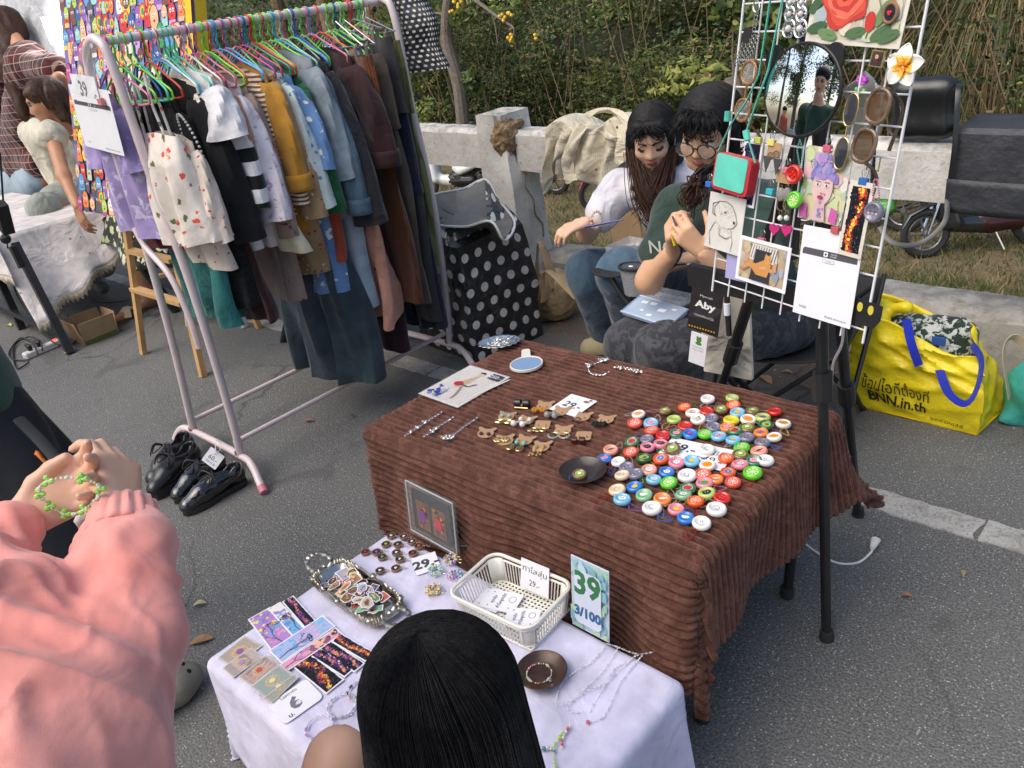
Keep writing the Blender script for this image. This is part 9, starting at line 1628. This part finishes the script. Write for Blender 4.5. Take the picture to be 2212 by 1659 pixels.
m = MB(); [m.ball(G(1862+7*math.cos(a),174+7*math.sin(a),-.005),.006,6) for a in np.linspace(0,6,7)]; m.build('flower',mat('violet_bead',(.45,.05,.5),.2),t); m = MB(); [m.ball(G(1850+k*8,192+k*2,-.005),.004,6) for k in range(3)]; m.build('green_bead',mat('green_bead',(.15,.6,.1),.2),t)
t = T('belt','thin black leather belt with a gold buckle hanging behind the grid','belt',G(1890,300),world=True); m = MB(); m.tube([G(1893,170,-.03),G(1889,300,-.03),G(1884,395,-.03)],.009,6,flat=.25); m.build('strap',BAG,t); m = MB(); c = G(1887,353,-.02); m.tube([c+GA*.012*x-GD*.012*y for x,y in ((-1,-1),(1,-1),(1,1),(-1,1))],.0016,6,closed=True); m.build('buckle',GOLD,t)
# badge, pen, pouch at the seller's knee
def hung(name,label,cat,px,y,mt,th=.002): return cardthing(name,label,cat,None,None,mt,th,.002,pts=[PY(*q,y) for q in px])
t,p,w,h,o,A = hung('badge','black name badge reading Mycraft Aby hanging from the easel tray','badge',[(1496,592),(1566,612),(1552,731),(1488,706)],1.80,mat('badge_black',(.02,.02,.024),.35,coat=.4)); p.blobs(16,-w*.46,h*.28,w*.46,h*.42,.003,.007,['#5a2040','#3a6a30','#6a2a50','#24402a','#7a3a4a'],R_); p.text('Mycraft',0,h*.17,h*.05,'#d8d8da',w*.4); p.text('Aby',0,h*.0,h*.17,'#f0f0ec',w*.66,bold=.04); p.text('งานคราฟ/งานทำมือ',0,-h*.19,h*.05,'#d8d8da',w*.62); [p.disc(w*(-.42+.09*k),-h*(.44-.012*k*.3),.0028,'#c8a020',n=8) for k in range(10)]; p.build('printing',t)
t,p,w,h,o,A = hung('tag','white slip with a green frog logo below the black badge','tag',[(1496,714),(1530,727),(1522,792),(1486,780)],1.80,PAPER); p.disc(0,h*.3,w*.16,'#4f8a3a'); p.disc(0,h*.18,w*.2,'#4f8a3a',w*.1); [p.disc(q*w*.1,h*.38,w*.05,'#3a6a2a') for q in (-1,1)]; p.text('ขอบคุณที่อุดหนุน',0,h*.05,h*.05,'#5a5a60',w*.7); p.text('Art Lane Art Booth',0,-h*.03,h*.04,'#5a5a60',w*.7); p.build('printing',t)
t,p,w,h,o,A = hung('pouch','clear pouch holding an off-white cherry-print cloth bag below the easel tray','pouch',[(1575,610),(1630,632),(1620,800),(1468,786)],1.88,cloth('cherry_bag','#ddd6c6','#b13040','flower',34,thr=.22,wrinkle=.8),.012)
t = T('marker_pen','black marker pen clipped beside the name badge','pen',PY(1570,670,1.79),world=True); m = MB(); m.tube([PY(1569,622,1.79),PY(1572,668,1.79),PY(1575,724,1.79)],[.007,.0085,.0075],10); m.build('barrel',BLK,t); m = MB(); m.tube([PY(1570,655,1.785),PY(1571,680,1.785)],.0088,10); m.build('white_band',PAPER,t)
t = T('pen','blue and white pen resting across the easel tray','pen',PY(1520,585,1.78),world=True); m = MB(); m.tube([PY(1486,573,1.78),PY(1566,592,1.78)],.0045,8); m.build('barrel',mat('pale_blue_pen',(.45,.6,.8),.2),t); m = MB(); m.tube([PY(1542,585,1.779),PY(1570,593,1.779)],.0052,8); m.build('grip',mat('blue_dot',(.1,.2,.6)),t)
t = T('cord','white power cord hanging down beside the easel leg','cord',PY(1820,700,1.75),world=True); m = MB(); m.tube(spline([PY(1822,705,1.72),PY(1818,745,1.75),PY(1800,785,1.8),PY(1797,830,1.85)],6),.0035,6); m.build('cable',WPX,t)
# ================================================================ CUSTOMERS IN THE FOREGROUND
CF = ['#deb094','#a8564e','#e0dcd6','#241614','#d6a488']
# crouching girl seen from above
hc = PD(975,1560,.94); Rg = frame((-.55,.62,-.5),(-.45,.35,.85)); Lg = lambda x,y,z: hc+Rg@V((x,y,z)); g1 = PD(740,1600,1.10); g2 = V((-.78,.12,.42))
sh = hc+V((.0,-.12,-.22)); shl,shr = sh+V((-.16,-.08,-.02)),sh+V((.12,.1,-.02)); hpg = V((-.52,.1,.25))
fig = figure('crouching girl with glossy black hair parted in the middle, seen from above',V((-.55,.2,0)),[(headprims(hc,Rg,1.0,down=True),.006,.016),([RC(Lg(0,-.03,-.12),sh,.05,.055),RC(shl,shr,.05),RC(sh,hpg,.11,.12),RC(shl,PD(730,1640,1.12),.048,.04),RC(PD(730,1640,1.12),PD(705,1740,1.2),.04,.034),RC(hpg,(-.75,.35,.3),.08,.06),RC((-.75,.35,.3),(-.65,.15,.05),.055,.04),RC(hpg,(-.5,.4,.28),.08,.06),RC((-.5,.4,.28),(-.45,.2,.05),.055,.04)],.013,.03)],CF,[
 ('shirt',[RC(sh,hpg,.13,.14),RC(shr,shr+V((.05,.05,-.12)),.06,.06),RC(shl,shr,.06)],BLK,.014,.04,None,None),('shorts',[RC(hpg,(-.68,.3,.3),.11,.09),RC(hpg,(-.5,.33,.29),.11,.09)],BLK,.016,.03,None,None),
 ('hair_cap',[EL(Lg(0,-.025,.04),(.086,.1,.086),Rg),RC(Lg(-.052,-.03,.0),Lg(-.062,-.04,-.16),.034,.04),RC(Lg(.052,-.03,.0),Lg(.062,-.04,-.16),.034,.04),RC(Lg(0,-.055,0),Lg(0,-.07,-.2),.062,.065)],HBLK,.006,.03,folds(.0025,40,6,sq=.1),None)])
pg_ = [o for o in D.objects if o.name.startswith('person')][-1]; comb(Lg,1500,pg_,HBLK,.0008); m = MB(); m.tube([Lg(.0015*math.sin(k),-.055+.1*k/9,.134-.00*k-(abs(k/9-.35)*.02)**1) for k in range(10)],[.0012]*4+[.0018]*6,5); m.build('parting',mat('scalp',(.32,.2,.13),.6),pg_)
# man in the dark green shirt (left edge, also seen in the bear mirror)
gx = V((-2.0,.30,0)); kn,an = V((-1.99,.33,.47)),V((-1.97,.33,.1)); kn2_,an2_ = V((-2.22,.42,.47)),V((-2.3,.45,.1)); hp,ct_ = V((-2.16,.26,.9)),V((-2.24,.22,1.38)); hd = V((-2.18,.31,1.68)); s1,s2 = V((-2.08,.12,1.38)),V((-2.4,.31,1.38)); e1,w1_ = V((-2.3,.0,1.12)),V((-2.4,.14,.96)); e2,w2_ = V((-2.56,.28,1.1)),V((-2.66,.22,.9)); Rm = frame((.6,.7,-.4))
figure('standing man in a dark green T-shirt and black shorts at the left edge',gx,[(headprims(hd,Rm,1.),.008,.016),([RC(hd-V((0,0,.14)),ct_,.055,.07),RC(s1,s2,.055),RC(ct_,hp,.13,.13),RC(hp,kn,.09,.06),RC(kn,an,.06,.04),RC(hp,kn2_,.09,.06),RC(kn2_,an2_,.06,.04),RC(s1,e1,.05,.042),RC(e1,w1_,.042,.03),RC(s2,e2,.05,.042),RC(e2,w2_,.042,.03)],.016,.04),(handprims(w2_,(-.1,0,-1),(-.5,.5,0),1,.5),.008,.008)],CF,[
 ('t_shirt',[RC(s1,s2,.075),RC(ct_,hp+V((0,0,.02)),.145,.135),RC(s1,s1*.4+e1*.6,.08,.08),RC(s2,s2*.4+e2*.6,.08,.08)],cloth('dark_green_tee','#34503f',wrinkle=.6),.014,.05,folds(.012,9,3),None),
 ('shorts',[RC(hp,kn+V((0,0,.03)),.125,.10),RC(hp,kn2_+V((0,0,.03)),.125,.10)],mat('black_shorts',(.012,.013,.016),.75,bs=.3,bscale=40),.016,.04,folds(.012,9,6),None),('hair',[EL(hd+Rm@V((0,-.03,.052)),(.09,.104,.088),Rm)],HBLK,.01,.03,None,None)])
t = T('clog','grey-olive foam clog with round holes stepping beside the white table','shoe',P(375,1495),world=True); CLG = mat('clog_foam',(.24,.23,.18),.7,var=.15); a,b = P(405,1462,.045),P(335,1510,.05); soft('clog_body',[RC(a,a*.6+b*.4,.042,.055),RC(a*.6+b*.4,b,.055,.05),RC(b,b+V((-.06,-.06,0)),.045,.04)],CLG,t,res=.008,k=.02,open_z=0); d = (b-a).normalized(); s = V((-d.y,d.x,0))
for i in range(3):
 for j in range(3): m = MB(); m.ball(a+d*(.0+.035*i)+s*(.026*(j-1))+V((0,0,.046+.006*i-.012*abs(j-1))),(.0085,.0085,.0085),8); m.build('hole',mat('hole_dark',(.01,.01,.01),.9),t)
t = T('sling_bag','black sling bag with a bright green mark at the man\'s thigh','bag',PD(345,1350,1.2),world=True); soft('body',[RC(PD(338,1300,1.3),PD(345,1365,1.3),.035,.03)],BLK,t,res=.008,k=.02); m = MB(); m.ball(PD(350,1375,1.262),(.012,.006,.012),8); m.build('green_mark',mat('green_mark',(.05,.45,.06),.5),t)
t = T('pouch','orange pouch edge tucked behind the green shirt at the left edge','pouch',PD(85,985,1.6),world=True); soft('body',[RC(PD(80,978,1.64),PD(96,998,1.64),.007,.005)],mat('orange_cloth',(.75,.2,.03),.6),t,res=.006,k=.01)
m = MB(); m.tube(spline([PD(40,905,1.75),PD(85,950,1.66),PD(120,990,1.62),PD(135,1010,1.6)],5),.012,8,flat=.4); o = m.build('shoulder_strap',NYL); o['label'] = 'black shoulder strap crossing the green shirt at the left edge'; o['category'] = 'strap'
# person in the pink hooded jacket: sleeves and hands
PK = cloth('pink_jacket','#ea9488','#efaaa0','denim',4,weave=.1,wrinkle=.25,rough=.6,sheen=.3)
wr,er = PD(268,1105,1.12),PD(275,1380,.99); wl,el_ = PD(40,1135,1.10),PD(-90,1330,.98); shr_ = PD(120,1720,.80); bd = PD(80,1500,.86); dR = (PD(235,1020,1.15)-wr).normalized(); fwd = V((-.74,.67,0)); base = V((-.75,-.05,0))
figs = figure('person in a pink hooded jacket turning a beaded bracelet in both hands',base,[([RC(wr,wr*.6+er*.4,.03,.034),RC(wl,wl*.6+el_*.4,.03,.034),RC(V((-.78,-.06,.75)),V((-.77,-.05,.5)),.09,.09),RC(V((-.66,.05,.5)),V((-.68,.06,.05)),.07,.05),RC(V((-.84,-.08,.5)),V((-.86,-.06,.05)),.07,.05)],.014,.03),
 (handprims(wr,(PD(258,1020,1.15)-wr),RT*.8-FW*.55,-1,.9,.98,curls=(.5,.55,.65,.75),thumb=((.9,.3,-.3),(.9,-.1,-.4),(.8,-.3,-.4))),.0042,.006),(handprims(wl,(PD(165,1055,1.13)-wl),RT*-.25+UP*-.25+FW*.85,1,.5,.98,curls=(.45,.6,.7,.75),thumb=((.85,.5,-.15),(.95,.1,-.3),(.95,-.05,-.3))),.0042,.006)],CF,[
 ('jacket',[RC(wr*.74+er*.26,wr*.56+er*.44,.036,.046),RC(wr*.56+er*.44,er,.046,.05),RC(er,PD(180,1560,.9),.05,.055),RC(wl*.8+el_*.2,el_,.042,.07),RC(el_,PD(-60,1560,.88),.07,.1),RC(PD(40,1330,.98),PD(40,1680,.86),.06,.12),RC(PD(180,1560,.9),PD(165,1800,.84),.06,.07),RC(PD(60,1700,.86),V((-.78,-.06,.75)),.12,.15)],PK,.0065,.05,lambda X,N: .015*np.exp(-(fbm(X*[1,1,.7],8,4,2)/.16)**2)+.008*np.exp(-(fbm(X*[1.2,.8,1],15,9,2)/.16)**2)-.006+.003*np.exp(-(fbm(X,33,12,2)/.2)**2),None)])
pp = [o for o in D.objects if o.name.startswith('person')][-1]; ax_ = (er-wr).normalized(); u_ = ax_.orthogonal().normalized(); v_2 = ax_.cross(u_)
m = MB(); m.grid(lambda u,s: wr+ax_*(-.004+.05*s)+(u_*math.cos(u*2*PI)+v_2*math.sin(u*2*PI))*(.041+.011*s+.0022*math.sin(u*2*PI*17)*(1-.3*s)),110,6,cu=True); solid(m.build('cuff',PK,pp),.004)
# the green beaded bracelet they hold, and a tissue pouch
cbr = PD(150,1070,1.10); t = T('bracelet','bracelet of green leaf and clear beads held between the fingers','bracelet',cbr,world=True); GB = vcmat('crystal_bead',.1,.05,coat=.6)
bp = [PD(150+62*math.cos(a)+12*math.sin(2*a),1072-40*math.sin(a),1.085-.02*math.sin(a)) for a in np.linspace(0,2*PI,46,endpoint=False)]; m = MB(); [m.ball(q,.0022 if i % 4 else .0034,6,col=['#d8e8c8','#e8f0e0','#b8e080','#e4e8e4'][i % 4]) for i,q in enumerate(bp)]; m.build('beads',GB,t)
for i in (3,9,16,22,27,33,40): m = MB(); q = bp[i]; [m.ball(q+RT*.005*math.cos(a)+UP*.005*math.sin(a),(.0042,.0042,.0042),6,col=['#8fdc50','#a8e868','#78c840'][i % 3]) for a in (0,2,4)]; m.build('leaf_bead',GB,t)
tp_ = [PD(215,1010,1.2),PD(300,1050,1.2),PD(215,1190,1.22),PD(165,1120,1.2)]; t = T('packet','crumpled white cherry-print packet hanging from the hands','packet',PD(210,1090,1.2),world=True); m = MB(); m.grid(lambda u,s: (tp_[0]*(1-u)+tp_[1]*u)*(1-s)+(tp_[3]*(1-u)+tp_[2]*u)*s+V((.006*math.sin(u*9+s*7),.006*math.sin(s*11),0)),14,14); solid(m.build('paper',cloth('cherry_paper','#d9d5d2','#b13040','flower',40,thr=.12),t),.001)
# passers-by far down the road behind the camera; the bear mirror shows them
for i,(x,y,c1,c2,lb,s) in enumerate(((-5.6,-2.4,'#3a5a8a','#d8d4cc','passer-by in a blue top and pale trousers down the road',1.),(-5.1,-2.9,'#a8483a','#d8d8d8','passer-by in a patterned red shirt and white trousers down the road',1.),(-6.6,-2.1,'#e0dce0','#1a1c2c','child in a white T-shirt and dark skirt standing on the road',.72),(-6.0,-1.2,'#b8604a','#16161a','boy in a rust-orange shirt and black trousers down the road',.9))):
 o = V((x,y,0)); q = lambda a,b,c: o+V((a,b,c))*s
 figure(lb,o,[([EL(q(0,0,1.58),(.085*s,.09*s,.11*s)),RC(q(0,0,1.5),q(0,0,1.38),.05*s),RC(q(-.17,0,1.36),q(.17,0,1.36),.05*s),RC(q(0,0,1.35),q(0,0,.95),.12*s),RC(q(-.2,0,1.34),q(-.24,0,.85),.045*s,.035*s),RC(q(.2,0,1.34),q(.24,0,.85),.045*s,.035*s),RC(q(-.09,0,.9),q(-.1,0,.06),.08*s,.045*s),RC(q(.09,0,.9),q(.1,0,.06),.08*s,.045*s)],.025,.05)],CF,[('top',[RC(q(-.17,0,1.36),q(.17,0,1.36),.07*s),RC(q(0,0,1.35),q(0,0,.92),.15*s,.16*s),RC(q(-.2,0,1.34),q(-.23,0,1.1),.065*s),RC(q(.2,0,1.34),q(.23,0,1.1),.065*s)],mat('walker_top_'+str(i),srgb(c1),.8),.025,.05,None,None),('trousers',[RC(q(-.09,0,.92),q(-.1,0,.12),.11*s,.08*s),RC(q(.09,0,.92),q(.1,0,.12),.11*s,.08*s)],mat('walker_trousers_'+str(i),srgb(c2),.8),.025,.05,None,None),('hair',[EL(q(0,0,1.63),(.095*s,.1*s,.09*s))],HBLK,.02,.03,None,None)])
